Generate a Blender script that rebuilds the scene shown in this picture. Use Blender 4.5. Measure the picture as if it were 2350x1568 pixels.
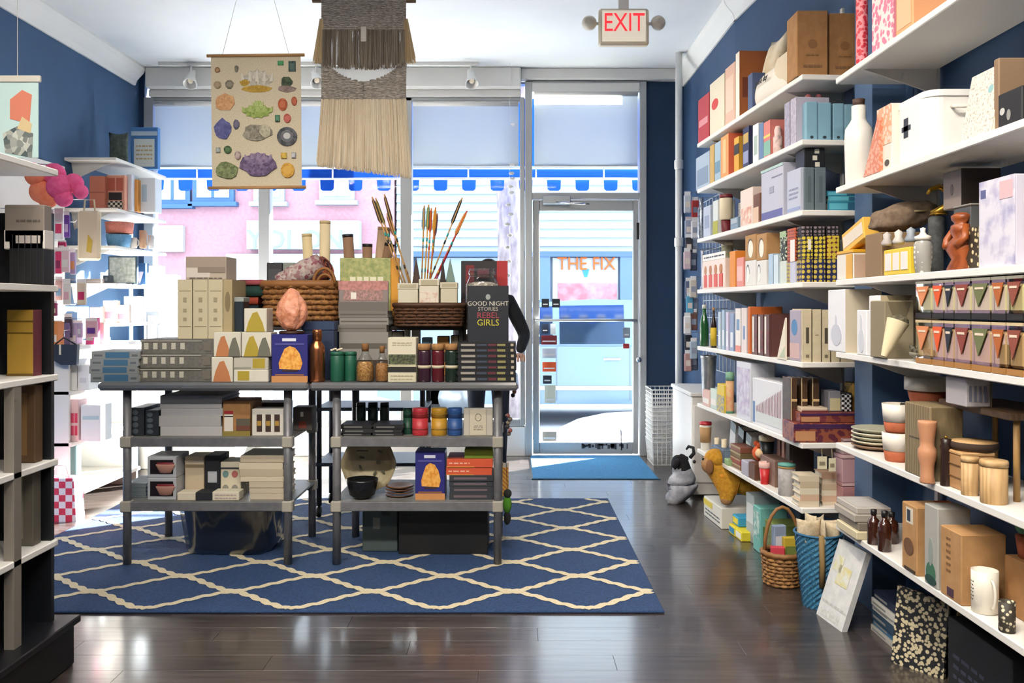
import bpy, bmesh, math, random
from mathutils import Vector, Matrix
random.seed(7)
R = math.radians
for o in list(bpy.data.objects): bpy.data.objects.remove(o)
scene = bpy.context.scene
C = scene.collection
# ------------------------------------------------------------------ camera
F, CX, HY, CZ = 2000.0, 1175.0, 706.0, 1.23      # focal length in pixels of the 2350 px frame, horizon row, eye height
cd = bpy.data.cameras.new('camera'); cam = bpy.data.objects.new('camera', cd); C.objects.link(cam)
cam.location = (0, 0, CZ); cam.rotation_euler = (R(90), 0, 0)
cd.sensor_fit = 'HORIZONTAL'; cd.sensor_width = 36.0; cd.lens = 36.0 * F / 2350.0
cd.shift_y = -(784.0 - HY) / 2350.0
cd.clip_start = 0.05; cd.clip_end = 200
scene.camera = cam
# ------------------------------------------------------------------ sky, sun, exposure
w = bpy.data.worlds.new('sky'); scene.world = w; w.use_nodes = True
bg = w.node_tree.nodes['Background']; bg.inputs[0].default_value = (0.80, 0.90, 1.0, 1); bg.inputs[1].default_value = 1.5
sd = bpy.data.lights.new('sun', 'SUN'); sd.energy = 50.0; sd.angle = R(0.6); sd.color = (1.0, 0.97, 0.93)
sun = bpy.data.objects.new('sun', sd); C.objects.link(sun)
sun.rotation_euler = Vector((1.0, 0.75, 0.40)).to_track_quat('Z', 'Y').to_euler(); sun.location = (8, 14, 9)
vs = scene.view_settings
vs.view_transform = 'Standard'; vs.look = 'None'; vs.gamma = 1.0; vs.use_curve_mapping = False; vs.exposure = 1.6
LAMP = 9.0                                      # watts of one ceiling spot
cy = scene.cycles; cy.max_bounces = 6; cy.diffuse_bounces = 3; cy.glossy_bounces = 3; cy.transmission_bounces = 4; cy.transparent_max_bounces = 10; cy.caustics_reflective = False; cy.caustics_refractive = False; cy.adaptive_threshold = .07; cy.adaptive_min_samples = 16; cy.sample_clamp_indirect = 6.0
# ------------------------------------------------------------------ materials
def lin(h):
    h = h.lstrip('#'); v = [int(h[i:i+2], 16) / 255 for i in (0, 2, 4)]
    return tuple(x / 12.92 if x <= .04045 else ((x + .055) / 1.055) ** 2.4 for x in v) + (1,)
_mc = {}
def pm(c, c2=None, pat=None, sc=20.0, rough=.6, metal=0.0, bump=0.0, tr=0.0, emit=0.0, spec=.5, st=(1, 1, 1), th=.5, alpha=1.0, rnd=0.0, coat=0.0):
    k = (c, c2, pat, sc, rough, metal, bump, tr, emit, spec, st, th, alpha, rnd, coat)
    if k in _mc: return _mc[k]
    m = bpy.data.materials.new((pat or 'plain') + '_' + c.lstrip('#')); m.use_nodes = True
    nt = m.node_tree; N = nt.nodes; L = nt.links; b = N['Principled BSDF']
    b.inputs['Base Color'].default_value = lin(c); b.inputs['Roughness'].default_value = rough
    b.inputs['Metallic'].default_value = metal; b.inputs['Specular IOR Level'].default_value = spec
    if coat: b.inputs['Coat Weight'].default_value = coat; b.inputs['Coat Roughness'].default_value = .13
    if tr: b.inputs['Transmission Weight'].default_value = tr
    if alpha < 1: b.inputs['Alpha'].default_value = alpha
    if emit: b.inputs['Emission Color'].default_value = lin(c); b.inputs['Emission Strength'].default_value = emit
    fac = None
    if pat:
        tc = N.new('ShaderNodeTexCoord'); mp = N.new('ShaderNodeMapping'); mp.inputs['Scale'].default_value = [sc * s for s in st]
        L.new(tc.outputs['Object'], mp.inputs[0]); co = mp.outputs[0]
        def ramp(src, a, b_):
            r = N.new('ShaderNodeValToRGB'); r.color_ramp.elements[0].position = a; r.color_ramp.elements[1].position = b_
            L.new(src, r.inputs[0]); return r.outputs[0]
        if pat == 'noise':
            t = N.new('ShaderNodeTexNoise'); t.inputs['Scale'].default_value = 1; t.inputs['Detail'].default_value = 5
            L.new(co, t.inputs[0]); fac = ramp(t.outputs[0], th - .12, th + .12)
        elif pat == 'dots':
            t = N.new('ShaderNodeTexVoronoi'); t.inputs['Scale'].default_value = 1; t.inputs['Randomness'].default_value = .15
            L.new(co, t.inputs[0]); fac = ramp(t.outputs[0], th - .03, th + .03)
        elif pat == 'vor':
            t = N.new('ShaderNodeTexVoronoi'); t.inputs['Scale'].default_value = 1
            L.new(co, t.inputs[0]); fac = ramp(t.outputs[0], th - .05, th + .05)
        elif pat == 'cells':
            t = N.new('ShaderNodeTexVoronoi'); t.inputs['Scale'].default_value = 1
            L.new(co, t.inputs[0]); fac = t.outputs[1]
        elif pat == 'check':
            t = N.new('ShaderNodeTexChecker'); t.inputs['Scale'].default_value = 1
            t.inputs[1].default_value = (0, 0, 0, 1); t.inputs[2].default_value = (1, 1, 1, 1); L.new(co, t.inputs[0]); fac = t.outputs[0]
        elif pat in ('stripe', 'wood'):
            t = N.new('ShaderNodeTexWave'); t.inputs['Scale'].default_value = 1; t.bands_direction = 'DIAGONAL' if pat == 'stripe' else 'X'
            if pat == 'wood': t.inputs['Distortion'].default_value = 6; t.inputs['Detail'].default_value = 3; t.inputs['Detail Scale'].default_value = 1.5
            L.new(co, t.inputs[0]); fac = ramp(t.outputs[0], th - .25, th + .25) if pat == 'stripe' else t.outputs[0]
        if pat == 'cells':
            mx = N.new('ShaderNodeMix'); mx.data_type = 'RGBA'; mx.blend_type = 'MIX'
            hs = N.new('ShaderNodeSeparateColor'); L.new(fac, hs.inputs[0]); L.new(hs.outputs[0], mx.inputs[0])
            mx.inputs[6].default_value = lin(c); mx.inputs[7].default_value = lin(c2 or c); fac = hs.outputs[0]
        else:
            mx = N.new('ShaderNodeMix'); mx.data_type = 'RGBA'; L.new(fac, mx.inputs[0])
            mx.inputs[6].default_value = lin(c); mx.inputs[7].default_value = lin(c2 or c)
        L.new(mx.outputs[2], b.inputs['Base Color'])
        if bump:
            bp = N.new('ShaderNodeBump'); bp.inputs['Strength'].default_value = bump; bp.inputs['Distance'].default_value = .004
            L.new(fac, bp.inputs['Height']); L.new(bp.outputs[0], b.inputs['Normal'])
    if rnd:
        oi = N.new('ShaderNodeObjectInfo'); hv = N.new('ShaderNodeHueSaturation'); mr = N.new('ShaderNodeMapRange')
        mr.inputs[3].default_value = 1 - rnd; mr.inputs[4].default_value = 1 + rnd
        L.new(oi.outputs['Random'], mr.inputs[0]); L.new(mr.outputs[0], hv.inputs['Value'])
        ln = b.inputs['Base Color'].links
        if ln: L.new(ln[0].from_socket, hv.inputs['Color'])
        else: hv.inputs['Color'].default_value = lin(c)
        L.new(hv.outputs[0], b.inputs['Base Color'])
    _mc[k] = m
    return m
def glass(name, tint=(1, 1, 1, 1), f=.08, rough=.02):
    m = bpy.data.materials.new(name); m.use_nodes = True; nt = m.node_tree; N = nt.nodes; L = nt.links
    N.remove(N['Principled BSDF']); t = N.new('ShaderNodeBsdfTransparent'); t.inputs[0].default_value = tint
    g = N.new('ShaderNodeBsdfGlossy'); g.inputs['Roughness'].default_value = rough
    lw = N.new('ShaderNodeLayerWeight'); lw.inputs[0].default_value = f
    mx = N.new('ShaderNodeMixShader'); L.new(lw.outputs[1], mx.inputs[0]); L.new(t.outputs[0], mx.inputs[1]); L.new(g.outputs[0], mx.inputs[2])
    L.new(mx.outputs[0], N['Material Output'].inputs[0]); return m
def cloth_light(name, c, dif=.5):
    m = bpy.data.materials.new(name); m.use_nodes = True; nt = m.node_tree; N = nt.nodes; L = nt.links
    N.remove(N['Principled BSDF']); d = N.new('ShaderNodeBsdfDiffuse'); t = N.new('ShaderNodeBsdfTranslucent')
    d.inputs[0].default_value = lin(c); t.inputs[0].default_value = lin(c); mx = N.new('ShaderNodeMixShader'); mx.inputs[0].default_value = dif
    L.new(d.outputs[0], mx.inputs[1]); L.new(t.outputs[0], mx.inputs[2]); L.new(mx.outputs[0], N['Material Output'].inputs[0]); return m
G = dict(
    glass=glass('window_glass', (.96, .98, .98, 1)), cup=glass('clear_jar_glass', (.93, .95, .95, 1), f=.2), film=glass('clear_plastic', (.86, .88, .9, 1), f=.35, rough=.14),
    shade=cloth_light('roller_shade_cloth', '#dcdfcf', .5), awn=cloth_light('awning_canvas', '#1c48a4', .08),
    steel=pm('#9aa0a4', rough=.35, metal=.85), alu=pm('#b4b6b6', rough=.45, metal=.35), wt=pm('#eeece8', rough=.5), chrome=pm('#d8d8d8', rough=.15, metal=1.0),
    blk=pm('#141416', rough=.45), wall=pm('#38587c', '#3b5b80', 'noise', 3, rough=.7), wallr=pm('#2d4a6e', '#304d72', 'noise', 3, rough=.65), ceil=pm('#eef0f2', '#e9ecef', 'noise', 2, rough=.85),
    post=pm('#77777a', '#6c6c6f', 'noise', 30, rough=.45, metal=.25), kraft=pm('#b58a5a', '#ab8052', 'noise', 25, rough=.8), kraft2=pm('#a5784a', '#9a6e42', 'noise', 25, rough=.8),
    wick=pm('#a4713c', '#6e4521', 'noise', 60, rough=.7), wickd=pm('#5f3a20', '#3c2312', 'noise', 80, rough=.7), wood=pm('#c69c6a', '#a97e4e', 'wood', 14, rough=.55, st=(1, 1, .15)),
    woodd=pm('#6a4630', '#4d3120', 'wood', 14, rough=.5), cream=pm('#e6dcc6', rough=.75), paper=pm('#e9e3d4', '#d8d0bd', 'noise', 120, rough=.9), linen=pm('#d9cdb4', '#c9bb9d', 'noise', 200, rough=.95),
    gold=pm('#c79a3e', rough=.3, metal=.9), copper=pm('#b9744c', rough=.25, metal=.95), terra=pm('#b4603c', '#a65535', 'noise', 30, rough=.75))
def M(c):
    if isinstance(c, str): return pm(c) if c[0] == '#' else G[c]
    return c
# ------------------------------------------------------------------ mesh building
class B:
    def __init__(s): s.v = []; s.f = []; s.m = []; s.sm = []
    def add(s, vs, fs, m=0, sm=False):
        k = len(s.v); s.v += [tuple(p) for p in vs]; s.f += [tuple(k + i for i in f) for f in fs]; s.m += [m] * len(fs); s.sm += [sm] * len(fs); return s
    def box(s, x0, x1, y0, y1, z0, z1, c=0.0, m=0):
        c = min(c, (x1 - x0) * .45, (y1 - y0) * .45, (z1 - z0) * .45)
        if c <= 0:
            return s.add([(x0, y0, z0), (x1, y0, z0), (x1, y1, z0), (x0, y1, z0), (x0, y0, z1), (x1, y0, z1), (x1, y1, z1), (x0, y1, z1)],
                         [(0, 3, 2, 1), (4, 5, 6, 7), (0, 1, 5, 4), (1, 2, 6, 5), (2, 3, 7, 6), (3, 0, 4, 7)], m)
        X, Y, Z = (x0, x1), (y0, y1), (z0, z1); v = []; ix = {}
        for i in (0, 1):
            for j in (0, 1):
                for k in (0, 1):
                    sx, sy, sz = c * (1 - 2 * i), c * (1 - 2 * j), c * (1 - 2 * k)
                    for a, p in enumerate(((X[i], Y[j] + sy, Z[k] + sz), (X[i] + sx, Y[j], Z[k] + sz), (X[i] + sx, Y[j] + sy, Z[k]))):
                        ix[i, j, k, a] = len(v); v.append(p)
        f = []
        for i in (0, 1):
            q = [ix[i, 0, 0, 0], ix[i, 1, 0, 0], ix[i, 1, 1, 0], ix[i, 0, 1, 0]]; f.append(q if i else q[::-1])
            q = [ix[0, i, 0, 1], ix[1, i, 0, 1], ix[1, i, 1, 1], ix[0, i, 1, 1]]; f.append(q[::-1] if i else q)
            q = [ix[0, 0, i, 2], ix[1, 0, i, 2], ix[1, 1, i, 2], ix[0, 1, i, 2]]; f.append(q if i else q[::-1])
        for a in (0, 1):
            for b_ in (0, 1):
                q = [ix[a, b_, 0, 0], ix[a, b_, 0, 1], ix[a, b_, 1, 1], ix[a, b_, 1, 0]]; f.append(q)
                q = [ix[a, 0, b_, 0], ix[a, 0, b_, 2], ix[a, 1, b_, 2], ix[a, 1, b_, 0]]; f.append(q)
                q = [ix[0, a, b_, 1], ix[0, a, b_, 2], ix[1, a, b_, 2], ix[1, a, b_, 1]]; f.append(q)
        for i in (0, 1):
            for j in (0, 1):
                for k in (0, 1): f.append([ix[i, j, k, 0], ix[i, j, k, 1], ix[i, j, k, 2]])
        cen = Vector(((x0 + x1) / 2, (y0 + y1) / 2, (z0 + z1) / 2)); out = []
        for q in f:
            p = [Vector(v[i]) for i in q]; n = (p[1] - p[0]).cross(p[2] - p[0])
            out.append(q if n.dot(sum(p, Vector()) / len(p) - cen) > 0 else q[::-1])
        return s.add(v, out, m)
    def lathe(s, pr, seg=20, cx=0, cy=0, m=0, sq=1.0, sm=True):
        v = []; n = len(pr)
        for r, z in pr:
            for k in range(seg):
                a = 2 * math.pi * k / seg; v.append((cx + r * math.cos(a), cy + r * math.sin(a) * sq, z))
        f = [(i * seg + k, i * seg + (k + 1) % seg, (i + 1) * seg + (k + 1) % seg, (i + 1) * seg + k) for i in range(n - 1) for k in range(seg)]
        s.add(v, f, m, sm); k0 = len(s.v) - len(v)
        if pr[0][0] > 1e-5: s.f.append(tuple(k0 + k for k in range(seg))[::-1]); s.m.append(m); s.sm.append(False)
        if pr[-1][0] > 1e-5: s.f.append(tuple(k0 + (n - 1) * seg + k for k in range(seg))); s.m.append(m); s.sm.append(False)
        return s
    def tube(s, pts, r, seg=8, m=0, cap=True):
        P = [Vector(p) for p in pts]; n = len(P); rs = r if isinstance(r, (list, tuple)) else [r] * n
        v = []; up = None
        for i, p in enumerate(P):
            d = (P[min(i + 1, n - 1)] - P[max(i - 1, 0)]).normalized()
            if up is None: up = Vector((0, 0, 1)) if abs(d.z) < .9 else Vector((1, 0, 0))
            a = d.cross(up).normalized(); b_ = a.cross(d).normalized(); up = b_
            for k in range(seg):
                t = 2 * math.pi * k / seg; v.append(p + (a * math.cos(t) + b_ * math.sin(t)) * rs[i])
        f = [(i * seg + k, (i + 1) * seg + k, (i + 1) * seg + (k + 1) % seg, i * seg + (k + 1) % seg) for i in range(n - 1) for k in range(seg)]
        if cap: f += [tuple(range(seg)), tuple((n - 1) * seg + k for k in range(seg))[::-1]]
        return s.add(v, f, m, seg > 4)
    def prism(s, pts, y0, y1, m=0, ax='y'):
        n = len(pts)
        if ax == 'y': v = [(x, y0, z) for x, z in pts] + [(x, y1, z) for x, z in pts]
        elif ax == 'x': v = [(y0, x, z) for x, z in pts] + [(y1, x, z) for x, z in pts]
        else: v = [(x, z, y0) for x, z in pts] + [(x, z, y1) for x, z in pts]
        return s.add(v, [tuple(range(n)), tuple(range(2 * n - 1, n - 1, -1))] + [(i, i + n, (i + 1) % n + n, (i + 1) % n) for i in range(n)], m)
    def ball(s, c, r, m=0, seg=14, rings=9):
        rx, ry, rz = r if isinstance(r, tuple) else (r, r, r); v = []
        for i in range(rings + 1):
            t = math.pi * i / rings
            for k in range(seg):
                a = 2 * math.pi * k / seg; v.append((c[0] + rx * math.sin(t) * math.cos(a), c[1] + ry * math.sin(t) * math.sin(a), c[2] - rz * math.cos(t)))
        return s.add(v, [(i * seg + k, i * seg + (k + 1) % seg, (i + 1) * seg + (k + 1) % seg, (i + 1) * seg + k) for i in range(rings) for k in range(seg)], m, True)
    def build(s, name, mats, par=None, loc=None, rz=0.0, fix=False):
        me = bpy.data.meshes.new(name); me.from_pydata(s.v, [], s.f)
        for q in (mats if isinstance(mats, (list, tuple)) else [mats]): me.materials.append(M(q))
        me.polygons.foreach_set('material_index', s.m); me.polygons.foreach_set('use_smooth', s.sm)
        if fix:
            bm = bmesh.new(); bm.from_mesh(me); bmesh.ops.remove_doubles(bm, verts=bm.verts, dist=1e-5); bmesh.ops.recalc_face_normals(bm, faces=bm.faces); bm.to_mesh(me); bm.free()
        o = bpy.data.objects.new(name, me); C.objects.link(o)
        if par: o.parent = par
        if loc: o.location = loc
        if rz: o.rotation_euler.z = rz
        return o
def tag(o, label, cat, grp=None):
    o['label'] = label; o['category'] = cat
    if grp: o['group'] = grp
    return o
def thing(name, label, cat, loc=(0, 0, 0), rz=0.0, grp=None):
    o = bpy.data.objects.new(name, None); o.empty_display_size = .05; C.objects.link(o); o.location = loc; o.rotation_euler.z = rz
    return tag(o, label, cat, grp)
def struct(o): o['kind'] = 'structure'; return o
def stuff(o): o['kind'] = 'stuff'; return o
def copy_tree(o, par=None):
    c = o.copy(); C.objects.link(c); c.parent = par
    for ch in list(o.children): copy_tree(ch, c)
    return c
def text(name, txt, size, mt, par, loc, rot=(R(90), 0, 0), ex=.001, al='CENTER', sx=1.0):
    cu = bpy.data.curves.new('t', 'FONT'); cu.body = txt; cu.size = size; cu.extrude = ex; cu.align_x = al; cu.align_y = 'CENTER'; cu.resolution_u = 2
    t = bpy.data.objects.new('t', cu); C.objects.link(t)
    dg = bpy.context.evaluated_depsgraph_get(); me = bpy.data.meshes.new_from_object(t.evaluated_get(dg)); bpy.data.objects.remove(t); bpy.data.curves.remove(cu)
    me.materials.clear(); me.materials.append(M(mt)); o = bpy.data.objects.new(name, me); C.objects.link(o)
    o.parent = par; o.location = loc; o.rotation_euler = rot; o.scale = (sx, 1, 1); return o
def X(px, Y): return (px - CX) * Y / F
def Z(py, Y): return CZ + (HY - py) * Y / F
class P:                                          # a place: centre of the front bottom edge, turn, width, height
    def __init__(s, loc, rz, w, h): s.loc = loc; s.rz = rz; s.w = w; s.h = h
class T:                                          # things that face the door aisle (front at depth Y, standing at height z)
    def __init__(s, Y, z): s.Y = Y; s.z = z
    def at(s, a, b, top, z=None, dy=0.0):
        Y = s.Y + dy; z = s.z if z is None else z; x0, x1 = X(a, Y), X(b, Y)
        return P(((x0 + x1) / 2, Y, z), 0.0, x1 - x0, max(.008, Z(top, Y) - z))
class S:                                          # one board of the wall shelving (far front corner, near front corner, height)
    def __init__(s, far, near, z):
        s.o = Vector(far); s.n = Vector(near); d = s.n - s.o; s.L = d.length; s.u = d / s.L; s.v = Vector((-s.u.y, s.u.x)); s.z = z
        s.rz = math.atan2(s.u.y, s.u.x)
    def at(s, a, b, top, ins=.012, z=None):
        o = s.o + s.v * ins; z = s.z if z is None else z
        def t(px):
            k = (px - CX) / F; return (k * o.y - o.x) / (s.u.x - k * s.u.y)
        t0, t1 = t(a), t(b); c = o + s.u * (t0 + t1) / 2; Yn = (o + s.u * t1).y
        return P((c.x, c.y, z), s.rz, t1 - t0, max(.008, Z(top, Yn) - z))
    def rd(s, a, b, top, ins=.012, z=None):       # a round thing seen between two pixel columns
        z = s.z if z is None else z; o0 = s.o + s.v * ins; k = ((a + b) / 2 - CX) / F
        t = (k * o0.y - o0.x) / (s.u.x - k * s.u.y); Y = (o0 + s.u * t).y; w = (b - a) * Y / F / 1.07
        for _ in range(2):
            o = o0 + s.v * w / 2; t = (k * o.y - o.x) / (s.u.x - k * s.u.y); Y = (o + s.u * t).y; w = (b - a) * Y / F / 1.07
        c = o0 + s.u * t
        return P((c.x, c.y, z), s.rz, w, max(.008, Z(top, Y) - z))
# ------------------------------------------------------------------ generic goods (front face at local y = 0, depth towards +y)
def prints(par, w, d, h, pr):
    for k_, p in enumerate(pr):
        e_ = .0012 + .0005 * k_
        if p[0] == 's':   _, a, b, c, e, mt = p; B().box(w / 2, w / 2 + e_, a * d, b * d, c * h, e * h).build('printed_panel', mt, par)
        elif p[0] == 't': _, a, b, c, e, mt = p; B().box(-w / 2 + a * w, -w / 2 + b * w, c * d, e * d, h, h + e_).build('printed_panel', mt, par)
        elif p[0] == 'e':                         # ellipse print on the front
            _, a, b, c, e, mt = p; x0, rx, z0, rz = (a + b) / 2 * w - w / 2, (b - a) / 2 * w, (c + e) / 2 * h, (e - c) / 2 * h
            B().prism([(x0 + rx * math.cos(i * .3927), z0 + rz * math.sin(i * .3927)) for i in range(16)], -e_, 0).build('printed_motif', mt, par)
        elif p[0] == 'v':                         # triangle pointing down on the front
            _, a, b, c, e, mt = p; B().prism([((a - .5) * w, e * h), (((a + b) / 2 - .5) * w, c * h), ((b - .5) * w, e * h)], -e_, 0).build('printed_motif', mt, par)
        elif p[0] == 'g':                         # faceted gem pointing up on the front
            _, a, b, c, e, mt = p; q = [(a, c), (b, c), (b - (b - a) * .12, c + (e - c) * .45), ((a + b) / 2 + (b - a) * .1, e), ((a + b) / 2 - (b - a) * .14, e - (e - c) * .06), (a + (b - a) * .14, c + (e - c) * .5)]
            B().prism([((x - .5) * w, z * h) for x, z in q], -e_, 0).build('printed_motif', mt, par)
        elif p[0] == 'l':                         # rows of print
            _, a, b, c, e, mt, n = p; m_ = B()
            for i in range(n):
                z = h * (c + (e - c) * (i + .3) / n); hh = h * (e - c) / n * .38
                xx = a
                while xx < b - .02:
                    ww = min(random.uniform(.06, .16), b - xx); m_.box((xx - .5) * w, (xx + ww - .5) * w, -e_, 0, z, z + hh); xx += ww + .03
            stuff(m_.build('printed_lines', mt, par))
        else: a, b, c, e, mt = p; B().box(-w / 2 + a * w, -w / 2 + b * w, -e_, 0, c * h, e * h).build('printed_panel', mt, par)
def turn(p, dr): return P(p.loc, p.rz + R(dr), p.w, p.h)
def carton(n, lab, cat, p, d, c, pr=(), grp=None, lid=None, ch=.003):
    t = thing(n, lab, cat, p.loc, p.rz, grp); w, h = p.w, p.h
    if lid:
        k = h * lid[0]; B().box(-w / 2 + .002, w / 2 - .002, .002, d - .002, 0, h - k, ch).build('box_body', c, t); B().box(-w / 2, w / 2, 0, d, h - k, h, ch).build('lid', lid[1], t)
    else: B().box(-w / 2, w / 2, 0, d, 0, h, ch).build('box_body', c, t)
    prints(t, w, d, h, pr); return t
def bk(n, lab, p, d, c, o='s', pg='paper', pr=(), grp=None, cat='book'):
    t = thing(n, lab, cat, p.loc, p.rz, grp); w, h = p.w, p.h; e = .0035; m = B(); q = B()
    if o == 's':   # spine to the front, standing
        m.box(-w/2, -w/2 + e, 0, d, 0, h).box(w/2 - e, w/2, 0, d, 0, h).box(-w/2, w/2, -.001, e, 0, h, .001); q.box(-w/2 + e, w/2 - e, e, d - .004, .003, h - .004)
    elif o == 'f': # cover to the front, standing
        m.box(-w/2, w/2, 0, e, 0, h).box(-w/2, w/2, d - e, d, 0, h).box(-w/2 - .001, -w/2 + e, 0, d, 0, h, .001); q.box(-w/2 + e, w/2 - .004, e, d - e, .003, h - .003)
    else:          # lying, spine to the front
        m.box(-w/2, w/2, 0, d, 0, e).box(-w/2, w/2, 0, d, h - e, h).box(-w/2, w/2, -.001, e, 0, h, .001); q.box(-w/2 + .004, w/2 - .004, e, d - .004, e, h - e)
    m.build('cover', c, t); q.build('page_block', pg, t); prints(t, w, d, h, pr); return t
def stack(n, lab, T_, a, b, tops, d, cols, grp, prf=None, pg='paper', jit=.006, cat='book', o='l'):
    z = None; last = None
    for i in range(len(tops)):                    # from the bottom up; tops = pixel rows of each top edge
        p = T_.at(a, b, tops[i], z=z); z = p.loc[2] + p.h
        p = P((p.loc[0] + random.uniform(-jit, jit), p.loc[1] + random.uniform(0, jit), p.loc[2]), p.rz, p.w, p.h)
        last = bk(n, lab[i] if isinstance(lab, list) else lab, p, d, cols[i % len(cols)], o, pg, prf(i) if prf else (), grp, cat)
    return z
def lt(n, lab, cat, p, parts, grp=None, seg=20, sq=1.0):
    t = thing(n, lab, cat, p.loc, p.rz, grp)
    for pn, pr, mt in parts: B().lathe([(r * p.w / 2, z * p.h) for r, z in pr], seg, 0, p.w / 2 * sq, sq=sq).build(pn, mt, t)
    return t
def mug(n, lab, p, c, grp=None, pr=None, side=1, seg=20):
    t = lt(n, lab, 'mug', p, [('cup', [(.72, 0), (.8, .02), (.82, .5), (.82, 1), (.76, 1), (.74, .1), (0, .08)], c)], grp, seg)
    r = p.w / 2 * .8; B().tube([(side * (r + (p.w * .22) * math.sin(a)), p.w / 2, p.h * (.5 - .33 * math.cos(a))) for a in [i * math.pi / 8 for i in range(9)]], p.w * .05, 6).build('handle', c, t)
    if pr: B().lathe([(p.w / 2 * .825, p.h * .25), (p.w / 2 * .825, p.h * .8)], seg, 0, p.w / 2).build('printed_band', pr, t)
    return t
def soft(n, lab, cat, p, d, c, grp=None, lean=0.0, pr=None):
    t = thing(n, lab, cat, p.loc, p.rz, grp); v = []; f = []; nx, nz = 10, 10
    for s in (0, 1):
        for i in range(nx + 1):
            for j in range(nz + 1):
                u, q = i / nx, j / nz; bul = (math.sin(math.pi * u) * math.sin(math.pi * q)) ** .45 * d / 2
                v.append(((u - .5) * p.w * (1 - .08 * math.sin(math.pi * q)), d / 2 + (bul if s else -bul) + lean * q * p.h, q * p.h * (1 - .06 * math.sin(math.pi * u)) + 0))
    k = (nx + 1) * (nz + 1)
    for s in (0, 1):
        for i in range(nx):
            for j in range(nz):
                a = s * k + i * (nz + 1) + j; q = (a, a + nz + 1, a + nz + 2, a + 1); f.append(q if not s else q[::-1])
    m = B(); m.add(v, f, 0, True); m.build('cushion', c, t, fix=True)
    if pr: text('lettering', pr[0], pr[1], pr[2], t, (0, -.012 + lean * p.h * .6, p.h * .58), rot=(R(90 - math.degrees(lean)), 0, 0))
    return t
# ================================================================== THE ROOM
YF = 7.26                                         # storefront plane
def zd(py): return Z(py, YF)
def xd(px): return X(px, YF)
fl = struct(B().box(-3.4, 1.9, -2.2, YF + .12, -.08, -.012).build('floor', pm('#1a1614', rough=.6)))
pl_m = pm('#453b36', '#2c2521', 'noise', 9, rough=.38, st=(.35, 5, 1), bump=.02, rnd=.2, spec=.9, coat=.8)
pb = B().box(-.6008, .6008, -.0648, .0648, -.012, 0, .0004)
pmesh = None; y = 2.3; r_ = 0
while y < 7.2:
    x = -4.4 + (r_ * .47) % 1.2
    while x < 1.75:
        if x < -3.35 - .8: x += 1.2026; continue
        if pmesh is None: o = pb.build('plank', pl_m, fl); pmesh = o.data
        else: o = bpy.data.objects.new('plank', pmesh); C.objects.link(o); o.parent = fl
        o.location = (x + .6, y + .065, 0); x += 1.2026
    y += .1305; r_ += 1
o = B().box(-3.3, 1.8, -2.1, 2.28, -.012, 0).build('plank_field', pl_m, fl); stuff(o)
struct(B().box(-3.4, 1.9, -2.2, YF + .1, 3.2, 3.3).build('ceiling', 'ceil'))
struct(B().box(-3.25, -3.1, -2.2, YF + .1, 0, 3.2).build('wall_left', 'wall'))
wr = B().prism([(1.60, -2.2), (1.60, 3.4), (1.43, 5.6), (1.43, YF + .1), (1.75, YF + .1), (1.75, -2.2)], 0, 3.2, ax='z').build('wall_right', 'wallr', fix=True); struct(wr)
struct(B().box(-3.4, 1.9, -2.3, -2.2, 0, 3.2).build('wall_back', pm('#b9b4aa', rough=.8)))
fw = B().box(xd(1482), 1.45, YF, YF + .12, 0, 3.2).box(-3.12, xd(334), YF - .02, YF + .12, 0, 3.2).box(-3.12, 1.45, YF + .02, YF + .12, zd(190), 3.2)
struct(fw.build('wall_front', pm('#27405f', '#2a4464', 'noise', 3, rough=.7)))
struct(B().box(xd(334), xd(1205), YF - .05, YF + .1, 0, .24, .004).build('wall_bulkhead', 'wt'))
crp = [(0, 0), (0, -.15), (.015, -.15), (.03, -.11), (.085, -.05), (.1, -.02), (.1, 0)]
struct(B().prism([(-3.1 + a, 3.2 + b) for a, b in crp], -2.2, YF - .12).build('trim_1', 'wt', fix=True))
struct(B().prism([(1.43 - a * .8, 3.2 + b * .9) for a, b in crp], 5.55, YF - .02).build('trim_2', 'wt', fix=True))
struct(B().prism([(1.60 - a * .8, 3.2 + b * .9) for a, b in crp], -2.2, 3.4).build('trim_3', 'wt', fix=True))
c4 = B().prism([(-a * .8, 3.2 + b * .9) for a, b in crp], 0, 2.22).build('trim_4', 'wt', fix=True); c4.location = (1.60, 3.38, 0); c4.rotation_euler.z = math.atan2(.17, 2.2); struct(c4)
# head casing over windows and door
struct(B().box(-3.0, xd(1195), YF - .14, YF, 3.03, 3.2, .01).box(-3.0, xd(1195), YF - .07, YF, zd(226), 3.03, .006).build('trim_5', 'wt'))
struct(B().box(xd(1195), 1.43, YF - .1, YF + .02, zd(188), 3.2, .006).build('trim_6', 'wt'))
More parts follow.
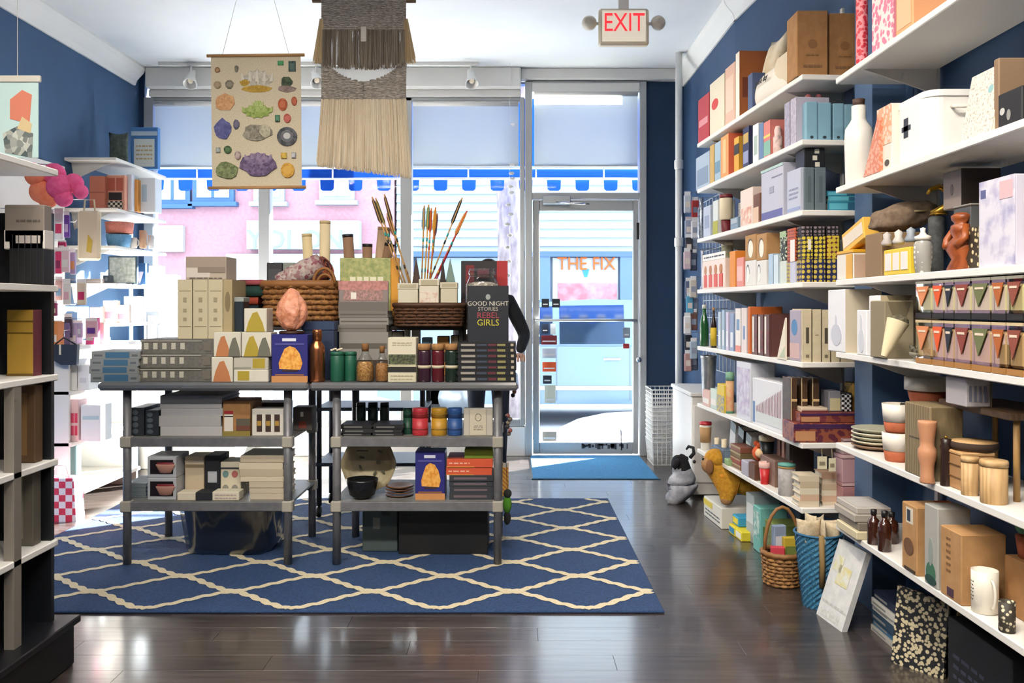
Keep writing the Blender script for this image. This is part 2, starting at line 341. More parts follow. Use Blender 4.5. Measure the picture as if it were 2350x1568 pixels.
# ---- shop window: frame, three panes, roller shades
wn = B().box(xd(334), xd(356), YF - .04, YF + .06, .24, zd(226), .004).build('window_1', 'alu'); struct(wn)
zt = zd(226)
for a, b in ((596, 622), (920, 946), (1193, 1204)): B().box(xd(a), xd(b), YF - .04, YF + .06, .24, zt, .004).build('mullion', 'alu', wn)
B().box(xd(356), xd(1193), YF - .04, YF + .06, .24, .3, .004).build('sill_rail', 'alu', wn)
B().box(xd(356), xd(1193), YF - .04, YF + .06, zt - .03, zt, .004).build('head_rail', 'alu', wn)
for a, b in ((356, 596), (622, 920), (946, 1193)):
    B().box(xd(a), xd(b), YF + .005, YF + .011, .3, zt - .03).build('pane', 'glass', wn)
def shade(a, b, top, bot, lab):
    t = thing('roller_shade', lab, 'shade', (xd((a + b) / 2), YF - .03, zd(bot)), grp='roller shades over the street windows'); w = xd(b) - xd(a) - .02; h = zd(top) - zd(bot)
    m = B(); n = 24; v = []; f = []
    for i in range(n + 1):
        for j in range(9):
            u, q = i / n, j / 8; v.append(((u - .5) * w, .006 * math.sin(u * 9 + q * 3) * (q * .8), h * (1 - q) * .985 + .012))
    f = [(i * 9 + j, i * 9 + j + 1, (i + 1) * 9 + j + 1, (i + 1) * 9 + j) for i in range(n) for j in range(8)]
    m.add(v, f, 0, True).build('shade_cloth', 'shade', t)
    B().box(-w / 2, w / 2, -.008, .006, 0, .016, .003).build('hem_bar', pm('#c9d3da'), t)
    B().tube([(-w / 2, 0, h), (w / 2, 0, h)], .022, 12).build('roller_tube', 'wt', t)
shade(356, 596, 240, 386, 'pale roller shade over the window behind the mineral chart')
shade(622, 920, 240, 386, 'pale roller shade over the window behind the fringed wall hanging')
shade(946, 1193, 240, 384, 'pale blue roller shade over the window beside the door frame')
# ---- door, frame, transom
df = B().box(xd(1205), xd(1221), YF - .05, YF + .07, 0, zd(190), .004).box(xd(1466), xd(1482), YF - .05, YF + .07, 0, zd(190), .004).box(xd(1221), xd(1466), YF - .05, YF + .07, zd(458), zd(444), .004).box(xd(1221), xd(1466), YF - .05, YF + .07, zd(196), zd(190))
df = struct(df.build('door_1', 'alu'))
B().box(xd(1221), xd(1466), YF + .01, YF + .016, zd(444), zd(196)).build('transom_pane', 'glass', df)
shade(1223, 1465, 217, 384, 'blue grey roller shade in the transom above the glass door')
struct(B().box(xd(1221), xd(1466), YF - .055, YF - .02, zd(214), zd(194), .003).build('trim_7', 'wt'))
dl = B(); x0, x1, z1 = xd(1223), xd(1464), zd(460); y0, y1 = YF - .02, YF + .025
dl.box(x0, xd(1238), y0, y1, .012, z1, .004).box(xd(1452), x1, y0, y1, .012, z1, .004).box(xd(1238), xd(1452), y0, y1, zd(485), z1, .004).box(xd(1238), xd(1452), y0, y1, .012, zd(1015), .004)
dl.build('door_leaf', 'alu', df)
B().box(xd(1238), xd(1452), YF, YF + .006, zd(1015), zd(485)).build('door_pane', 'glass', df)
B().tube([(x0 + .02, YF - .03, zd(735)), (x0 + .02, YF - .065, zd(735)), (x1 - .02, YF - .065, zd(735)), (x1 - .02, YF - .03, zd(735))], .012, 10).build('push_bar', 'alu', df)
B().box(xd(1245), xd(1308), YF - .1, YF - .02, zd(472), zd(452), .006).build('door_closer', 'steel', df)
B().tube([(xd(1275), YF - .11, zd(468)), (xd(1330), YF - .2, zd(474)), (xd(1350), YF - .06, zd(470))], .008, 6).build('closer_arm', 'chrome', df)
B().lathe([(0, 0), (.022, 0), (.022, .03), (0, .034)], 14).build('lock_cylinder', 'chrome', df, (xd(1464), YF - .03, zd(825))).rotation_euler = (R(90), 0, 0)
B().box(xd(1460), xd(1467), YF - .03, YF - .015, zd(550), zd(512), .002).build('bolt_plate', 'blk', df)
for (a, b, t_, u, c) in ((1243, 1260, 686, 706, '#20242c'), (1267, 1285, 686, 706, '#20242c'), (1243, 1259, 744, 766, '#1d2a44'), (1263, 1275, 743, 768, '#dfe6ea'), (1242, 1278, 770, 791, '#7b1f2a'), (1244, 1276, 800, 822, '#cfd8e6'),
                         (1245, 1276, 831, 853, '#f0642f'), (1246, 1266, 862, 881, '#24303f'), (1250, 1275, 884, 925, '#d9dcc8'), (1245, 1277, 991, 1013, '#b9a894'), (1430, 1446, 752, 776, '#8b98a5'), (1430, 1444, 789, 800, '#c23b3b')):
    s_ = B().box(xd(a), xd(b), YF - .0025, YF - .001, zd(u), zd(t_)).build('sticker', c, df)
    if u - t_ > 18: B().box(xd(a + 3), xd(b - 3), YF - .0032, YF - .0025, zd(u - 6), zd(u - 9)).build('sticker_print', '#e8e8e8', s_)
m = B()
for i in range(26): a = random.uniform(1330, 1440); m.box(xd(a), xd(a + random.uniform(2, 9)), YF - .0215, YF - .02, zd(random.uniform(1021, 1031)), zd(random.uniform(1017, 1020)))
stuff(m.build('scuff_marks', '#3b3f46', df))
B().tube([(xd(1425), YF - .03, zd(1032)), (xd(1424), YF - .03, zd(985))], .004, 6).build('door_holdback', 'blk', df)
# ---- white pipe by the corner
t = thing('drain_pipe', 'white vertical pipe running from the ceiling beside the blue corner', 'pipe', (1.29, 6.74, 0))
B().tube([(0, 0, .5), (0, 0, 3.2)], .027, 16).build('pipe', 'wt', t)
for z_ in (1.7, 2.3): B().lathe([(.033, z_), (.035, z_ + .01), (.035, z_ + .06), (.033, z_ + .07)], 16).build('coupling', 'wt', t)
# ---- exit sign with two lamp heads
t = thing('exit_sign', 'cream exit sign with red letters and two emergency lamp heads', 'sign', (X(1432, 5.2), 5.2, Z(103, 5.2)))
w_, h_ = .30, .22
B().box(-.15, .15, 0, .06, 0, h_, .012).build('housing', pm('#e9dfc9', rough=.5), t); B().box(-.13, .13, -.004, 0, .02, h_ - .015, .002).build('face_plate', pm('#efe6d2', rough=.5, emit=.16), t)
text('lettering', 'EXIT', .155, pm('#e8303a', emit=.35), t, (0, -.005, .128), sx=.78, ex=.002)
B().box(-.03, .03, .01, .05, h_, 3.2 - Z(103, 5.2)).build('ceiling_mount', 'wt', t)
for sx in (-1, 1):
    h = B().lathe([(.02, .05), (.042, .02), (.045, 0), (.04, -.004), (0, -.004)], 16).build('lamp_head', pm('#d9d4c6', rough=.4), t, (sx * .205, .02, .135)); h.rotation_euler = (R(90), 0, R(sx * 12))
    l_ = B().lathe([(0, -.007), (.036, -.006), (.036, 0)], 16).build('lens', pm('#6b6350', '#c9c2ae', 'check', 120, rough=.2), h)
    B().tube([(sx * .15, .03, .135), (sx * .19, .03, .135)], .01, 8).build('lamp_arm', 'wt', t)
# ---- track lights
def track(name, lab, p0, p1, heads, on, aim):
    t = thing(name, lab, 'light', (0, 0, 0)); a, b = Vector(p0), Vector(p1); d = (b - a).normalized()
    m = B(); n = Vector((-d.y, d.x, 0)) * .017; q = [a - n, b - n, b + n, a + n]; m.add([(p.x, p.y, 3.2) for p in q] + [(p.x, p.y, 3.172) for p in q], [(0, 1, 2, 3), (7, 6, 5, 4), (0, 4, 5, 1), (1, 5, 6, 2), (2, 6, 7, 3), (3, 7, 4, 0)]); m.build('track_rail', 'wt', t, fix=True)
    for i, k in enumerate(heads):
        c = a + (b - a) * k; c.z = 3.08; tg = Vector(aim[i % len(aim)]); v = (tg - c).normalized()
        B().tube([(c.x, c.y, 3.175), tuple(c)], .009, 8).build('stem', 'wt', t)
        hd = B().lathe([(.012, .09), (.03, .075), (.034, .0), (.052, -.075), (.056, -.085), (.05, -.085), (.03, -.02), (0, -.015)], 18).build('lamp_head', 'wt', t, tuple(c)); hd.rotation_euler = (-v).to_track_quat('Z', 'Y').to_euler()
        B().ball((0, 0, -.045), .022).build('bulb', pm('#fff0d8', emit=6.0 if on else 0.0), hd)
        if on:
            ld = bpy.data.lights.new('spot', 'SPOT'); ld.energy = LAMP * on; ld.color = (1.0, .89, .74); ld.spot_size = R(98); ld.spot_blend = .8; ld.shadow_soft_size = .05
            l = bpy.data.objects.new('spot_light', ld); C.objects.link(l); l.parent = t; l.location = tuple(c + v * .09); l.rotation_euler = (-v).to_track_quat('Z', 'Y').to_euler(); l['kind'] = 'helper'
track('track_light', 'white ceiling track light with swivel heads above the shop window', (X(365, 7.0), 7.0, 0), (X(1100, 7.0), 7.0, 0), (.1, .49, .975), 0, [(-2.3, 5.6, 1.2), (-.9, 5.4, 1.3), (-.1, 5.6, 1.2)])
track('track_light', 'white ceiling track with warm spots over the display tables', (-2.4, 2.2, 0), (-.1, 2.2, 0), (.05, .27, .5, .72, .95), 1.0, [(-1.9, 4.4, .6), (-1.4, 4.3, .7), (-.8, 4.3, .7), (-.1, 4.3, .6), (.8, 4.6, .2)])
track('track_light', 'white ceiling track with warm spots along the wall shelving', (.05, .6, 0), (.05, 5.0, 0), (.2, .42, .62, .8, .97), 1.35, [(1.45, 2.2, 1.1), (1.45, 2.7, 1.2), (1.4, 3.2, 1.1), (1.35, 4.1, 1.1), (1.3, 4.9, 1.1)])
track('track_light', 'white ceiling track with warm spots at the back of the shop', (-2.6, -.8, 0), (1.0, -.8, 0), (.1, .5, .9), 1.6, [(-2.2, 1.2, .5), (-.6, 1.6, .4), (.9, 1.4, .6)])
def panel(lab, x, y, w):  # unseen fill panel, added to brighten the table fronts and window frames
    t = thing('ceiling_luminaire', lab, 'light', (x, y, 3.2)); B().box(-.62, .62, -.16, .16, -.07, 0, .01).build('housing', 'wt', t); B().box(-.58, .58, -.13, .13, -.078, -.07).build('diffuser', pm('#fff4e2', emit=3.0), t)
    ld = bpy.data.lights.new('panel', 'AREA'); ld.shape = 'RECTANGLE'; ld.size = 1.16; ld.size_y = .26; ld.energy = w; ld.color = (1.0, .95, .88)
    l = bpy.data.objects.new('panel_light', ld); C.objects.link(l); l.parent = t; l.location = (0, 0, -.085); l['kind'] = 'helper'
for i, (x, y) in enumerate(((-1.6, .9), (.1, .9))): panel(['white ceiling luminaire behind the bookcase aisle', 'white ceiling luminaire over the shop floor behind the camera', 'white ceiling luminaire above the mineral chart aisle'][i], x, y, 34)
# ---- rug, doormat
rug = thing('area_rug', 'large blue rug with a cream trellis lattice under the display tables', 'rug', (0, 0, 0))
RX0, RX1, RY0, RY1 = -2.44, .613, 3.5, 5.57
B().box(RX0, RX1, RY0, RY1, .0005, .011, .003).build('pile', pm('#2e4a74', '#23395c', 'noise', 130, rough=.95, bump=.3), rug)
lm = B()
def clipseg(pts, hw, zr=.0128):
    run = []
    def flush():
        if len(run) > 1:
            v = []
            for i, p in enumerate(run):
                d = (run[min(i + 1, len(run) - 1)] - run[max(i - 1, 0)]).normalized(); n = Vector((-d.y, d.x)) * hw; v += [(p.x + n.x, p.y + n.y, zr), (p.x - n.x, p.y - n.y, zr)]
            lm.add(v, [(2 * i + 1, 2 * i + 3, 2 * i + 2, 2 * i) for i in range(len(run) - 1)])
    for p in pts:
        if RX0 + .03 < p.x < RX1 - .005 and RY0 + .012 < p.y < RY1 - .012: run.append(p)
        else: flush(); run = []
    flush()
for sgn in (1, -1):
    for k in range(-14, 15):
        pts = []
        for i in range(0, 14 * 24 + 1):
            t_ = i / 24.0; x = RX0 - 1 + t_ * .3
            tri = x / .3 * .215 * sgn
            fr = (x / .3) % 1.0
            y = 3.738 + k * .43 + tri + sgn * (.010 * math.sin(2 * math.pi * fr) * -1 + .008 * math.sin(10 * math.pi * fr))
            pts.append(Vector((x, y)))
        clipseg(pts, .0175, .0128 + .0005 * (sgn < 0))
stuff(lm.build('trellis_pattern', pm('#ddd0b2', '#cbbd9c', 'noise', 150, rough=.95), rug))
t = thing('door_mat', 'flat bright blue mat on the floor in front of the glass door', 'mat', (.6, 6.72, 0))
B().box(-.45, .45, -.48, .47, 0, .008, .003).build('mat_pile', pm('#3f86b4', '#3577a4', 'noise', 90, rough=.95, bump=.3), t); B().box(-.46, .46, -.495, -.48, 0, .006, .002).build('edge_binding', pm('#24506e', rough=.8), t)
# ================================================================== THE STREET
struct(B().box(-30, 30, YF + .12, 9.0, -.16, -.03).build('sidewalk', pm('#e4e6ea', '#d2d6dc', 'noise', 2, rough=.9)))
struct(B().box(-60, 60, 9.0, 60, -.3, -.14).build('street', pm('#b9bcc2', '#cdd0d6', 'noise', 1, rough=.9)))
for i, (x, y, r) in enumerate(((-1.3, 9.35, .5), (1.3, 9.3, .42), (2.75, 9.3, .5), (-3.2, 9.3, .5))):
    tag(B().ball((x, y, -.15), (.85, .3, .24 + .03 * i), 0, 16, 8).build('snow_bank', pm('#f4f6fa', rough=.9)), ['low snow bank at the kerb left of the car door', 'low snow bank at the kerb under the parked car', 'low snow bank at the kerb behind the car wheel', 'low snow bank at the kerb across from the display window'][i], 'snow')
# awning
t = thing('awning', 'dark blue canvas awning with a scalloped valance outside the shop window', 'awning', (0, YF + .13, 0))
YA = YF + .13 + .6; ya, yb, za, zb = .0, .6, 3.0, Z(386, YF + .73)
B().add([(-3.6, ya, za), (1.7, ya, za), (1.7, yb, zb), (-3.6, yb, zb)], [(0, 1, 2, 3)]).build('canvas', 'awn', t)
za_, zb_ = Z(411, YA), Z(438, YA); m = B(); x = -3.6
while x < 1.7:
    m.add([(x, yb, zb), (x + .26, yb, zb), (x + .26, yb, za_), (x, yb, za_)], [(0, 1, 2, 3)])
    m.add([(x + .02, yb, za_), (x + .15, yb, za_), (x + .145, yb, zb_ + .015), (x + .125, yb, zb_), (x + .045, yb, zb_), (x + .025, yb, zb_ + .015)], [(0, 1, 2, 3, 4, 5)]); x += .26
m.build('valance', 'awn', t)
for z_, r in ((zb, .012), (za_, .01)): B().tube([(-3.6, yb - .015, z_), (1.7, yb - .015, z_)], r, 8).build('frame_bar', 'wt', t)
for i in range(9): x = -3.5 + i * .62; B().tube([(x, yb - .02, zb), (x, yb - .02, za_)], .008, 6).build('frame_strut', 'wt', t)
# tree
t = thing('street_tree', 'grey street tree trunk standing outside beside the door', 'tree', (X(1172, 9.2), 9.2, -.14))
B().tube([(0, 0, 0), (-.01, 0, 1), (.0, .02, 2), (-.03, 0, 3), (-.04, 0, 4.2)], [.19, .15, .14, .13, .11], 14).build('trunk', pm('#8d8488', '#6f676c', 'noise', 18, rough=.9, bump=.6, st=(1, 1, .4)), t)
for i, (dx, dy, dz) in enumerate(((.9, .3, 1.2), (-.8, -.1, 1.4), (.2, .8, 1.5), (-.3, -.7, 1.1))): B().tube([(-.03, 0, 3.4 + i * .2), (dx * .5, dy * .5, 3.8 + dz * .4), (dx, dy, 4 + dz)], [.07, .045, .02], 8).build('branch', pm('#7c7378', rough=.9), t)
# parked car
def car(lab, x, y, c):
    t = thing('parked_car', lab, 'car', (x, y, -.14)); L = 4.6; gz = .92
    prof = [(-2.3, .35), (-2.28, .62), (-2.15, .8), (-1.2, gz), (1.65, gz), (2.2, .88), (2.28, .6), (2.28, .33), (1.9, .26), (-1.9, .26)]
    B().prism(prof, 0, 1.75).build('body', c, t, fix=True)
    gh = [(-1.25, gz), (-.55, 1.42), (.2, 1.47), (1.25, 1.44), (1.95, gz)]
    m = B(); n = len(gh); v = [(a, .03 + (b - gz) * .28, b) for a, b in gh] + [(a, 1.72 - (b - gz) * .28, b) for a, b in gh]
    m.add(v, [tuple(range(n)), tuple(range(2 * n - 1, n - 1, -1))] + [(i, i + n, i + 1 + n, i + 1) for i in range(n - 1)]); m.build('roof', c, t, fix=True)
    gm = pm('#1c2a3a', rough=.08, spec=.8)
    for q in ([(-1.1, .95), (-.52, 1.37), (-.28, 1.385), (-.28, .95)], [(-.2, .95), (-.2, 1.39), (.55, 1.4), (.55, .95)], [(.66, .95), (.66, 1.4), (1.2, 1.38), (1.7, .95)]):
        m = B(); v = [(a, .03 + (b - gz) * .28 - .006, b) for a, b in q]; v2 = [(a, .03 + (b - gz) * .28 + .01, b) for a, b in q]; m.add(v + v2, [(0, 1, 2, 3), (7, 6, 5, 4), (0, 4, 5, 1), (1, 5, 6, 2), (2, 6, 7, 3), (3, 7, 4, 0)]); m.build('side_window', gm, t, fix=True)
    for xx in (-1.4, 1.4):
        for yy in (.0, 1.55):
            wh = B().lathe([(0, 0), (.2, 0), (.31, .01), (.33, .04), (.33, .18), (.31, .2), (0, .2)], 24).build('wheel', pm('#1c1c1e', rough=.8), t, (xx, yy + .2 if yy == 0 else yy + .2, .33)); wh.rotation_euler.x = R(90)
            B().lathe([(0, -.001), (.19, -.004), (.2, .0), (.2, .2), (0, .204)], 20).build('hubcap', 'steel', wh)
    for xx in (.3, .75): B().box(xx, xx + .2, -.02, .0, .76, .79, .006).build('door_handle', 'chrome', t)
    B().box(-1.2, 1.2, -.015, 0, .42, .47, .004).build('rub_strip', pm('#a9b4c0', rough=.3), t)
    for xx in (-.24, .6): B().box(xx, xx + .008, -.004, 0, .3, .92).build('door_seam', '#5a646e', t)
    B().box(-1.35, -1.2, -.16, -.02, .95, 1.08, .03).build('wing_mirror', c, t)
    return t
car('silver car parked at the kerb outside the glass door', .75, 10.0, pm('#6f86a0', rough=.35, metal=.2))
# buildings across the street
YB = 20.0
def xb(px): return X(px, YB)
def zb2(py): return Z(py, YB)
t = thing('pink_building', 'pink brick building with blue framed bay window across the street', 'building', (0, YB, -.14))
B().box(xb(-300), xb(905), 0, 5, 0, 5.7).build('brick_wall', pm('#b0848f', '#b88c98', 'noise', 14, rough=.9), t)
def bwin(a, b, t_, u, fr, dz=.14):
    f = B().box(xb(a), xb(b), -.12, 0, zb2(u) + dz, zb2(t_) + dz).build('window_frame', fr, t); B().box(xb(a) + .1, xb(b) - .1, -.14, -.12, zb2(u) + dz + .1, zb2(t_) + dz - .1).build('pane', pm('#aebfd0', rough=.1), f)
    B().box((xb(a) + xb(b)) / 2 - .03, (xb(a) + xb(b)) / 2 + .03, -.16, -.14, zb2(u) + dz + .1, zb2(t_) + dz - .1).build('glazing_bar', fr, f); B().box(xb(a) - .08, xb(b) + .08, -.2, 0, zb2(u) + dz - .1, zb2(u) + dz).build('window_sill', fr, f)
bl = pm('#3d6694', rough=.6); bw_ = pm('#9aa6b0', rough=.6)
for q in ((362, 440, 300, 470, bl), (446, 540, 300, 465, bl), (585, 655, 320, 465, bw_), (735, 815, 320, 462, bw_)): bwin(*q)
B().box(xb(365), xb(425), -.15, 0, zb2(565), zb2(505)).build('wall_sign', pm('#b4b8b4', rough=.7), t)
sb = B().box(xb(575), xb(830), -.3, 0, zb2(560), zb2(495)).build('sign_board', pm('#a9b6bc', rough=.7), t)
stuff(text('sign_lettering', 'YOI ON', .62, pm('#8a98a2'), sb, (xb(685), -.31, zb2(540)), ex=.01))
B().box(xb(525), xb(900), -.2, 0, .14, zb2(570)).build('shopfront', pm('#a3b0b8', rough=.7), t)
for a in (540, 620, 700, 780): B().box(xb(a), xb(a + 66), -.23, -.2, .5, zb2(592)).build('shop_pane', pm('#b7c6d2', rough=.1), t)
t = thing('grey_building', 'pale blue grey clapboard building with a lettered shop sign across the street', 'building', (0, YB, -.14))
B().box(xb(910), xb(2600), .05, 5, 0, 5.7).build('wall_core', pm('#8f9caa', rough=.9), t)
m_sd = pm('#a9b9c8', rough=.8)
for i in range(10):
    z_ = zb2(585) + .14 + i * .2; m = B(); m.add([(xb(910), -.03, z_), (xb(2600), -.03, z_), (xb(2600), .05, z_ + .2), (xb(910), .05, z_ + .2), (xb(910), .05, z_), (xb(2600), .05, z_)], [(0, 1, 2, 3), (0, 4, 5, 1)]); m.build('siding_board', m_sd, t)
for a, b in ((935, 950), (1225, 1262), (1422, 1452)): B().box(xb(a), xb(b), -.12, .05, 0, zb2(582) + .14).build('pilaster', pm('#5f7a9c', rough=.7), t)
B().box(xb(930), xb(1460), -.15, .05, zb2(590) + .14, zb2(578) + .14).build('cornice', pm('#4f6a90', rough=.7), t)
B().box(xb(955), xb(1220), -.02, .05, .1, zb2(592) + .14).build('shutter', pm('#94a4b2', rough=.7), t)
B().box(xb(1268), xb(1418), -.02, .05, .1, zb2(592) + .14).build('shop_window', pm('#b0b4b8', rough=.5), t)
B().box(xb(1280), xb(1415), -.05, -.02, .1, zb2(650) + .14).build('window_poster', pm('#b06a78', '#c09098', 'noise', 4, rough=.8), t)
stuff(text('sign_lettering', 'THE FIX', .42, pm('#c25a10'), t, (xb(1345), -.06, zb2(607) + .14), ex=.02, sx=.9))
B().prism([(xb(1336), zb2(618) + .14), (xb(1352), zb2(618) + .14), (xb(1347), zb2(636) + .14), (xb(1341), zb2(636) + .14)], -.06, -.03).build('sign_arrow', '#2f86cc', t)
# ================================================================== DISPLAY TABLES
ZT, Z1, Z2 = .880, .615, .310                     # table top and the two lower shelves
def table(lab, lx0, lx1, tx0, tx1):
    t = thing('work_table', lab, 'table', ((lx0 + lx1) / 2, 4.14, 0), grp='metal work tables on the rug'); c = (lx0 + lx1) / 2
    B().box(tx0 - c, tx1 - c, -.085, .62, ZT - .038, ZT, .012).build('table_top', pm('#8f9092', rough=.32, metal=.7), t)
    for x in (lx0, lx1):
        for y in (0, .5):
            l = B().tube([(x - c, y, .012), (x - c, y, ZT - .038)], .0195, 14).build('leg', 'post', t)
            B().tube([(x - c, y, .008), (x - c, y, .03)], .015, 10).build('foot', 'blk', l)
            for z in (Z1, Z2): B().box(x - c - .026, x - c + .026, y - .026, y + .026, z - .05, z + .004, .006).build('corner_collar', pm('#a29d90', rough=.6), l)
    for z in (Z1, Z2):
        s = B().box(lx0 - c - .02, lx1 - c + .02, -.02, .52, z - .012, z, .002).build('shelf', pm('#7d7c78', '#706f6b', 'noise', 30, rough=.5), t)
        B().box(lx0 - c + .02, lx1 - c - .02, -.022, -.012, z - .044, z, .003).build('front_rail', 'post', s); B().box(lx0 - c + .02, lx1 - c - .02, .512, .522, z - .044, z, .003).build('rear_rail', 'post', s)
    return t
sL = 2000 / 4.14
table('left metal work table with two shelves of books and boxes', (292 - CX) / sL, (661 - CX) / sL, X(222, 4.055), X(707, 4.055))
table('right metal work table with lower shelves of candles and bowls', (773 - CX) / sL, (1142 - CX) / sL, X(709, 4.055), X(1190, 4.055))
# ---- table top, from the left
TT = T(4.075, ZT)
def blueband(i): return ((.28, .78, .1, .9, pm('#3d6787', rough=.6)), (.05, .22, .35, .6, '#5c6266'), (.83, .95, .35, .6, '#5c6266'))
stack('bound_book', ['bottom grey book with a blue spine band at the table edge', 'second grey book with a blue spine band, from the bottom of its pile', 'third grey book with a blue spine band, from the bottom of its pile', 'top grey book with a blue spine band at the table edge'], TT, 207, 318, [858, 841, 824, 807], .22, [pm('#83888a', rough=.6)], 'blue banded books in a pile', blueband)
def lace(i): return tuple((.04 + .125 * k, .1 + .125 * k, .3, .75, '#b9b4a4') for k in range(5)) + ((.86, .97, .2, .8, '#6e675c'), (.0, .84, .84, .92, '#9a958a'))
stack('ornate_book', ['bottom of the three thick grey ornate books', 'middle of the three thick grey ornate books', 'top of the three thick grey ornate books'], T(4.10, ZT), 321, 488, [845, 812, 779], .3, [pm('#6b6861', '#5d5a54', 'noise', 60, rough=.6)], 'thick grey ornate books in a pile', lace)
zt = Z(779, 4.10)
T3 = T(4.17, zt)
for i, (a, b) in enumerate(((408, 441), (443, 477), (478, 511))):
    bk('cloth_book', ['leftmost of three cream books standing on the grey ornate pile', 'middle of three cream books standing on the grey ornate pile', 'third of three cream books standing on the grey ornate pile'][i], T3.at(a, b, 642), .21, pm('#c3b798', rough=.75), 's', pr=((.1, .9, .8, .815, '#8a7e62'), (.1, .9, .2, .215, '#8a7e62'), (.38, .62, .3, .36, '#9b8f72'), (.38, .62, .45, .51, '#9b8f72'), (.38, .62, .62, .7, '#9b8f72')), grp='cream cloth books standing in a row')
bk('cloth_book', 'tan book with an oval emblem standing beside the cream books', T3.at(512, 533, 642), .21, pm('#a89771', rough=.75), 's', pr=(('e', .2, .8, .45, .8, '#7e6f4e'),))
carton('card_box', 'flat card box with a sepia landscape lying on the cream books', 'box', T(4.18, T3.at(408, 441, 642).h + zt).at(426, 519, 589), .16, pm('#b8aa98', rough=.8), ((.02, .98, .55, .98, '#a08f80'), (.02, .6, .1, .5, '#cfc4b6'), (.3, .98, .3, .55, '#8a7a6c'), ('l', .1, .9, .02, .12, '#6d6054', 1)))
# gem boxes
gw = pm('#d3cdbd', rough=.7); go = pm('#b9774a', rough=.6); gg = pm('#ab9530', rough=.6); gd = pm('#6b6a5c', rough=.6)
def gem(a, b, tp, z, cs, lab, Y=4.08):
    p = T(Y, z).at(a, b, tp); carton('gem_box', lab, 'box', p, .11, gw, tuple(('g', .08 + .46 * i, .62 + .38 * i if len(cs) > 1 else .92, .02, .86 - .06 * i, c) for i, c in enumerate(cs)), 'white boxes printed with gem shapes'); return z + p.h
z0 = gem(485, 534, 820, ZT, [go], 'white box with an orange gem, bottom of its stack')
p = T(4.08, ZT).at(536, 616, 849); carton('gem_box', 'low white box with a yellow square on the table edge', 'box', p, .12, gw, ((.12, .45, .15, .9, gg),), 'white boxes printed with gem shapes')
carton('gem_box', 'low white box with a yellow corner, second from the table', 'box', T(4.085, ZT + p.h).at(536, 616, 820), .12, pm('#b9b3a4', rough=.7), ((.55, .9, .12, .9, gg), (.02, .5, .1, .2, '#8c8778')), 'white boxes printed with gem shapes'); z1 = Z(820, 4.08) + .001
z2 = gem(490, 552, 763, z1, [go, gd], 'white box with orange and grey gems, upper left of its stack'); gem(554, 622, 763, z1, [gg, gd], 'white box with a large yellow gem in the upper row')
gem(560, 612, 708, z2 + .001, [gg], 'white box with a yellow gem on top of the stack')
# salt lamp boxes and lamp
def saltbox(lab, p, d):
    t = carton('salt_lamp_box', lab, 'box', p, d, pm('#2b2d78', rough=.35), ((0, 1, 0, .13, pm('#c68a54', rough=.5)), (.1, .9, .14, .17, '#8a5a3a'), (.3, .68, .86, .92, '#dfe0ea'), (.1, .9, .78, .82, '#4b4a92')), 'salt lamp cartons')
    q = [(.22, .28), (.8, .26), (.86, .4), (.78, .6), (.66, .72), (.5, .76), (.36, .7), (.28, .56), (.2, .4)]
    B().prism([((x - .5) * p.w, z * p.h) for x, z in q], -.0018, 0).build('lamp_picture', pm('#d98a2e', '#f0b65a', 'noise', 60, rough=.5), t); B().box(-.2 * p.w, .22 * p.w, -.002, 0, p.h * .225, p.h * .26).build('lamp_picture_base', '#3a1d12', t)
    return t
p = T(4.08, ZT).at(623, 706, 768); saltbox('dark blue carton picturing a glowing salt lamp, under the salt lamp', p, .13)
zl = ZT + p.h
t = thing('salt_lamp', 'rough pink salt crystal lamp standing on the blue carton', 'lamp', (X(670, 4.145), 4.145, zl))
bm = bmesh.new(); bmesh.ops.create_icosphere(bm, subdivisions=4, radius=1.0); random.seed(3)
from mathutils import noise
for v in bm.verts:
    c = v.co; rr = 1 - .42 * max(0, c.z) ** 1.4; q = .0
    n_ = noise.cell(c * 2.6) * .035 + noise.noise(c * 2.4) * .1
    v.co = Vector((c.x * .074 * (rr + n_), c.y * .06 * (rr + n_), (c.z * (1 + n_ * .3) + 1) * .103 + .012))
for v in bm.verts: v.co.z = max(v.co.z, .014)
me = bpy.data.meshes.new('crystal'); bm.to_mesh(me); bm.free(); me.materials.append(pm('#e6a284', '#d08460', 'noise', 45, rough=.45, bump=.3)); o = bpy.data.objects.new('crystal', me); C.objects.link(o); o.parent = t
B().lathe([(.055, 0), (.06, .004), (.06, .012), (.052, .016)], 20).build('wooden_base', pm('#3a1f14', rough=.5), t)
# copper bottle
lt('copper_bottle', 'copper insulated bottle standing beside the salt lamp carton', 'bottle', TT.at(706, 742, 757), [('bottle_body', [(.9, 0), (1, .015), (1, .62), (.9, .7), (.55, .77), (.5, .8)], 'copper'), ('cap', [(.5, .8), (.62, .81), (.62, .97), (.55, 1), (0, 1)], 'copper')])
carton('storage_box', 'navy lidded box behind the copper bottle', 'box', T(4.22, ZT).at(692, 768, 738), .2, pm('#22324f', rough=.5), lid=(.15, pm('#283b5c', rough=.5)))
for i, (a, b) in enumerate(((755, 787), (787, 816))):
    lt('green_tin', ['front dark green tin candle with a sprig on its lid', 'rear dark green tin candle half hidden beside the glass jars'][i], 'candle', T(4.1 + .03 * i, ZT).at(a, b, 808), [('tin', [(.96, 0), (1, .02), (1, .86), (.96, .88)], pm('#1f5a44', rough=.4)), ('lid', [(1.02, .88), (1.02, .97), (.9, 1), (0, 1)], pm('#245f49', rough=.4))], 'dark green tin candles')
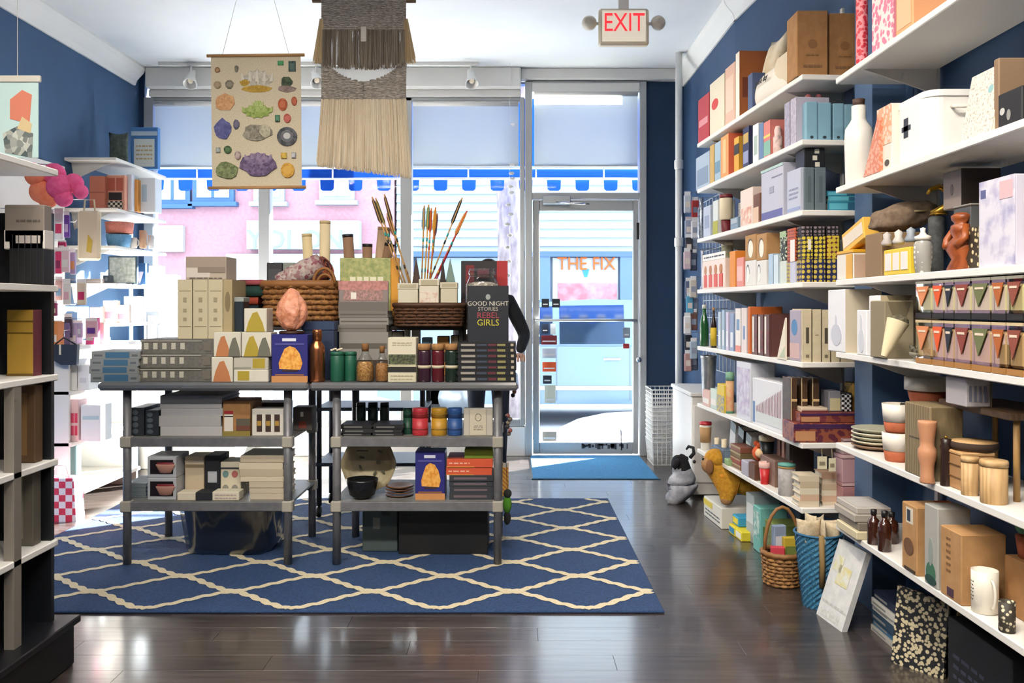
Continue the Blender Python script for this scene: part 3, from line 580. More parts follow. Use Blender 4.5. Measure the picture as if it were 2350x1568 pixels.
t = thing('dried_flower', 'small dried white sprig lying on the green tin', 'flower', (X(772, 4.13), 4.13, Z(808, 4.12) + .002)); [B().ball(((i - 2.5) * .009, .004 * (i % 2), .006 + .003 * (i % 3)), (.008, .006, .005), 0, 8, 5).build('petal', pm('#e6d6bc'), t) for i in range(6)]
for i, (a, b, c) in enumerate(((812, 857, '#c79654'), (858, 891, '#b9824a'))):
    lt('potion_jar', ['round glass jar of golden salts with a cork', 'smaller glass jar of amber salts with a cork'][i], 'jar', TT.at(a, b, 790 + 5 * i), [('contents', [(.78, .01), (.9, .04), (.88, .4), (.7, .52), (0, .53)], pm(c, '#8b5a2a', 'noise', 120, rough=.6)), ('glass', [(.84, 0), (.96, .03), (.96, .42), (.72, .6), (.4, .72), (.38, .84), (.42, .85)], 'cup'), ('cork', [(.34, .8), (.38, .98), (.36, 1), (0, 1)], pm('#8c6137', rough=.8))], 'corked glass jars of salts')
# plant kit box
p = T(4.07, ZT).at(890, 955, 840); carton('kit_box', 'low cream box with a black band on the table edge', 'box', p, .13, pm('#cfc7ac', rough=.7), ((0, 1, .62, .95, '#1c1b19'), ('l', .1, .9, .1, .5, '#b0a78a', 2)))
carton('kit_box', 'cream box with a succulent picture standing on the banded box', 'box', T(4.09, ZT + p.h).at(890, 955, 775), .11, pm('#d6cfb8', rough=.7), ((.02, .98, .04, .4, pm('#5d6b45', '#332c26', 'noise', 90)), ('l', .15, .85, .7, .85, '#a39a80', 2)))
for i, (a, b, c) in enumerate(((957, 988, '#3a2130'), (989, 1019, '#5a1c26'), (1020, 1051, '#1f2f28'))):
    lt('cork_jar', ['dark plum jar with a cork lid', 'dark red jar with a cork lid', 'dark green jar with a cork lid'][i] + ', one of three by the black books', 'jar', TT.at(a, b, 790), [('jar_body', [(.9, 0), (.97, .02), (.97, .78), (.9, .84)], pm(c, rough=.15, spec=.7)), ('paper_label', [(.985, .36), (.985, .44)], pm('#cfc2a4')), ('cork_lid', [(1, .84), (1, .98), (.95, 1), (0, 1)], pm('#b98a5a', '#a17446', 'noise', 120, rough=.85))], 'jars with cork lids')
# black lettered books
def rebel(i): return ((.06, .3, .3, .7, '#9a9488'), (.33, .5, .35, .65, '#3a4658'), (.52, .66, .3, .7, '#5f2430'), (.68, .82, .3, .7, '#8d8652'), (.91, .96, .3, .75, '#b9ad92'))
zs = stack('black_book', ['black book with coloured spine lettering, number %s from the table' % n for n in ('one', 'two', 'three', 'four', 'five', 'six', 'seven')], TT, 1050, 1184, [863, 850, 837, 824, 811, 798, 786], .19, [pm('#17181d', rough=.45)], 'black books piled at the table corner', rebel, jit=.003)
t = bk('black_book', 'black book with chalk lettered cover standing on the black pile', T(4.12, zs).at(1073, 1167, 656), .03, pm('#1d2029', rough=.45), 'f')
hh = T(4.12, zs).at(1073, 1167, 656).h
for s_, tx, sz, c, dz in ((1, 'GOOD NIGHT', .03, '#d5cfc0', .68), (1, 'STORIES', .026, '#b9b3a6', .585), (1, 'REBEL', .04, '#a8424a', .47), (1, 'GIRLS', .042, '#c6bd3c', .34)): text('cover_lettering', tx, sz, pm(c), t, (0, -.002, hh * dz))
B().prism([(.012 * math.cos(i * .785), hh * .8 + .014 * math.sin(i * .785)) for i in range(8)], -.002, 0).build('cover_emblem', '#9aa09c', t)
# ---- riser and the goods on it
ZR = 1.135
t = thing('table_riser', 'low black riser carrying baskets and books at the back of the tables', 'riser', (X(840, 4.42), 4.42, ZT))
rw = X(1062, 4.42) - X(588, 4.42); xo = (X(1062, 4.42) + X(588, 4.42)) / 2 - X(840, 4.42)
B().box(xo - rw / 2, xo + rw / 2, 0, .26, ZR - ZT - .02, ZR - ZT, .003).build('riser_board', pm('#3a3430', rough=.6), t)
for k in (-.49, -.02, .49): B().box(xo + k * rw - .01, xo + k * rw + .01, .01, .25, 0, ZR - ZT - .02).build('riser_leg', pm('#2b2724', rough=.6), t)
def wicker(n, lab, p, d, rows, mt, rim, handles=None, seg=40, tap=.9, sup=3.0):
    t = thing(n, lab, 'basket', p.loc, p.rz); a, b = p.w / 2, d / 2
    def ring(k, z, off): 
        s_ = tap + (1 - tap) * z / p.h; pts = []
        for i in range(seg + 1):
            an = 2 * math.pi * i / seg; ca, sa = math.cos(an), math.sin(an); q = (abs(ca) ** sup + abs(sa) ** sup) ** (-1 / sup); w_ = .0035 * math.cos(an * seg / 2 + off)
            pts.append((ca * q * (a * s_ + w_), d / 2 + sa * q * (b * s_ + w_), z))
        return pts
    m = B(); rh = p.h / rows
    for k in range(rows): m.tube(ring(k, rh * (k + .5), math.pi * (k % 2)), rh * .52, 5, cap=False)
    stuff(m.build('woven_side', mt, t)); B().tube(ring(0, p.h, 0), rh * .75, 8, cap=False).build('rim', rim, t)
    m = B(); s_ = tap; m.add([(q[0], q[1], .01) for q in ring(0, 0, 0)[:-1]], [tuple(range(seg))]); m.build('base', mt, t)
    m = B()
    for i in range(0, seg, 2):
        q0, q1 = ring(0, 0, 0)[i], ring(0, p.h, 0)[i]; m.tube([q0, q1], .003, 4)
    stuff(m.build('stakes', mt, t))
    if handles:
        for hx, hy, hw, hh in handles: B().tube([(hx - hw * math.cos(q), hy, p.h + hh * math.sin(q)) for q in [i * math.pi / 10 for i in range(11)]], .008, 8).build('handle', rim, t)
    return t
wicker('wicker_basket', 'brown wicker basket with loop handles holding rolled blankets', T(4.4, ZR).at(592, 776, 652, ZR), .25, 8, 'wick', pm('#8f5d2d', rough=.6), [(.13, .01, .055, .08), (.13, .03, .04, .05)])
# blankets in the basket
def roll(n, lab, a, b, r, mt, grp=None):
    t = thing(n, lab, 'blanket', a, 0, grp); A, Bv = Vector((0, 0, 0)), Vector(b) - Vector(a); m = B(); d = Bv.normalized()
    pts = [A + Bv * i / 10 for i in range(11)]; m.tube(pts, [r * (.8 + .2 * math.sin(math.pi * (i + 1) / 12) + .04 * math.sin(i * 2.2)) for i in range(11)], 16); m.build('rolled_cloth', mt, t, fix=True)
    up = d.cross(Vector((0, 1, 0))).normalized(); e = B(); e.tube([Bv + d * .004 + (d.cross(up) * math.cos(q) + up * math.sin(q)) * r * (.15 + .75 * q / 14) for q in [i * .35 for i in range(40)]], r * .06, 5); e.build('roll_edge', mt, t); return t
YB_ = 4.5; pl1 = pm('#c4bab0', '#8a4a58', 'cells', 60, rough=.95, bump=.4); pl2 = pm('#54343c', '#b8603a', 'cells', 70, rough=.95, bump=.4)
roll('plaid_blanket', 'rolled plaid blanket in grey, wine and orange leaning out of the basket', (X(640, YB_), YB_ + .02, Z(652, YB_)), (X(735, YB_), YB_ + .02, Z(603, YB_)), .06, pl1)
roll('plaid_blanket', 'dark wine plaid blanket end beside the basket handle', (X(690, YB_), YB_ + .09, Z(640, YB_)), (X(745, YB_), YB_ + .05, Z(610, YB_)), .07, pl2)
ZTX = Z(690, 4.42)
for i, (c, tp, lab) in enumerate((('#34262c', 745, 'dark folded textile at the bottom of the pile beside the basket'), ('#6b2a30', 720, 'wine red folded textile beside the wicker basket'), ('#24333a', 700, 'dark teal folded textile beside the wicker basket'), ('#a8452f', 682, 'rust folded textile beside the wicker basket'), ('#1f4038', 655, 'thick dark green folded textile on top of the textile pile'), ('#9c4a50', 642, 'pink folded textile on top of the green one'))):
    prevz = ZT if i == 0 else zz; p = T(4.46, prevz).at(538 + 3 * (i % 2) + (4 if i == 5 else 0), 590 + (30 if i == 4 else 12 if i == 5 else 0), tp); zz = prevz + p.h
    tt = thing('folded_textile', lab, 'textile', p.loc, 0, 'folded textiles beside the basket')
    k = B(); k.tube([(-p.w / 2, .1, p.h / 2), (p.w / 2, .1, p.h / 2)], p.h / 2, 10); k.build('front_fold', pm(c, rough=.95), tt).location.y = -.1 + p.h / 2
    B().box(-p.w / 2, p.w / 2, p.h / 2, .2, .0, p.h, p.h * .2).build('folded_layers', pm(c, rough=.95), tt)
carton('dark_tin', 'slim dark blue tin with a pale lid behind the gem boxes', 'tin', T(4.2, ZT).at(536, 559, 682), .1, pm('#1f2c36', rough=.4), lid=(.06, pm('#8f9694', rough=.5)))
# books on the riser
zs = stack('grey_book', ['grey hardback in the riser pile, %s from the bottom' % n for n in ('first', 'second', 'third', 'fourth')], T(4.3, ZT + .09), 776, 889, [762, 746, 730, 714], .2, [pm('#8b8680', rough=.6), pm('#767069', rough=.6)], 'grey hardbacks behind the jars', lambda i: ((.03, .97, .4, .6, '#5b564f'),))
p = T(4.3, ZT).at(778, 888, 775); p.h = .089; carton('storage_box', 'low dark brown box under the grey hardbacks', 'box', p, .2, pm('#3a2a20', rough=.6), ((.3, .7, .3, .7, '#7a5a3a'),))
bk('picture_book', 'photo book with a pink and grey farmhouse cover leaning on the hardbacks', turn(T(4.31, zs).at(777, 890, 645), 0), .03, pm('#8b7d78', rough=.5), 'f', pr=((0, 1, .7, 1, pm('#c98a84', '#a9736c', 'noise', 60)), (.1, .9, .35, .7, pm('#b98c84', '#8b706a', 'noise', 90)), (.25, .36, .4, .62, '#e9e3d6'), (0, 1, 0, .3, '#6d6660')))
t = carton('picture_book', 'pale green floral book with an orange spine standing on the riser', 'book', T(4.52, ZR).at(780, 897, 592), .05, pm('#b9b878', '#8d9a5c', 'noise', 40, rough=.5), (('s', 0, 1, 0, 1, pm('#d9952c')), ('l', .2, .85, .6, .78, '#e9e6c8', 1)))
B().box(X(897, 4.52) - X(838, 4.52), X(915, 4.52) - X(838, 4.52), 0, .05, 0, T(4.52, ZR).at(780, 897, 592).h, .002).build('orange_slipcase', pm('#dd9a2e', rough=.5), t)
# paper tubes
def ptube(lab, a, b, r, mt, capm='blk'):
    Bv = Vector(b) - Vector(a); t = thing('paper_tube', lab, 'tube', a, 0, 'cardboard tubes behind the books'); B().tube([(0, 0, 0), tuple(Bv)], r, 18).build('tube', mt, t); d = Bv.normalized(); B().tube([tuple(Bv - d * .012), tuple(Bv + d * .004)], r * 1.04, 18).build('end_cap', capm, t)
yt = 4.60; kt = pm('#8f6e54', rough=.8)
ptube('kraft tube with a black cap, leftmost behind the green book', (X(812, yt), yt, ZR + .001), (X(798, yt), yt, Z(540, yt)), .028, kt)
ptube('short kraft tube with a black cap behind the green book', (X(843, yt), yt, ZR + .001), (X(843, yt), yt, Z(562, yt)), .026, kt)
ptube('kraft tube with a black cap tilted towards the arrows', (X(850, yt + .03), yt + .03, ZR + .001), (X(894, yt + .03), yt + .03, Z(560, yt)), .028, kt)
ptube('pale kraft tube leaning behind the tilted tube', (X(862, yt + .045), yt + .045, ZR + .001), (X(882, yt + .045), yt + .045, Z(522, yt)), .034, pm('#b39678', rough=.85), pm('#a5825f'))
ptube('short yellow paper roll behind the plaid blanket', (X(716, yt + .02), yt + .02, ZR + .001), (X(704, yt + .02), yt + .02, Z(538, yt)), .026, pm('#dcc79a', rough=.9), pm('#c9b180'))
ptube('tall yellow paper roll behind the wicker basket', (X(744, yt + .02), yt + .02, ZR + .001), (X(746, yt + .02), yt + .02, Z(508, yt)), .028, pm('#e0cda4', rough=.9), pm('#c9b180'))
t = thing('dried_bouquet', 'pale dried flower bunch behind the basket handle', 'flowers', (X(765, 4.66), 4.66, ZR)); m = B(); random.seed(5)
for i in range(70): a = random.uniform(-.055, .055); m.ball((a, random.uniform(-.03, .03), random.uniform(.05, .2) - abs(a)), random.uniform(.008, .016), i % 3, 6, 4)
stuff(m.build('flower_heads', [pm('#dccfa0'), pm('#b9b46c'), pm('#c98f6a')], t)); B().tube([(0, 0, 0), (0, 0, .1)], .02, 8).build('stems', pm('#8d8a54'), t)
carton('speaker_box', 'small black and grey box behind the folded textiles', 'box', T(4.62, ZR).at(612, 648, 603), .06, pm('#2b2b30', rough=.5), ((.1, .9, .1, .9, pm('#55555c', '#35353a', 'stripe', 120)),)); carton('speaker_box', 'grey box standing beside the black box', 'box', T(4.62, ZR).at(649, 676, 603), .06, pm('#8b9088', rough=.6), ((.1, .9, .3, .7, '#6b706a'),))
# tan basket with cream boxes and arrows
wicker('willow_tray', 'dark brown woven tray basket holding cream boxes and arrows', T(4.3, ZR).at(901, 1062, 700, ZR), .22, 7, 'wickd', pm('#4a2c18', rough=.6), None, tap=.94, sup=5.0)
zc = ZR + .02
for i, (a, b, tp, c, lab) in enumerate(((912, 960, 650, '#d3ccb6', 'cream gift box at the left of the tray basket'), (961, 1008, 640, '#dcd4c2', 'cream gift box with a floral panel in the middle of the tray basket'), (1010, 1050, 648, '#cfc6ae', 'cream gift box at the arrow side of the tray basket'))):
    carton('gift_box', lab, 'box', T(4.34, zc).at(a, b, tp), .07, pm(c, rough=.75), ((.1, .9, .85, .97, '#b3a98e'), (.05, .95, .1, .7, pm('#e3d6c4', '#c98f7c', 'noise', 40, th=.62))) if i == 1 else ((.1, .9, .88, .97, '#b3a98e'),), 'cream gift boxes in the tray basket', lid=(.16, pm(c, rough=.7)))
def arrow(lab, a, b, c1, c2):
    Bv = Vector(b) - Vector(a); t = thing('painted_arrow', lab, 'arrow', a, 0, 'painted arrows in the tray basket'); B().tube([(0, 0, 0), tuple(Bv)], .0042, 6).build('shaft', c1, t); d = Bv.normalized(); n = d.cross(Vector((0, 1, 0))).normalized(); L = Bv.length
    for k in range(3):
        q = [Bv * (1 - .26 - .02) , Bv * (1 - .22) + n * .012, Bv * .96 + n * .009, Bv]
        rot = Matrix.Rotation(k * 2.094, 3, d); m = B(); v = [rot @ (p - d * p.dot(d)) + d * p.dot(d) for p in q]; th_ = d.cross(rot @ n) * .0012
        m.add([tuple(p + th_) for p in v] + [tuple(p - th_) for p in v], [(0, 1, 2, 3), (7, 6, 5, 4), (0, 4, 5, 1), (1, 5, 6, 2), (2, 6, 7, 3)]); m.build('fletching', c2, t)
    for k, cc in ((.55, c2), (.62, '#2fa6a0'), (.3, c2)): B().tube([tuple(Bv * k), tuple(Bv * (k + .035))], .0052, 6).build('painted_band', cc, t)
ya = 4.47; base = [(940, 640), (948, 640), (955, 640)]
aw = pm('#c79a5c', rough=.6); dk = pm('#3a2f28', rough=.7)
for i, (x0, x1, y1, c1, c2, lab) in enumerate(((938, 854, 452, aw, dk, 'arrow with dark fletching, outermost at the left of the tray'), (944, 862, 455, aw, '#5a6a3a', 'arrow with olive fletching leaning left'), (950, 882, 446, aw, dk, 'tall arrow with dark fletching leaning left'), (956, 888, 490, aw, '#7a4a2a', 'shorter arrow with brown fletching leaning left'),
    (966, 974, 472, '#c98b3c', '#7a8a8e', 'upright arrow with grey fletching'), (972, 984, 470, '#d99a3c', '#4a8a6a', 'upright arrow with green fletching'), (978, 990, 478, '#d98a2c', '#c9402c', 'upright arrow with red fletching'), (984, 1000, 476, '#c9722c', '#d9b23c', 'upright arrow with yellow fletching'), (980, 1004, 490, '#b9723c', '#6a4a6a', 'upright arrow with plum fletching'),
    (968, 1061, 454, aw, '#1c1a1c', 'tall arrow with black fletching leaning right'), (974, 1072, 484, '#c9402c', '#d9a24c', 'arrow with orange fletching leaning right'), (980, 1068, 490, '#b93a6a', '#8a5a2c', 'pink shafted arrow leaning right'))):
    yy = ya + .008 * (i % 5); arrow(lab, (X(x0, yy), yy, Z(690, yy)), (X(x1, yy), yy, Z(y1, yy)), c1, c2)
for i, (a, b, tp, c, lab) in enumerate(((944, 966, 590, '#4a3a34', 'dark folded card standing behind the cream boxes'), (1008, 1024, 592, '#3a3430', 'dark narrow card beside the arrows'), (1020, 1046, 592, '#7d948a', 'sage green pointed card beside the arrows'))):
    p = T(4.43 + .01 * i, zc).at(a, b, tp); t = thing('pointed_card', lab, 'card', p.loc, 0); B().prism([(-p.w / 2, 0), (p.w / 2, 0), (p.w / 2, p.h * .6), (0, p.h), (-p.w / 2, p.h * .55)], 0, .004).build('card', pm(c, rough=.8), t); B().box(-p.w * .35, p.w * .35, -.001, 0, p.h * .1, p.h * .4).build('printed_panel', pm('#b9ab90'), t)
# glass jar and red book
carton('boxed_book', 'black and red boxed book standing behind the glass jar', 'book', T(4.5, ZR - .1).at(1058, 1165, 599), .05, pm('#1d1418', rough=.5), ((.77, 1, 0, 1, pm('#b02a2c')), (.1, .28, .6, .95, '#7a1f24'), (.35, .6, .8, .9, '#6a3a44'), (.0, .77, .3, .55, '#3a2026')))
carton('plinth_box', 'dark box behind the black books carrying the boxed book', 'box', P((X(1111, 4.48), 4.48, ZT), 0, X(1165, 4.48) - X(1058, 4.48), ZR - .1 - ZT), .16, pm('#2b2320', rough=.6), ((.1, .9, .2, .8, '#4a3a30'),))
lt('apothecary_jar', 'clear glass jar of white shells behind the black chalk lettered book', 'jar', T(4.3, ZT + .001).at(1066, 1146, 616), [('shells', [(.8, .3), (.92, .32), (.92, .86), (.5, .88), (0, .88)], pm('#d8cdbd', '#a2968a', 'vor', 60, rough=.5, bump=.6)), ('glass', [(.9, 0), (.98, .02), (.98, .85), (.8, .92), (.78, .94)], 'cup'), ('lid', [(.8, .94), (.84, .96), (.8, 1), (0, 1)], 'cup')])
# small goods under the riser
for i, (a, b, tp, c, lab) in enumerate(((900, 925, 760, '#8a8478', 'small grey carton in the shade under the tray basket'), (928, 938, 755, '#d6d2c8', 'slim white carton in the shade under the tray basket'), (944, 962, 752, '#c4c0b4', 'white tin in the shade under the tray basket'), (968, 990, 775, '#5c7a8a', 'slate blue carton under the tray basket'), (1003, 1030, 772, '#a8763f', 'amber carton under the tray basket'), (1034, 1052, 770, '#8b7c64', 'tan pouch box under the tray basket'))):
    carton('small_carton', lab, 'box', T(4.45, ZT).at(a, b, tp), .08, pm(c, rough=.7), ((.15, .85, .35, .6, '#3a352e'),))
# ---- left table, upper shelf
TA = T(4.17, Z1)
for i, (a, b) in enumerate(((299, 330), (333, 364))): carton('spiral_notebook_box', ['black box with ring print beside the left table leg', 'black box with ring print beside the white ledger pile'][i], 'box', TA.at(a, b, 936 + 6 * i), .2, pm('#23282e', rough=.5), tuple(('e', .15, .6, .08 + .22 * k, .26 + .22 * k, pm('#4b545c')) for k in range(4)))
stack('album', ['white paper album, %s in the pile under the left table top' % n for n in ('first from the shelf', 'second from the shelf', 'third from the shelf', 'fourth from the shelf', 'fifth from the shelf', 'topmost')], TA, 366, 508, [979, 955, 938, 926, 917, 908], .28, [pm('#b5b3b2', rough=.7), pm('#a8a6a5', rough=.7)], 'white albums in a pile', pg=pm('#c2c0bd'))
carton('kraft_box', 'kraft box with a white and red card on the upper left shelf', 'box', TA.at(511, 574, 921), .2, 'kraft2', ((.0, 1, 0, .16, pm('#8a7838')), (.06, .38, .14, .62, '#d8d2c4'), (.06, .38, .64, .72, '#a2242c'), (.06, .38, .55, .58, '#1c1c20'), (.5, 1, .3, .5, '#5b5446'), (.5, 1, .16, .3, '#6b4030')))
carton('window_box', 'white box with three dark windows on the upper left shelf', 'box', TA.at(578, 651, 939), .1, pm('#d4cec2', rough=.7), tuple((.15 + .28 * k, .32 + .28 * k, .16, .8, pm('#3a2620')) for k in range(3)) + tuple((.17 + .28 * k, .3 + .28 * k, .38, .56, pm('#a8843a')) for k in range(3)))
carton('kraft_box', 'dim brown box at the back of the upper left shelf', 'box', T(4.4, Z1).at(575, 655, 925), .15, pm('#4a3a2a', rough=.8), ((.2, .8, .3, .7, '#6a543a'),))
carton('small_carton', 'small rust and grey carton behind the middle table leg', 'box', T(4.35, Z1).at(672, 716, 935), .1, pm('#5c544e', rough=.7), ((.3, .7, .1, .4, '#8a4030'), (.4, .55, .6, .8, '#d8d4c8')))
# ---- left table, lower shelf
TB = T(4.16, Z2)
stack('grey_catalogue', ['grey catalogue, %s from the shelf, beside the bowl boxes' % n for n in ('first', 'second', 'third', 'fourth')], T(4.22, Z2), 285, 336, [1140, 1130, 1120, 1110], .2, [pm('#6b7478', rough=.7)], 'grey catalogues')
zz = Z2
for i, tp in enumerate((1097, 1048)):
    p = T(4.16, zz).at(338, 404, tp); t = carton('bowl_box', ['white window box showing a pink bowl, on the lower left shelf', 'white window box showing a pink bowl, on top of the other bowl box'][i], 'box', p, .17, pm('#b4b6ba', rough=.6), ((.1, .9, .18, .84, pm('#1c1418', rough=.3)),), 'bowl boxes'); zz += p.h
    B().lathe([(.0, .22 * p.h), (p.w * .2, .24 * p.h), (p.w * .34, .6 * p.h), (p.w * .34, .64 * p.h), (p.w * .3, .64 * p.h)], 18, sq=.12).build('bowl_picture', pm('#b98878', rough=.5), t, (.02, -.006, 0)); B().lathe([(p.w * .3, .62 * p.h), (p.w * .3, .72 * p.h), (0, .73 * p.h)], 18, sq=.12).build('bowl_picture', pm('#7a2026', rough=.5), t, (.02, -.006, 0))
zz = Z2
for i, (a, b, tp, c, pr, lab, Y) in enumerate(((406, 448, 1131, '#d8cdb6', (), 'small cream box at the front of the lower left shelf', 4.15), (449, 486, 1130, '#1d2026', (), 'small black box at the front of the lower left shelf', 4.15), (487, 548, 1129, '#d6ceb8', (('l', .1, .9, .1, .8, '#b39b98', 2),), 'small cream printed box at the front of the lower left shelf', 4.15),
    (424, 468, 1048, '#c9b79a', ((0, 1, .72, .8, '#8a7a60'), (0, 1, .86, .9, '#e0d6c0')), 'tall tan box behind the small cream box', 4.24), (470, 505, 1046, '#1a1c22', ((.2, .8, .35, .62, '#b3b6ba'),), 'tall black box with a grey label on the lower left shelf', 4.23), (506, 553, 1060, '#d2c8ae', (('e', .1, .4, .55, .75, '#6b8a84'), ('e', .55, .85, .55, .75, '#a8605a'), ('e', .1, .4, .15, .35, '#8a857a'), ('e', .55, .85, .15, .35, '#8a857a'), (0, 1, .8, .84, '#3a3a40')), 'tall cream box with round motifs on the lower left shelf', 4.23))):
    carton('gift_box', lab, 'box', T(Y, Z2).at(a, b, tp), .08 if Y < 4.2 else .14, pm(c, rough=.7), pr, 'gift boxes on the lower left shelf')
zz = stack('cream_book', ['cream paged book, %s from the lower left shelf' % n for n in ('first', 'second', 'third')], T(4.17, Z2), 572, 651, [1133, 1120, 1106], .22, [pm('#c0b29c', rough=.7)], 'cream books on the lower left shelf'); stack('cream_book', ['wider cream book, %s of the upper pile on the lower left shelf' % n for n in ('first', 'second', 'third', 'topmost')], T(4.17, zz), 550, 651, [1094, 1078, 1062, 1046], .22, [pm('#cfc0a6', rough=.7), pm('#b9aa92', rough=.7)], 'cream books on the lower left shelf')
# plastic wrapped tub under the left table
t = thing('storage_tub', 'dark tub wrapped in clear plastic on the rug under the left table', 'tub', (X(536, 4.4), 4.25, .012)); m = B(); seg = 36
for nm, mt, g in (('tub', pm('#2a2c30', rough=.5), 0.0), ('plastic_wrap', 'film', .014)):
    m = B(); v = []; prof = [(.0, 0 if g == 0 else -.0), (.78, .0), (.86, .03), (1.0, .26), (1.02, .27)]
    for r, z in prof:
        for k in range(seg):
            a = 2 * math.pi * k / seg; q = (abs(math.cos(a)) ** 4 + abs(math.sin(a)) ** 4) ** -.25; wob = (noise.noise(Vector((math.cos(a) * 6, math.sin(a) * 6, z * 30))) * .022 if g else 0); v.append((math.cos(a) * q * (.245 * r + g + wob), .2 + math.sin(a) * q * (.19 * r + g + wob), z + (.0 if z > .01 else .0)))
    m.add(v, [(i * seg + k, i * seg + (k + 1) % seg, (i + 1) * seg + (k + 1) % seg, (i + 1) * seg + k) for i in range(4) for k in range(seg)], 0, True).build(nm, mt, t)
B().lathe([(.1, .262), (.235, .268), (.235, .276), (0, .28)], 24, 0, .2, sq=.8).build('tub_lid', pm('#34373c', rough=.5), t)
# ---- right table, upper shelf
TC = T(4.17, Z1)
for j, (a, b) in enumerate(((782, 852), (855, 924))): stack('black_notebook', ['black notebook, %s of the pile beside the %s' % (n, ('right table leg', 'candle tins')[j]) for n in ('bottom', 'second', 'top')], TC, a, b, [994, 985, 975], .15, [pm('#17181b', rough=.5), pm('#222326', rough=.5)], 'black notebooks', lambda i: ((.1, .7, .3, .6, '#6b6a66'),))
for i, (a, b, c, cc, lab) in enumerate(((924, 946, '#1f4a3a', '#173a2d', 'dark green candle tin beside the red one'), (944, 981, '#b8343c', '#8f262c', 'red candle tin on the upper right shelf'), (988, 1025, '#b98a26', '#94701e', 'mustard yellow candle tin on the upper right shelf'), (1026, 1060, '#28508c', '#1e3e70', 'blue candle tin on the upper right shelf'))):
    lt('candle_tin', lab, 'candle', T(4.17 + (.05 if i == 0 else 0), Z1).at(a, b, 936), [('tin', [(.95, 0), (1, .02), (1, .62)], pm(c, rough=.45)), ('lid', [(1.02, .62), (1.02, .93), (.95, .97), (0, .975)], pm(c, rough=.4)), ('label_band', [(1.012, .2), (1.012, .26)], pm(cc)), ('lid_band', [(1.03, .72), (1.03, .76)], pm(cc))], 'coloured candle tins')
t = carton('card_pack', 'white card pack with a wreath drawing on the upper right shelf', 'box', TC.at(1064, 1131, 938), .05, pm('#bdb6a8', rough=.7), ((.22, .76, .04, .95, pm('#c9bfa9')), ('l', .34, .66, .2, .4, '#6e665a', 3), (.2, .205, 0, 1, '#8d867a'), (.77, .775, 0, 1, '#8d867a')))
hp = TC.at(1064, 1131, 938).h; m = B(); [m.tube([(.014 * math.cos(q + k) , -.0018, hp * .68 + .018 * math.sin(q + k)) for q in (0, .7, 1.4)], .0012, 4) for k in (0, 1.57, 3.14, 4.71)]; stuff(m.build('wreath_print', '#4a443c', t))
for i, (a, b) in enumerate(((815, 838), (842, 866), (870, 892))): lt('green_jar', ['dark green lidded jar at the back, nearest the right table leg', 'dark green lidded jar at the back, middle of three', 'dark green lidded jar at the back, nearest the red tin'][i], 'jar', T(4.42, Z1).at(a, b, 925), [('jar', [(.95, 0), (1, .02), (1, .8), (.9, .84)], pm('#16302a', rough=.3)), ('lid', [(.95, .84), (.95, .97), (.9, 1), (0, 1)], pm('#22282a', rough=.4))], 'dark green jars at the back')
# ---- right table, lower shelf
TD = T(4.17, Z2); t = thing('painted_plate', 'large scalloped cream plate with leaf print standing on its edge', 'plate', (X(846, 4.3), 4.3, Z2 + .012))
pr = .134; m = B(); seg = 48; v = []
for r, y in ((0, .0), (.7, .0), (.8, -.008), (1.0, -.026), (1.0, -.018), (.8, .006), (.7, .014), (0, .014)):
    for k in range(seg): a = 2 * math.pi * k / seg; q = r * pr * (1 + .02 * math.cos(8 * a)); v.append((q * math.cos(a), y, pr + q * math.sin(a)))
m.add(v, [(i * seg + k, (i + 1) * seg + k, (i + 1) * seg + (k + 1) % seg, i * seg + (k + 1) % seg) for i in range(7) for k in range(seg)], 0, True); pp = m.build('plate', pm('#b3a583', '#a89974', 'noise', 20, rough=.35), t, fix=True); pp.rotation_euler.x = R(-8)
for dx, dz, rot in ((.06, .2, .4), (.05, .15, -.5), (-.03, .17, .2), (-.04, .12, 1.2), (.03, .09, -1), (.07, .1, .8)): B().prism([(.014 * math.cos(q) , .006 * math.sin(q)) for q in [i * .785 for i in range(8)]], -.003, 0).build('leaf_print', pm('#5b5844'), t, (dx, -.004 - (dz - pr) * .14, dz)).rotation_euler.y = rot
B().prism([(-.06, .2), (.0, .2), (.0, .205), (-.055, .205)], -.012, -.008).build('print_line', '#5b5844', t)
lt('black_bowl', 'black bowl in front of the scalloped plate', 'bowl', T(4.13, Z2).at(788, 862, 1106), [('bowl', [(.45, 0), (.8, .2), (1, .9), (1, 1), (.94, 1), (.72, .3), (0, .12)], pm('#16171a', rough=.25))], seg=28)
zz = Z2
for i in range(4): lt('wooden_plate', 'dark wooden plate, %s of the stack beside the salt lamp carton' % ('bottom', 'second', 'third', 'top')[i], 'plate', T(4.2, zz).at(880, 946, 1140 - i * 7 - (0 if i < 3 else 0)), [('plate', [(.5, 0), (1, .7), (1, 1), (.92, 1), (.5, .4), (0, .4)], pm('#6b4426', '#4f3019', 'wood', 40, rough=.4))], 'dark wooden plates', seg=24); zz += .011
saltbox('dark blue carton picturing a salt lamp, on the lower right shelf', TD.at(953, 1021, 1036), .12)
zz = stack('dark_book', ['dark grey book, %s in the pile under the orange books' % n for n in ('bottom', 'second', 'third', 'top')], TD, 1030, 1131, [1131, 1118, 1105, 1091], .2, [pm('#33363c', rough=.5)], 'dark books on the lower right shelf', lambda i: ((.1, .85, .3, .65, '#6a5a60'),))
zz2 = stack('orange_book', ['lower orange book with white spine print', 'upper orange book with white spine print'], T(4.165, zz), 1025, 1130, [1073, 1054], .2, [pm('#cc5433', rough=.5)], 'orange books on the lower right shelf', lambda i: (('l', .05, .5, .3, .7, '#e8b49c', 1), (.0, .6, .02, .1, '#d99a3a')))
carton('game_box', 'lime green box on top of the orange books', 'box', T(4.19, zz2).at(1066, 1132, 1031), .16, pm('#86a02c', rough=.5), ((0, 1, 0, .35, '#6b8a24'),))
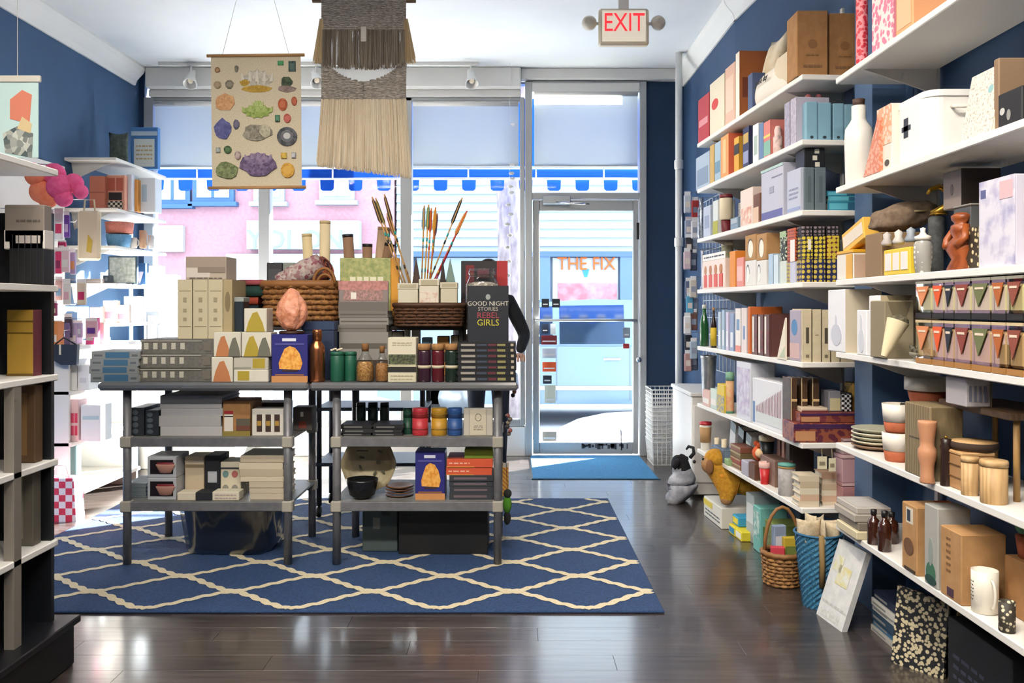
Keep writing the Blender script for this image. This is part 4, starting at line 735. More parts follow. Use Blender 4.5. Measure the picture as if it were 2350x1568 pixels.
carton('storage_box', 'large black box on the rug under the right table', 'box', P((X(1017, 4.3), 4.3, .012), 0, .44, .235), .3, pm('#101012', rough=.6), ((.02, .98, .8, .82, '#1c1c1f'),)); carton('storage_box', 'grey green printed box on the rug under the right table', 'box', P((X(872, 4.35), 4.35, .012), 0, .175, .225), .25, pm('#4a5654', rough=.7), ((.3, .5, .5, .75, '#7d8078'), (.55, .8, .8, .9, '#2c3432')))
# ---- hung on the right end of the table
hk = X(1162, 4.3)
for i, (z0, z1, c, lab) in enumerate(((.76, .62, '#6d6258', 'bunch of bead key rings hanging from the table corner'), (.86, .80, '#22242a', 'small black key ring hanging at the table corner'))):
    t = thing('key_ring_bunch', lab, 'key rings', (hk + .012 + .02 * i, 4.2 + .06 * i, ZT - .04)); zt_ = z1 - ZT + .04; B().tube([(0, 0, 0), (0, 0, zt_)], .002, 5).build('cord', 'blk', t)
    for k in range(6): B().ball((.008 * math.sin(k * 2), .008 * math.cos(k * 2), zt_ + .018 * k), .011, 0, 8, 6).build('bead', pm([c, '#8a4f48', '#3a3430', '#9a8a70'][k % 4], rough=.4), t)
bk('tall_book', 'orange and yellow book standing at the outer end of the lower shelf', P((X(1160, 4.3), 4.25, Z2), 0, .03, .14), .15, pm('#b0693c', '#c9a23c', 'stripe', 30), 's'); 
t = thing('toy_plush', 'bright green and black plush toy hanging at the right table leg', 'toy', (X(1164, 4.25), 4.25, 0)); B().ball((0, 0, .27), (.022, .03, .045), 0, 12, 8).build('body', pm('#4f8f22', rough=.9), t); B().ball((0, 0, .205), (.018, .025, .035), 0, 12, 8).build('legs', pm('#1a1c1c', rough=.9), t); B().ball((.002, -.01, .325), (.02, .022, .022), 0, 12, 8).build('head', pm('#2a2f2a', rough=.9), t); B().tube([(0, 0, .335), (-.01, 0, .62)], .0015, 5).build('hang_cord', 'blk', t)
# ---- rolling rack behind the tables
t = thing('rolling_rack', 'dark rolling rack behind the gap between the two tables', 'rack', (X(760, 5.15), 5.05, .012))
for x in (-.05, .55):
    for y in (0, .35):
        l = B().tube([(x, y, .07), (x, y, .95)], .016, 10).build('post', pm('#23262b', rough=.5), t); wh = B().lathe([(0, -.012), (.03, -.012), (.034, 0), (.03, .012), (0, .012)], 14).build('caster', 'blk', l, (x, y, .036)); wh.rotation_euler.y = R(90)
for z in (.3, .62, .93): B().box(-.07, .57, -.02, .37, z, z + .02, .003).build('rack_shelf', pm('#4a5058', rough=.5, metal=.4), t)
# ================================================================== WALL SHELVING ON THE RIGHT
RF, RN = (1.136, 5.35), (1.247, 3.75)             # rear bay: far and near front corners
FF, FN = (1.285, 3.46), (1.285, 1.9)              # front bay
ZRr = [2.235, 1.954, 1.650, 1.340, .994, .645, .365]
ZFr = [2.140, 1.706, 1.340, 1.055, .695, .375]
wtm = pm('#e9e5de', rough=.45)
def bay(lab, far, near, zs, dep):
    d = Vector(near) - Vector(far); L = d.length; t = thing('shelf_bay', lab, 'shelves', (far[0], far[1], 0), math.atan2(d.y, d.x), 'white wall shelf bays')
    for z in zs:
        b = B().box(0, L, 0, dep, z - .024, z, .003).build('shelf_board', wtm, t)
        for k in (.14, .86): B().prism([(.02, z - .024), (dep, z - .024), (dep, z - .11), (dep - .03, z - .11)], L * k - .004, L * k + .004, ax='x').build('bracket', pm('#d0ccc4'), b)
    for k in (.14, .86): B().box(L * k - .012, L * k + .012, dep - .008, dep + .002, .1, 2.6).build('wall_standard', pm('#c4c2bc'), t)
    return t
bay('far white shelf bay nearest the door with seven boards', RF, RN, ZRr, .285)
bay('near white shelf bay with six boards beside the camera', FF, FN, ZFr, .30)
struct(B().box(1.455, 1.62, 3.52, 3.70, 0, 3.2).build('wall_pilaster', pm('#4a6488', '#456083', 'noise', 4, rough=.6)))
SR = [S(RF, RN, z) for z in ZRr]; SF = [S(FF, FN, z) for z in ZFr]
def near(i, dx, w, top, d=None, y=3.77):          # goods at the near end of the rear bay, facing the camera: px left, px right
    return T(y, ZRr[i]).at(dx, w, top)
GR = 'goods on the far shelf bay'
def ct(sh, a, b, top, d, c, n, lab, cat='box', pr=(), ins=.012, z=None, grp=None, **k): p = sh.at(a, b, top, ins, z); return carton(n, lab, cat, p, d, M(c) if not isinstance(c, str) or c[0] != '#' else pm(c, rough=.6), pr, grp, **k), p
def sb(sh, a, b, top, d, c, n, lab, pr=(), ins=.012, z=None, grp=None, o='s'): p = sh.at(a, b, top, ins, z); return bk(n, lab, p, d, M(c) if not isinstance(c, str) or c[0] != '#' else pm(c, rough=.6), o, 'paper', pr, grp), p
# ---- R1 top board
s = SR[0]
ct(s, 1602, 1627, 210, .14, '#b52a38', 'red_box', 'red box at the far end of the top board', pr=((.1, .9, .35, .5, '#d98a90'),))
ct(s, 1629, 1662, 166, .16, '#e2d6be', 'art_box', 'tall cream box with a red flower beside the red box', pr=(('e', .15, .6, .45, .65, '#cf3a34'), ('s', .1, .9, .1, .9, '#d8cbb0')))
ct(s, 1664, 1686, 140, .16, '#d9b09a', 'art_box', 'tall pink cream box on the top board', pr=((.1, .9, .2, .8, '#e2c4b0'),))
ct(s, 1688, 1697, 116, .16, '#eae2d2', 'art_box', 'tall box with an orange brown side on the top board', pr=(('s', 0, 1, 0, 1, pm('#a8602f')), ('s', .1, .7, .3, .6, pm('#7a3a24'))))
ct(s, 1716, 1726, 166, .12, '#46567c', 'small_box', 'small slate blue box behind the white pillow')
soft('cushion', 'tan and white cushion standing upright on the top board', 'cushion', turn(s.at(1722, 1760, 62, .05), 0), .11, pm('#cfbb98', '#e4d8c4', 'noise', 10, rough=.95), lean=.15)
soft('cushion', 'round white cushion with black script on the top board', 'cushion', turn(s.at(1700, 1790, 110, .0), 0), .12, pm('#e4ddd2', rough=.95), lean=.2, pr=('good day', .045, pm('#2a2a30')))
soft('cushion', 'plump cream cushion lying against the kraft boxes', 'cushion', s.at(1760, 1808, 90, .03), .12, pm('#d6c8b0', rough=.95))
kf = tuple([('e', .35, .65, .42, .56, pm('#8a5f38')), ('l', .2, .8, .1, .2, '#7d5a38', 1), ('l', .3, .7, .3, .34, '#7d5a38', 1)])
carton('kraft_carton', 'tall kraft carton at the near end of the top board', 'box', T(3.78, ZRr[0]).at(1829, 1900, 24), .14, 'kraft2', kf, 'tall kraft cartons'); carton('kraft_carton', 'tall kraft carton next to the wall on the top board', 'box', T(3.80, ZRr[0]).at(1903, 1975, 30), .14, 'kraft2', kf, 'tall kraft cartons')
# ---- R2
s = SR[1]
ct(s, 1597, 1628, 345, .15, '#a9b8c9', 'puzzle_box', 'pale blue grey box at the far end of the second board', pr=((.1, .9, .1, .6, '#8496ac'),)); ct(s, 1629, 1638, 330, .15, '#c9a45c', 'slim_box', 'slim mustard box beside the pale blue grey box'); ct(s, 1640, 1653, 322, .15, '#a5bccb', 'slim_box', 'slim sky blue box on the second board', pr=((.1, .9, .2, .5, '#6f92a8'),))
ct(s, 1654, 1672, 305, .2, '#e39a5a', 'orange_box', 'orange boxed set with a coral side', pr=(('s', 0, 1, 0, 1, pm('#df6a4a')), (.3, .7, .1, .9, '#efbd86')))
sb(s, 1685, 1696, 312, .14, '#d8a02c', 'story_book', 'yellow book with black print', pr=((0, 1, .5, .8, '#26221c'),)); sb(s, 1705, 1719, 288, .16, '#232a52', 'story_book', 'navy book with a gold figure', pr=((.1, .9, .6, .85, '#b99a4c'), (.1, .9, .1, .4, '#8d94b8'))); sb(s, 1728, 1741, 281, .16, '#e4e6e6', 'story_book', 'white book beside the navy one', pr=((.2, .8, .2, .7, '#a9bcb4'),)); sb(s, 1743, 1752, 280, .15, '#5f7da6', 'story_book', 'thin steel blue book on the second board'); sb(s, 1753, 1768, 274, .16, '#d07a72', 'story_book', 'coral and green book on the second board', pr=((0, 1, .05, .45, '#7fae9c'), (0, 1, .55, .62, '#e6c86a')))
lt('figurine_cup', 'pink and white animal cup on the second board', 'cup', s.rd(1774, 1796, 290, .02), [('cup', [(.8, 0), (1, .05), (1, .62), (.7, .7), (.8, .85), (.5, 1), (0, 1)], pm('#e0c4be', '#6b5a58', 'noise', 40, th=.62))])
ct(s, 1801, 1813, 232, .15, '#a8a4b4', 'patterned_box', 'lavender grey patterned box on the second board', pr=((0, 1, 0, 1, pm('#aba7b8', '#8f8ba0', 'noise', 60)),)); ct(s, 1815, 1828, 222, .15, '#b4aebd', 'patterned_box', 'pale lilac box next to the blue files', pr=((0, 1, 0, 1, pm('#bab4c4', '#9c98ac', 'noise', 60)),))
for i, (a, b) in enumerate(((1850, 1876), (1878, 1907), (1912, 1936), (1938, 1962))): carton('blue_file_box', 'light blue file box, %s from the front of its row' % ('first', 'second', 'third', 'last')[i], 'box', T(3.79, ZRr[1]).at(a, b, 233 + 2 * i), .17, pm('#7fa9bd', rough=.6), (('e', .35, .65, .06, .14, '#2a3a44'), (.96, 1, 0, 1, '#6b94a8')), 'light blue file boxes')
for i, (a, b) in enumerate(((1848, 1868), (1872, 1892))): lt('floral_ball', ['dark floral ornament on the blue file boxes', 'smaller dark floral ornament on the blue file boxes'][i], 'ornament', T(3.85, T(3.79, ZRr[1]).at(1850, 1876, 235).h + ZRr[1] + .002).at(a, b, 212), [('ball', [(.1, 0), (.7, .2), (1, .5), (.7, .85), (0, 1)], pm('#2f4a48', '#b05a60', 'cells', 90, rough=.6))])
# ---- R3
s = SR[2]
lt('silver_shaker', 'silver patterned shaker at the far end of the third board', 'shaker', s.rd(1600, 1618, 455, .02), [('shaker', [(.8, 0), (1, .1), (.9, .7), (.6, .8), (.6, 1), (0, 1)], pm('#b9c0cc', '#7c889a', 'noise', 60, rough=.25, metal=.6))]); ct(s, 1614, 1630, 470, .12, '#b7bfd0', 'slim_box', 'pale lilac box at the far end of the third board', pr=((.2, .8, .3, .7, '#8f9ab4'),), ins=.03)
ct(s, 1636, 1647, 458, .1, '#d3d9d6', 'slim_box', 'slim box with a lime base on the third board', pr=((0, 1, 0, .4, '#a8a83a'),)); 
lt('travel_cup', 'cream travel cup with dark red lid and base', 'cup', s.rd(1650, 1682, 446, .01), [('base', [(.62, 0), (.66, .02), (.72, .34)], pm('#6b1c26', rough=.5)), ('sleeve', [(.84, .34), (.95, .36), (.97, .88), (.94, .9)], pm('#e2d4b8', rough=.7)), ('lid', [(1, .9), (1.02, .93), (.98, .99), (0, 1)], pm('#6b1c26', rough=.4))])
ct(s, 1676, 1693, 497, .1, '#7d93aa', 'small_box', 'small steel blue box beside the travel cup', pr=((.1, .9, .5, .9, '#a9b4c0'),)); ct(s, 1695, 1708, 462, .1, '#a9a6a0', 'small_box', 'grey speckled tin box on the third board', pr=((0, 1, 0, 1, pm('#b5b2aa', '#75726c', 'noise', 90)),), ins=.08)
ct(s, 1699, 1727, 428, .14, '#e3cfc4', 'art_box', 'pale pink box with a peach sketch', pr=((.1, .9, .05, .5, pm('#e8d4c6', '#d0937c', 'noise', 30)),)); ct(s, 1729, 1744, 442, .1, '#6b3f2a', 'small_box', 'small brown box with a cream panel', pr=((0, .8, 0, .55, '#d8b79c'),))
ct(s, 1747, 1797, 372, .13, '#b7b8c8', 'display_box', 'tall pale lilac box with a purple base label', pr=((.03, .97, .02, .16, '#5f629c'), (.5, .97, .78, .8, '#7a7c96'), (.4, .6, .5, .62, '#9c9db0'), (0, 1, .95, 1, '#a9c4c0')))
ct(s, 1806, 1836, 384, .1, '#b4b9cb', 'display_box', 'pale blue grey box beside the slate cartons', pr=((0, 1, .05, .12, '#8f9cc4'), ('l', .15, .85, .3, .6, '#9097ae', 3)))
for i, (a, b) in enumerate(((1846, 1869), (1871, 1896))): carton('slate_carton', ['slate grey carton in front of its twin on the third board', 'slate grey carton nearer the wall on the third board'][i], 'box', T(3.79, ZRr[2]).at(a, b, 384), .12, pm('#5d6c72', rough=.6), ((.35, .65, .2, .8, '#4f5d63'),), 'slate grey cartons')
zc_ = T(3.79, ZRr[2]).at(1846, 1869, 384).h + ZRr[2]; carton('dice_box', 'black box with three white squares on the slate cartons', 'box', T(3.8, zc_).at(1846, 1893, 340), .12, pm('#15161a', rough=.4), ((.5, .72, .72, .96, '#d6d0c0'), (.4, .62, .38, .62, '#d6d0c0'), (.52, .74, .04, .28, '#d6d0c0')))
stack('teal_book', ['bottom teal book lying on the third board', 'middle teal book lying on the third board', 'top teal book lying on the third board'], T(3.8, ZRr[2]), 1899, 1975, [462, 450, 438], .18, [pm('#2d7f98', rough=.5), pm('#4f9db0', rough=.5)], 'teal books', lambda i: ((.05, .6, .2, .8, '#59acc0'), (.62, .85, .1, .9, '#235a78')))
# ---- R4
s = SR[3]
lt('silver_stand', 'pale silver holder at the far end of the fourth board', 'holder', s.rd(1606, 1618, 575, .0), [('holder', [(1, 0), (1, .05), (.5, .1), (.6, .9), (.8, 1), (0, 1)], pm('#b3b8c8', rough=.3, metal=.5))])
t, p = ct(s, 1612, 1664, 592, .1, '#e8d6cc', 'figure_box', 'white box with a row of red dressed figures', pr=tuple(x for k in range(4) for x in ((.08 + .23 * k, .22 + .23 * k, .05, .5, pm('#d8584a')), ('e', .1 + .23 * k, .2 + .23 * k, .5, .82, pm('#b9784a')))))
carton('sign_card', 'white card strip with black print on the figure box', 'card', P((p.loc[0], p.loc[1], p.loc[2] + p.h), p.rz, p.w, .04), .004, pm('#ece8e2'), (('l', .08, .95, .25, .75, '#33353c', 1),))
lt('floral_canister', 'cream floral canister behind the figure box', 'canister', s.rd(1655, 1684, 553, .09), [('can', [(.97, 0), (1, .02), (1, .9)], pm('#ddd6be', '#c2c08e', 'noise', 50)), ('lid', [(1.03, .9), (1.03, .98), (0, 1)], pm('#d3ccb4'))])
ct(s, 1674, 1687, 575, .12, '#e08b2e', 'slim_box', 'slim orange box beside the figure box'); ct(s, 1690, 1706, 590, .12, '#de8f86', 'slim_box', 'pink coral box on the fourth board', pr=((.1, .9, .2, .7, '#e9b9b0'),))
for k, (a, b) in enumerate(((1710, 1734), (1736, 1758))):
    t, p = ct(s, a, b, 596, .13, '#dcdad6', 'soap_box', ['white box with dark ovals, further from the camera', 'white box with dark ovals, nearer the camera'][k], pr=(('e', .12, .42, .15, .85, '#3a3c44'), ('e', .16, .42, .13, .78, '#eceae6')), grp='white boxes with ovals')
    carton('kraft_sleeve', ['kraft box with a white oval window, further from the camera', 'kraft box with a white oval window, nearer the camera'][k], 'box', P((p.loc[0], p.loc[1], p.loc[2] + p.h), p.rz, p.w, .13), .13, 'kraft', (('e', .25, .75, .12, .85, '#5a4026'), ('e', .32, .78, .1, .78, '#ebe4d4')), 'kraft boxes with oval windows')
sb(s, 1764, 1774, 582, .13, '#a9c2d6', 'slim_book', 'pale blue book beside the oval boxes'); sb(s, 1776, 1786, 584, .13, '#c6d6e0', 'slim_book', 'very pale blue book beside the floral box')
t, p = ct(s, 1790, 1804, 598, .12, '#c9d2cc', 'soap_box', 'pale grey box under the green floral box'); carton('floral_box', 'green and black floral box on the pale grey box', 'box', P((p.loc[0], p.loc[1], p.loc[2] + p.h), p.rz, p.w, .135), .12, pm('#c8d0b4', '#26302a', 'vor', 70, th=.38), ((0, 1, .8, 1, '#9db48c'),))
t, p = ct(s, 1806, 1824, 600, .11, '#bfc2d6', 'soap_box', 'lilac box under the dotted carton', pr=((0, .4, 0, 1, pm('#b8a84a', '#6a5a8a', 'dots', 60)),)); carton('dotted_carton', 'red and black dotted carton with a white label', 'box', P((p.loc[0], p.loc[1], p.loc[2] + p.h), p.rz, p.w, .15), .11, pm('#b9583c', '#26201e', 'dots', 70), ((.45, 1, .0, .65, '#e6ddd6'),))
dm1, dm2, dm3 = pm('#d8c23a', '#231a30', 'dots', 55, th=.42), pm('#c9b04a', '#1c2450', 'dots', 45, th=.36), pm('#8a7a80', '#171418', 'dots', 55, th=.36)
for k, (a, b) in enumerate(((1842, 1866), (1869, 1895), (1899, 1927))):
    pz = T(3.78, ZRr[3]).at(a, b, 595); carton('dotted_box', 'navy box with gold dots, %s from the shelf edge' % ('first', 'second', 'third')[k], 'box', pz, .11, dm2, (), 'navy dotted boxes')
    pz2 = T(3.785, ZRr[3] + pz.h).at(a, b, 541); carton('dotted_box', 'black box with bright dots, %s from the shelf edge' % ('first', 'second', 'third')[k], 'box', pz2, .11, [dm1, dm1, pm('#d9bf3a', '#6a2030', 'dots', 50)][k], ((.5, .8, .4, .85, '#e8e2d2'),) if k == 0 else (), 'black dotted boxes')
    carton('dark_tin', 'dark dotted tin, %s from the shelf edge, on the dotted boxes' % ('first', 'second', 'third')[k], 'tin', P((pz2.loc[0], pz2.loc[1] + .01, pz2.loc[2] + pz2.h), 0, pz2.w, .042), .1, dm3, (), 'dark dotted tins')
# ---- R5
s = SR[4]
lt('green_bottle', 'dark green glass bottle at the far end of the fifth board', 'bottle', s.rd(1605, 1627, 699, .01), [('bottle', [(.9, 0), (1, .02), (1, .5), (.75, .66), (.42, .78), (.4, .9)], pm('#1f5a2c', rough=.12, spec=.8)), ('cap', [(.46, .9), (.46, .99), (0, 1)], pm('#c9ccc4'))])
lt('sauce_bottle', 'dark bottle with a yellow label beside the green bottle', 'bottle', s.rd(1630, 1645, 706, .01), [('bottle', [(.9, 0), (1, .02), (1, .55), (.6, .7), (.35, .8), (.35, .92)], pm('#2a1c18', rough=.2)), ('label', [(1.02, .05), (1.02, .5)], pm('#d8b82c')), ('cap', [(.42, .92), (.42, 1), (0, 1)], pm('#b98a5a'))])
for i, (a, b, tp, c) in enumerate(((1648, 1654, 716, '#b9c9d6'), (1657, 1663, 712, '#9fb6cc'), (1666, 1672, 716, '#c7c0d6'), (1675, 1684, 720, '#8d9fc0'))): sb(s, a, b, tp, .14, c, 'leaflet_book', '%s pale book of four by the sauce bottle' % ('light blue', 'steel blue', 'lilac', 'periwinkle')[i], pr=((.2, .8, .1, .5, '#dfe4ea'),))
sb(s, 1688, 1700, 708, .15, '#e6e0da', 'large_book', 'white book with a blue mark on the fifth board', pr=((.2, .8, .5, .75, '#6f8fb0'), (0, 1, 0, .15, '#d98a7a'))); sb(s, 1702, 1714, 707, .15, '#dcd0cc', 'large_book', 'pale pink book next to the orange slip', pr=((.3, .7, .3, .6, '#7a8fb4'),)); ct(s, 1716, 1721, 704, .17, '#c9672a', 'slim_box', 'slim orange slipcase on the fifth board')
for i, (a, b) in enumerate(((1726, 1738), (1740, 1752), (1754, 1766))): sb(s, a, b, 722, .13, '#5c3430', 'comic_book', 'dark comic with white columns, %s from the orange slipcase' % ('first', 'second', 'third')[i], pr=((.08, .4, .06, .95, '#e4dcd0'), (.45, .95, .1, .6, pm('#7a2c2c', '#3a2020', 'noise', 60))), grp='dark comics')
carton('picture_box', 'dark picture book with a red dress and striped columns', 'book', T(4.2, ZRr[4]).at(1768, 1812, 720), .02, pm('#4a2a24', rough=.5), ((.02, .1, .05, .95, '#e6ddd0'), (.12, .5, .05, .42, '#a8363c'), (.16, .4, .42, .75, '#8a4a34'), (.55, .62, .05, .95, '#e6ddd0'), (.9, .97, .05, .95, '#e6ddd0')))
t = thing('tent_card', 'cream tent card leaning against the lilac box', 'card', s.at(1781, 1808, 740, .0).loc, s.rz); B().prism([(-.05, 0), (.05, 0), (.05, .19)], -.004, .004).build('card', pm('#e4dac6'), t); B().prism([(-.02, .01), (.045, .01), (.045, .06)], -.005, -.004).build('printed_panel', pm('#b9c4a8'), t)
ct(s, 1812, 1836, 712, .13, '#a59cae', 'display_box', 'lilac grey box with a blue emblem on the fifth board', pr=(('e', .2, .75, .5, .82, '#4f83b4'), (.05, .95, .05, .35, '#c9a8a4')))
for i, (a, b) in enumerate(((1844, 1862), (1865, 1884), (1887, 1905), (1908, 1927), (1930, 1960))): bk('cream_volume', 'cream volume with dark spine print, %s from the shelf edge' % ('first', 'second', 'third', 'fourth', 'fifth')[i], T(3.77, ZRr[4]).at(a, b, 709 + i), .15, pm('#cdbf9f', '#c4b595', 'noise', 30, rough=.7), 's', 'paper', ((.3, .7, .35, .65, '#4c4434'), (.3, .7, .08, .14, '#7a6f58')) if i in (0, 2) else ((.3, .7, .5, .52, '#8a7e64'),), 'cream volumes')
# ---- R6
s = SR[5]
t = lt('tin_pail', 'galvanised tin pail at the far end of the sixth board', 'pail', s.rd(1606, 1646, 812, .01), [('pail', [(.7, 0), (.72, .01), (.93, .9), (1, .92), (1, .96), (.94, .97), (.7, .05), (0, .04)], pm('#b4bac0', '#9ca3aa', 'noise', 20, rough=.35, metal=.7))], seg=24)
pp = s.rd(1606, 1646, 812, .01); B().tube([(-.5 * pp.w * math.cos(q), pp.w / 2, pp.h * .9 + pp.w * .35 * math.sin(q)) for q in [i * math.pi / 8 for i in range(9)]], .003, 5).build('bail_handle', 'steel', t)
for i, (a, b, tp, c, lab) in enumerate(((1612, 1628, 898, '#d8b0a4', 'small pink novelty tin in front of the pail'), (1630, 1644, 895, '#c9d6cc', 'small mint novelty tin in front of the pail'), (1646, 1662, 884, '#d8bc3c', 'small yellow lidded tin on the sixth board'))): ct(s, a, b, tp, .05, c, 'novelty_tin', lab, 'tin', ((0, 1, 0, .6, pm('#6f7f9a', c, 'noise', 60)),), ins=-.0, z=None) if i == 2 else ct(s, a, b, tp, .03, c, 'novelty_tin', lab, 'tin', ((.1, .9, .2, .5, '#e8e2da'),), ins=.0)
lt('tall_canister', 'tall canister with green top and peach body', 'canister', s.rd(1665, 1685, 853, .01), [('body', [(.97, .04), (1, .06), (1, .78)], pm('#cfae7c', '#d88f6c', 'noise', 40)), ('lid', [(1.03, .78), (1.03, .98), (0, 1)], pm('#7fae92')), ('foot_ring', [(1.02, 0), (1.02, .06)], pm('#4f8068'))])
ct(s, 1690, 1722, 834, .13, '#cfd2dc', 'craft_box', 'pale box with pastel print on the sixth board', pr=((.05, .95, .1, .9, pm('#d3d2de', '#b3a6c4', 'noise', 25)),)); ct(s, 1700, 1726, 850, .06, '#c9a63c', 'slim_box', 'mustard box behind the clear tray', ins=.16)
t, p = ct(s, 1727, 1803, 884, .14, '#dcdde2', 'craft_box', 'large white box with a diagonal pink line pattern', pr=((.02, .08, .05, .5, '#5f82b0'), (.12, .9, .1, .3, '#cfd4d4')))
m = B(); [m.add([((-.36 + .045 * k) * p.w, -.002, (.3 - .0 * k) * p.h), ((-.345 + .045 * k) * p.w, -.002, .3 * p.h), ((-.345 + .045 * k) * p.w, -.002, (.42 + .028 * k) * p.h), ((-.36 + .045 * k) * p.w, -.002, (.42 + .028 * k) * p.h)], [(0, 1, 2, 3)]) for k in range(17)]; stuff(m.build('pattern_print', pm('#a8707c'), t))
for i, (a, b) in enumerate(((1815, 1829), (1839, 1853), (1864, 1880))): bk('dark_frame_book', 'dark brown book with a cream edge, %s from the line patterned box' % ('first', 'second', 'third')[i], T(3.86, ZRr[5]).at(a, b, 868), .12, pm('#4e3420', '#3a2616', 'wood', 30, rough=.5), 's', 'paper', ((-.0, .12, 0, 1, '#c9b48c'), (0, 1, .62, .66, '#c9a878'), (.2, .9, .1, .5, '#5c2c22')), 'dark brown books')
Tn = T(3.76, ZRr[5])
zq = ZRr[5]
for i, (a, b, tp, c, lab, d_) in enumerate(((1822, 1985, 972, '#5a2030', 'wide burgundy patterned box lying on the sixth board', .16), (1836, 1985, 948, '#6b2c34', 'second burgundy box with gilt edge lying on the pile', .15))):
    p = T(3.77 + .02 * i, zq).at(a, b, tp); carton('gilt_box', lab, 'box', p, d_, pm(c, '#8a4a34', 'vor', 40, rough=.5), ((0, 1, .72, .95, pm('#3e1c48')), (.02, .3, .1, .6, '#b9845c')), 'burgundy gilt boxes'); zq += p.h
carton('gilt_box', 'small cream and burgundy box on top of the burgundy pile', 'box', T(3.80, zq).at(1840, 1900, 936), .12, pm('#c9b49c', rough=.6), ((0, 1, 0, .45, '#6b2c30'),), 'burgundy gilt boxes')
carton('label_box', 'grey box with a cream label on the burgundy pile', 'box', T(3.84, zq).at(1902, 1930, 898), .1, pm('#8a8890', rough=.6), ((.1, .95, .05, .65, '#cfc49a'),)); carton('check_box', 'black and white checked box on the burgundy pile', 'box', T(3.83, zq).at(1932, 1956, 902), .1, pm('#e4e4e8', '#16161c', 'check', 95), lid=(.08, pm('#2a2a30'))); carton('leaf_box', 'brown and yellow leaf print box against the pilaster', 'box', T(3.86, zq).at(1957, 1990, 880), .1, pm('#5a3f22', '#c9a24a', 'vor', 40, th=.35), ((.7, 1, 0, 1, pm('#e6dcb8', '#2a2420', 'dots', 50)),))
# ---- R7
s = SR[6]
lt('tall_cup', 'white and kraft cup with a red lid at the far end of the bottom board', 'cup', s.rd(1604, 1634, 967, .005), [('cup', [(.72, 0), (.76, .02), (.95, .88)], pm('#d9d4c8')), ('sleeve', [(.84, .25), (.98, .8)], pm('#b08a5c')), ('lid', [(1, .88), (1.02, .9), (.98, .98), (0, 1)], pm('#b3242e', rough=.4))])
for i, (a, b) in enumerate(((1638, 1652), (1654, 1670))): mug('small_mug', ['cream mug beside the red lidded cup', 'cream mug beside the slanted cards'][i], s.rd(a, b, 1005 + i * 3, .02), pm('#dcccae', rough=.4), 'cream mugs', seg=14)
for i, (c, lab) in enumerate((('#e6e6e8', 'white slanted notebook on the bottom board'), ('#26262c', 'black slanted notebook on the bottom board'), ('#d3ddd6', 'mint edged slanted notebook on the bottom board'))):
    p = s.at(1672 + 18 * i, 1684 + 18 * i, 968 + 14 * i, .1); bk('notebook', lab, p, .12, pm(c), 's', 'paper', ((0, 1, .75, 1, '#8fa0a8'),), 'slanted notebooks').rotation_euler.y = R(12)
ct(s, 1633, 1660, 1034, .07, '#5c6c80', 'slate_box', 'slate blue box at the front of the bottom board', pr=(('s', .1, .9, .1, .9, '#74839a'),), ins=.0); ct(s, 1662, 1671, 1056, .05, '#8fae7c', 'slim_box', 'small green box at the front of the bottom board', ins=.0)
zz = ZRr[6]
for i in range(4): p = s.at(1676, 1699, 1070 - 14 * i, .02, zz); carton('brown_tin', 'brown and red round edged tin, %s in its stack' % ('bottom', 'second', 'third', 'top')[i], 'tin', p, .08, pm(['#7a5a3c', '#8a3c34', '#6b5a3a', '#7d4a38'][i], rough=.5), ((0, 1, .7, .95, '#a8946c'),), 'brown tins in a stack'); zz += p.h
ct(s, 1701, 1716, 1062, .06, '#a9a6b4', 'small_box', 'lilac grey box under the orange plush', ins=.0); ct(s, 1718, 1732, 1066, .06, '#5c3a28', 'small_box', 'dark brown box under the orange plush', ins=.005)
pq = s.at(1704, 1740, 1025, .02); t = thing('orange_plush', 'small orange and cream plush toy on the bottom board', 'plush', (pq.loc[0] + .06, pq.loc[1], s.at(1701, 1716, 1062, 0).h + s.z)); B().ball((0, 0, .045), (.05, .045, .045), 0).build('body', pm('#c9582e', rough=.95), t); B().ball((-.02, -.04, .05), (.025, .025, .025), 0).build('muzzle', pm('#e6c49a', rough=.95), t); [B().ball((-.02, k * .03, .09), .014).build('ear', pm('#c9582e', rough=.95), t) for k in (-1, 1)]
lt('black_cup', 'black cup with a cream lid on the bottom board', 'cup', s.rd(1741, 1779, 1000, .05, ZRr[6] + .1), [('cup', [(.74, 0), (.78, .02), (.95, .78)], pm('#15201f', rough=.4)), ('lid', [(1, .78), (1.03, .8), (1.02, .96), (.95, 1), (0, 1)], pm('#c9bfa2', rough=.5))]); ct(s, 1744, 1778, 1058, .09, '#7a5f52', 'small_box', 'low brown box under the black cup', ins=.045)
lt('red_cup', 'red cup with a pink and cream rim at the board edge', 'cup', s.rd(1741, 1769, 1060, -.0), [('cup', [(.66, 0), (.7, .02), (.9, .72)], pm('#c22a2c', rough=.4)), ('rim_band', [(.93, .72), (1, .76), (1, 1), (.94, 1), (.9, .8), (0, .78)], pm('#d8b0a8'))])
for i, (a, b, c) in enumerate(((1783, 1790, '#8a5f54'), (1794, 1800, '#a87a6c'), (1804, 1812, '#3a2c2a'))): sb(s, a, b, 1004, .12, c, 'slim_book', '%s upright book behind the grey canister' % ('brown', 'rose', 'dark')[i], ins=.12)
lt('grey_canister', 'grey canister with a teal lid and dotted print at the board edge', 'canister', s.rd(1785, 1826, 1062, .0), [('body', [(.95, 0), (1, .02), (1, .84)], pm('#a7a3a2', '#8f8c8a', 'noise', 40)), ('wooden_band', [(1.02, .84), (1.02, .9)], pm('#a8804a')), ('lid', [(1.03, .9), (1.03, .97), (0, 1)], pm('#5c9a90'))])
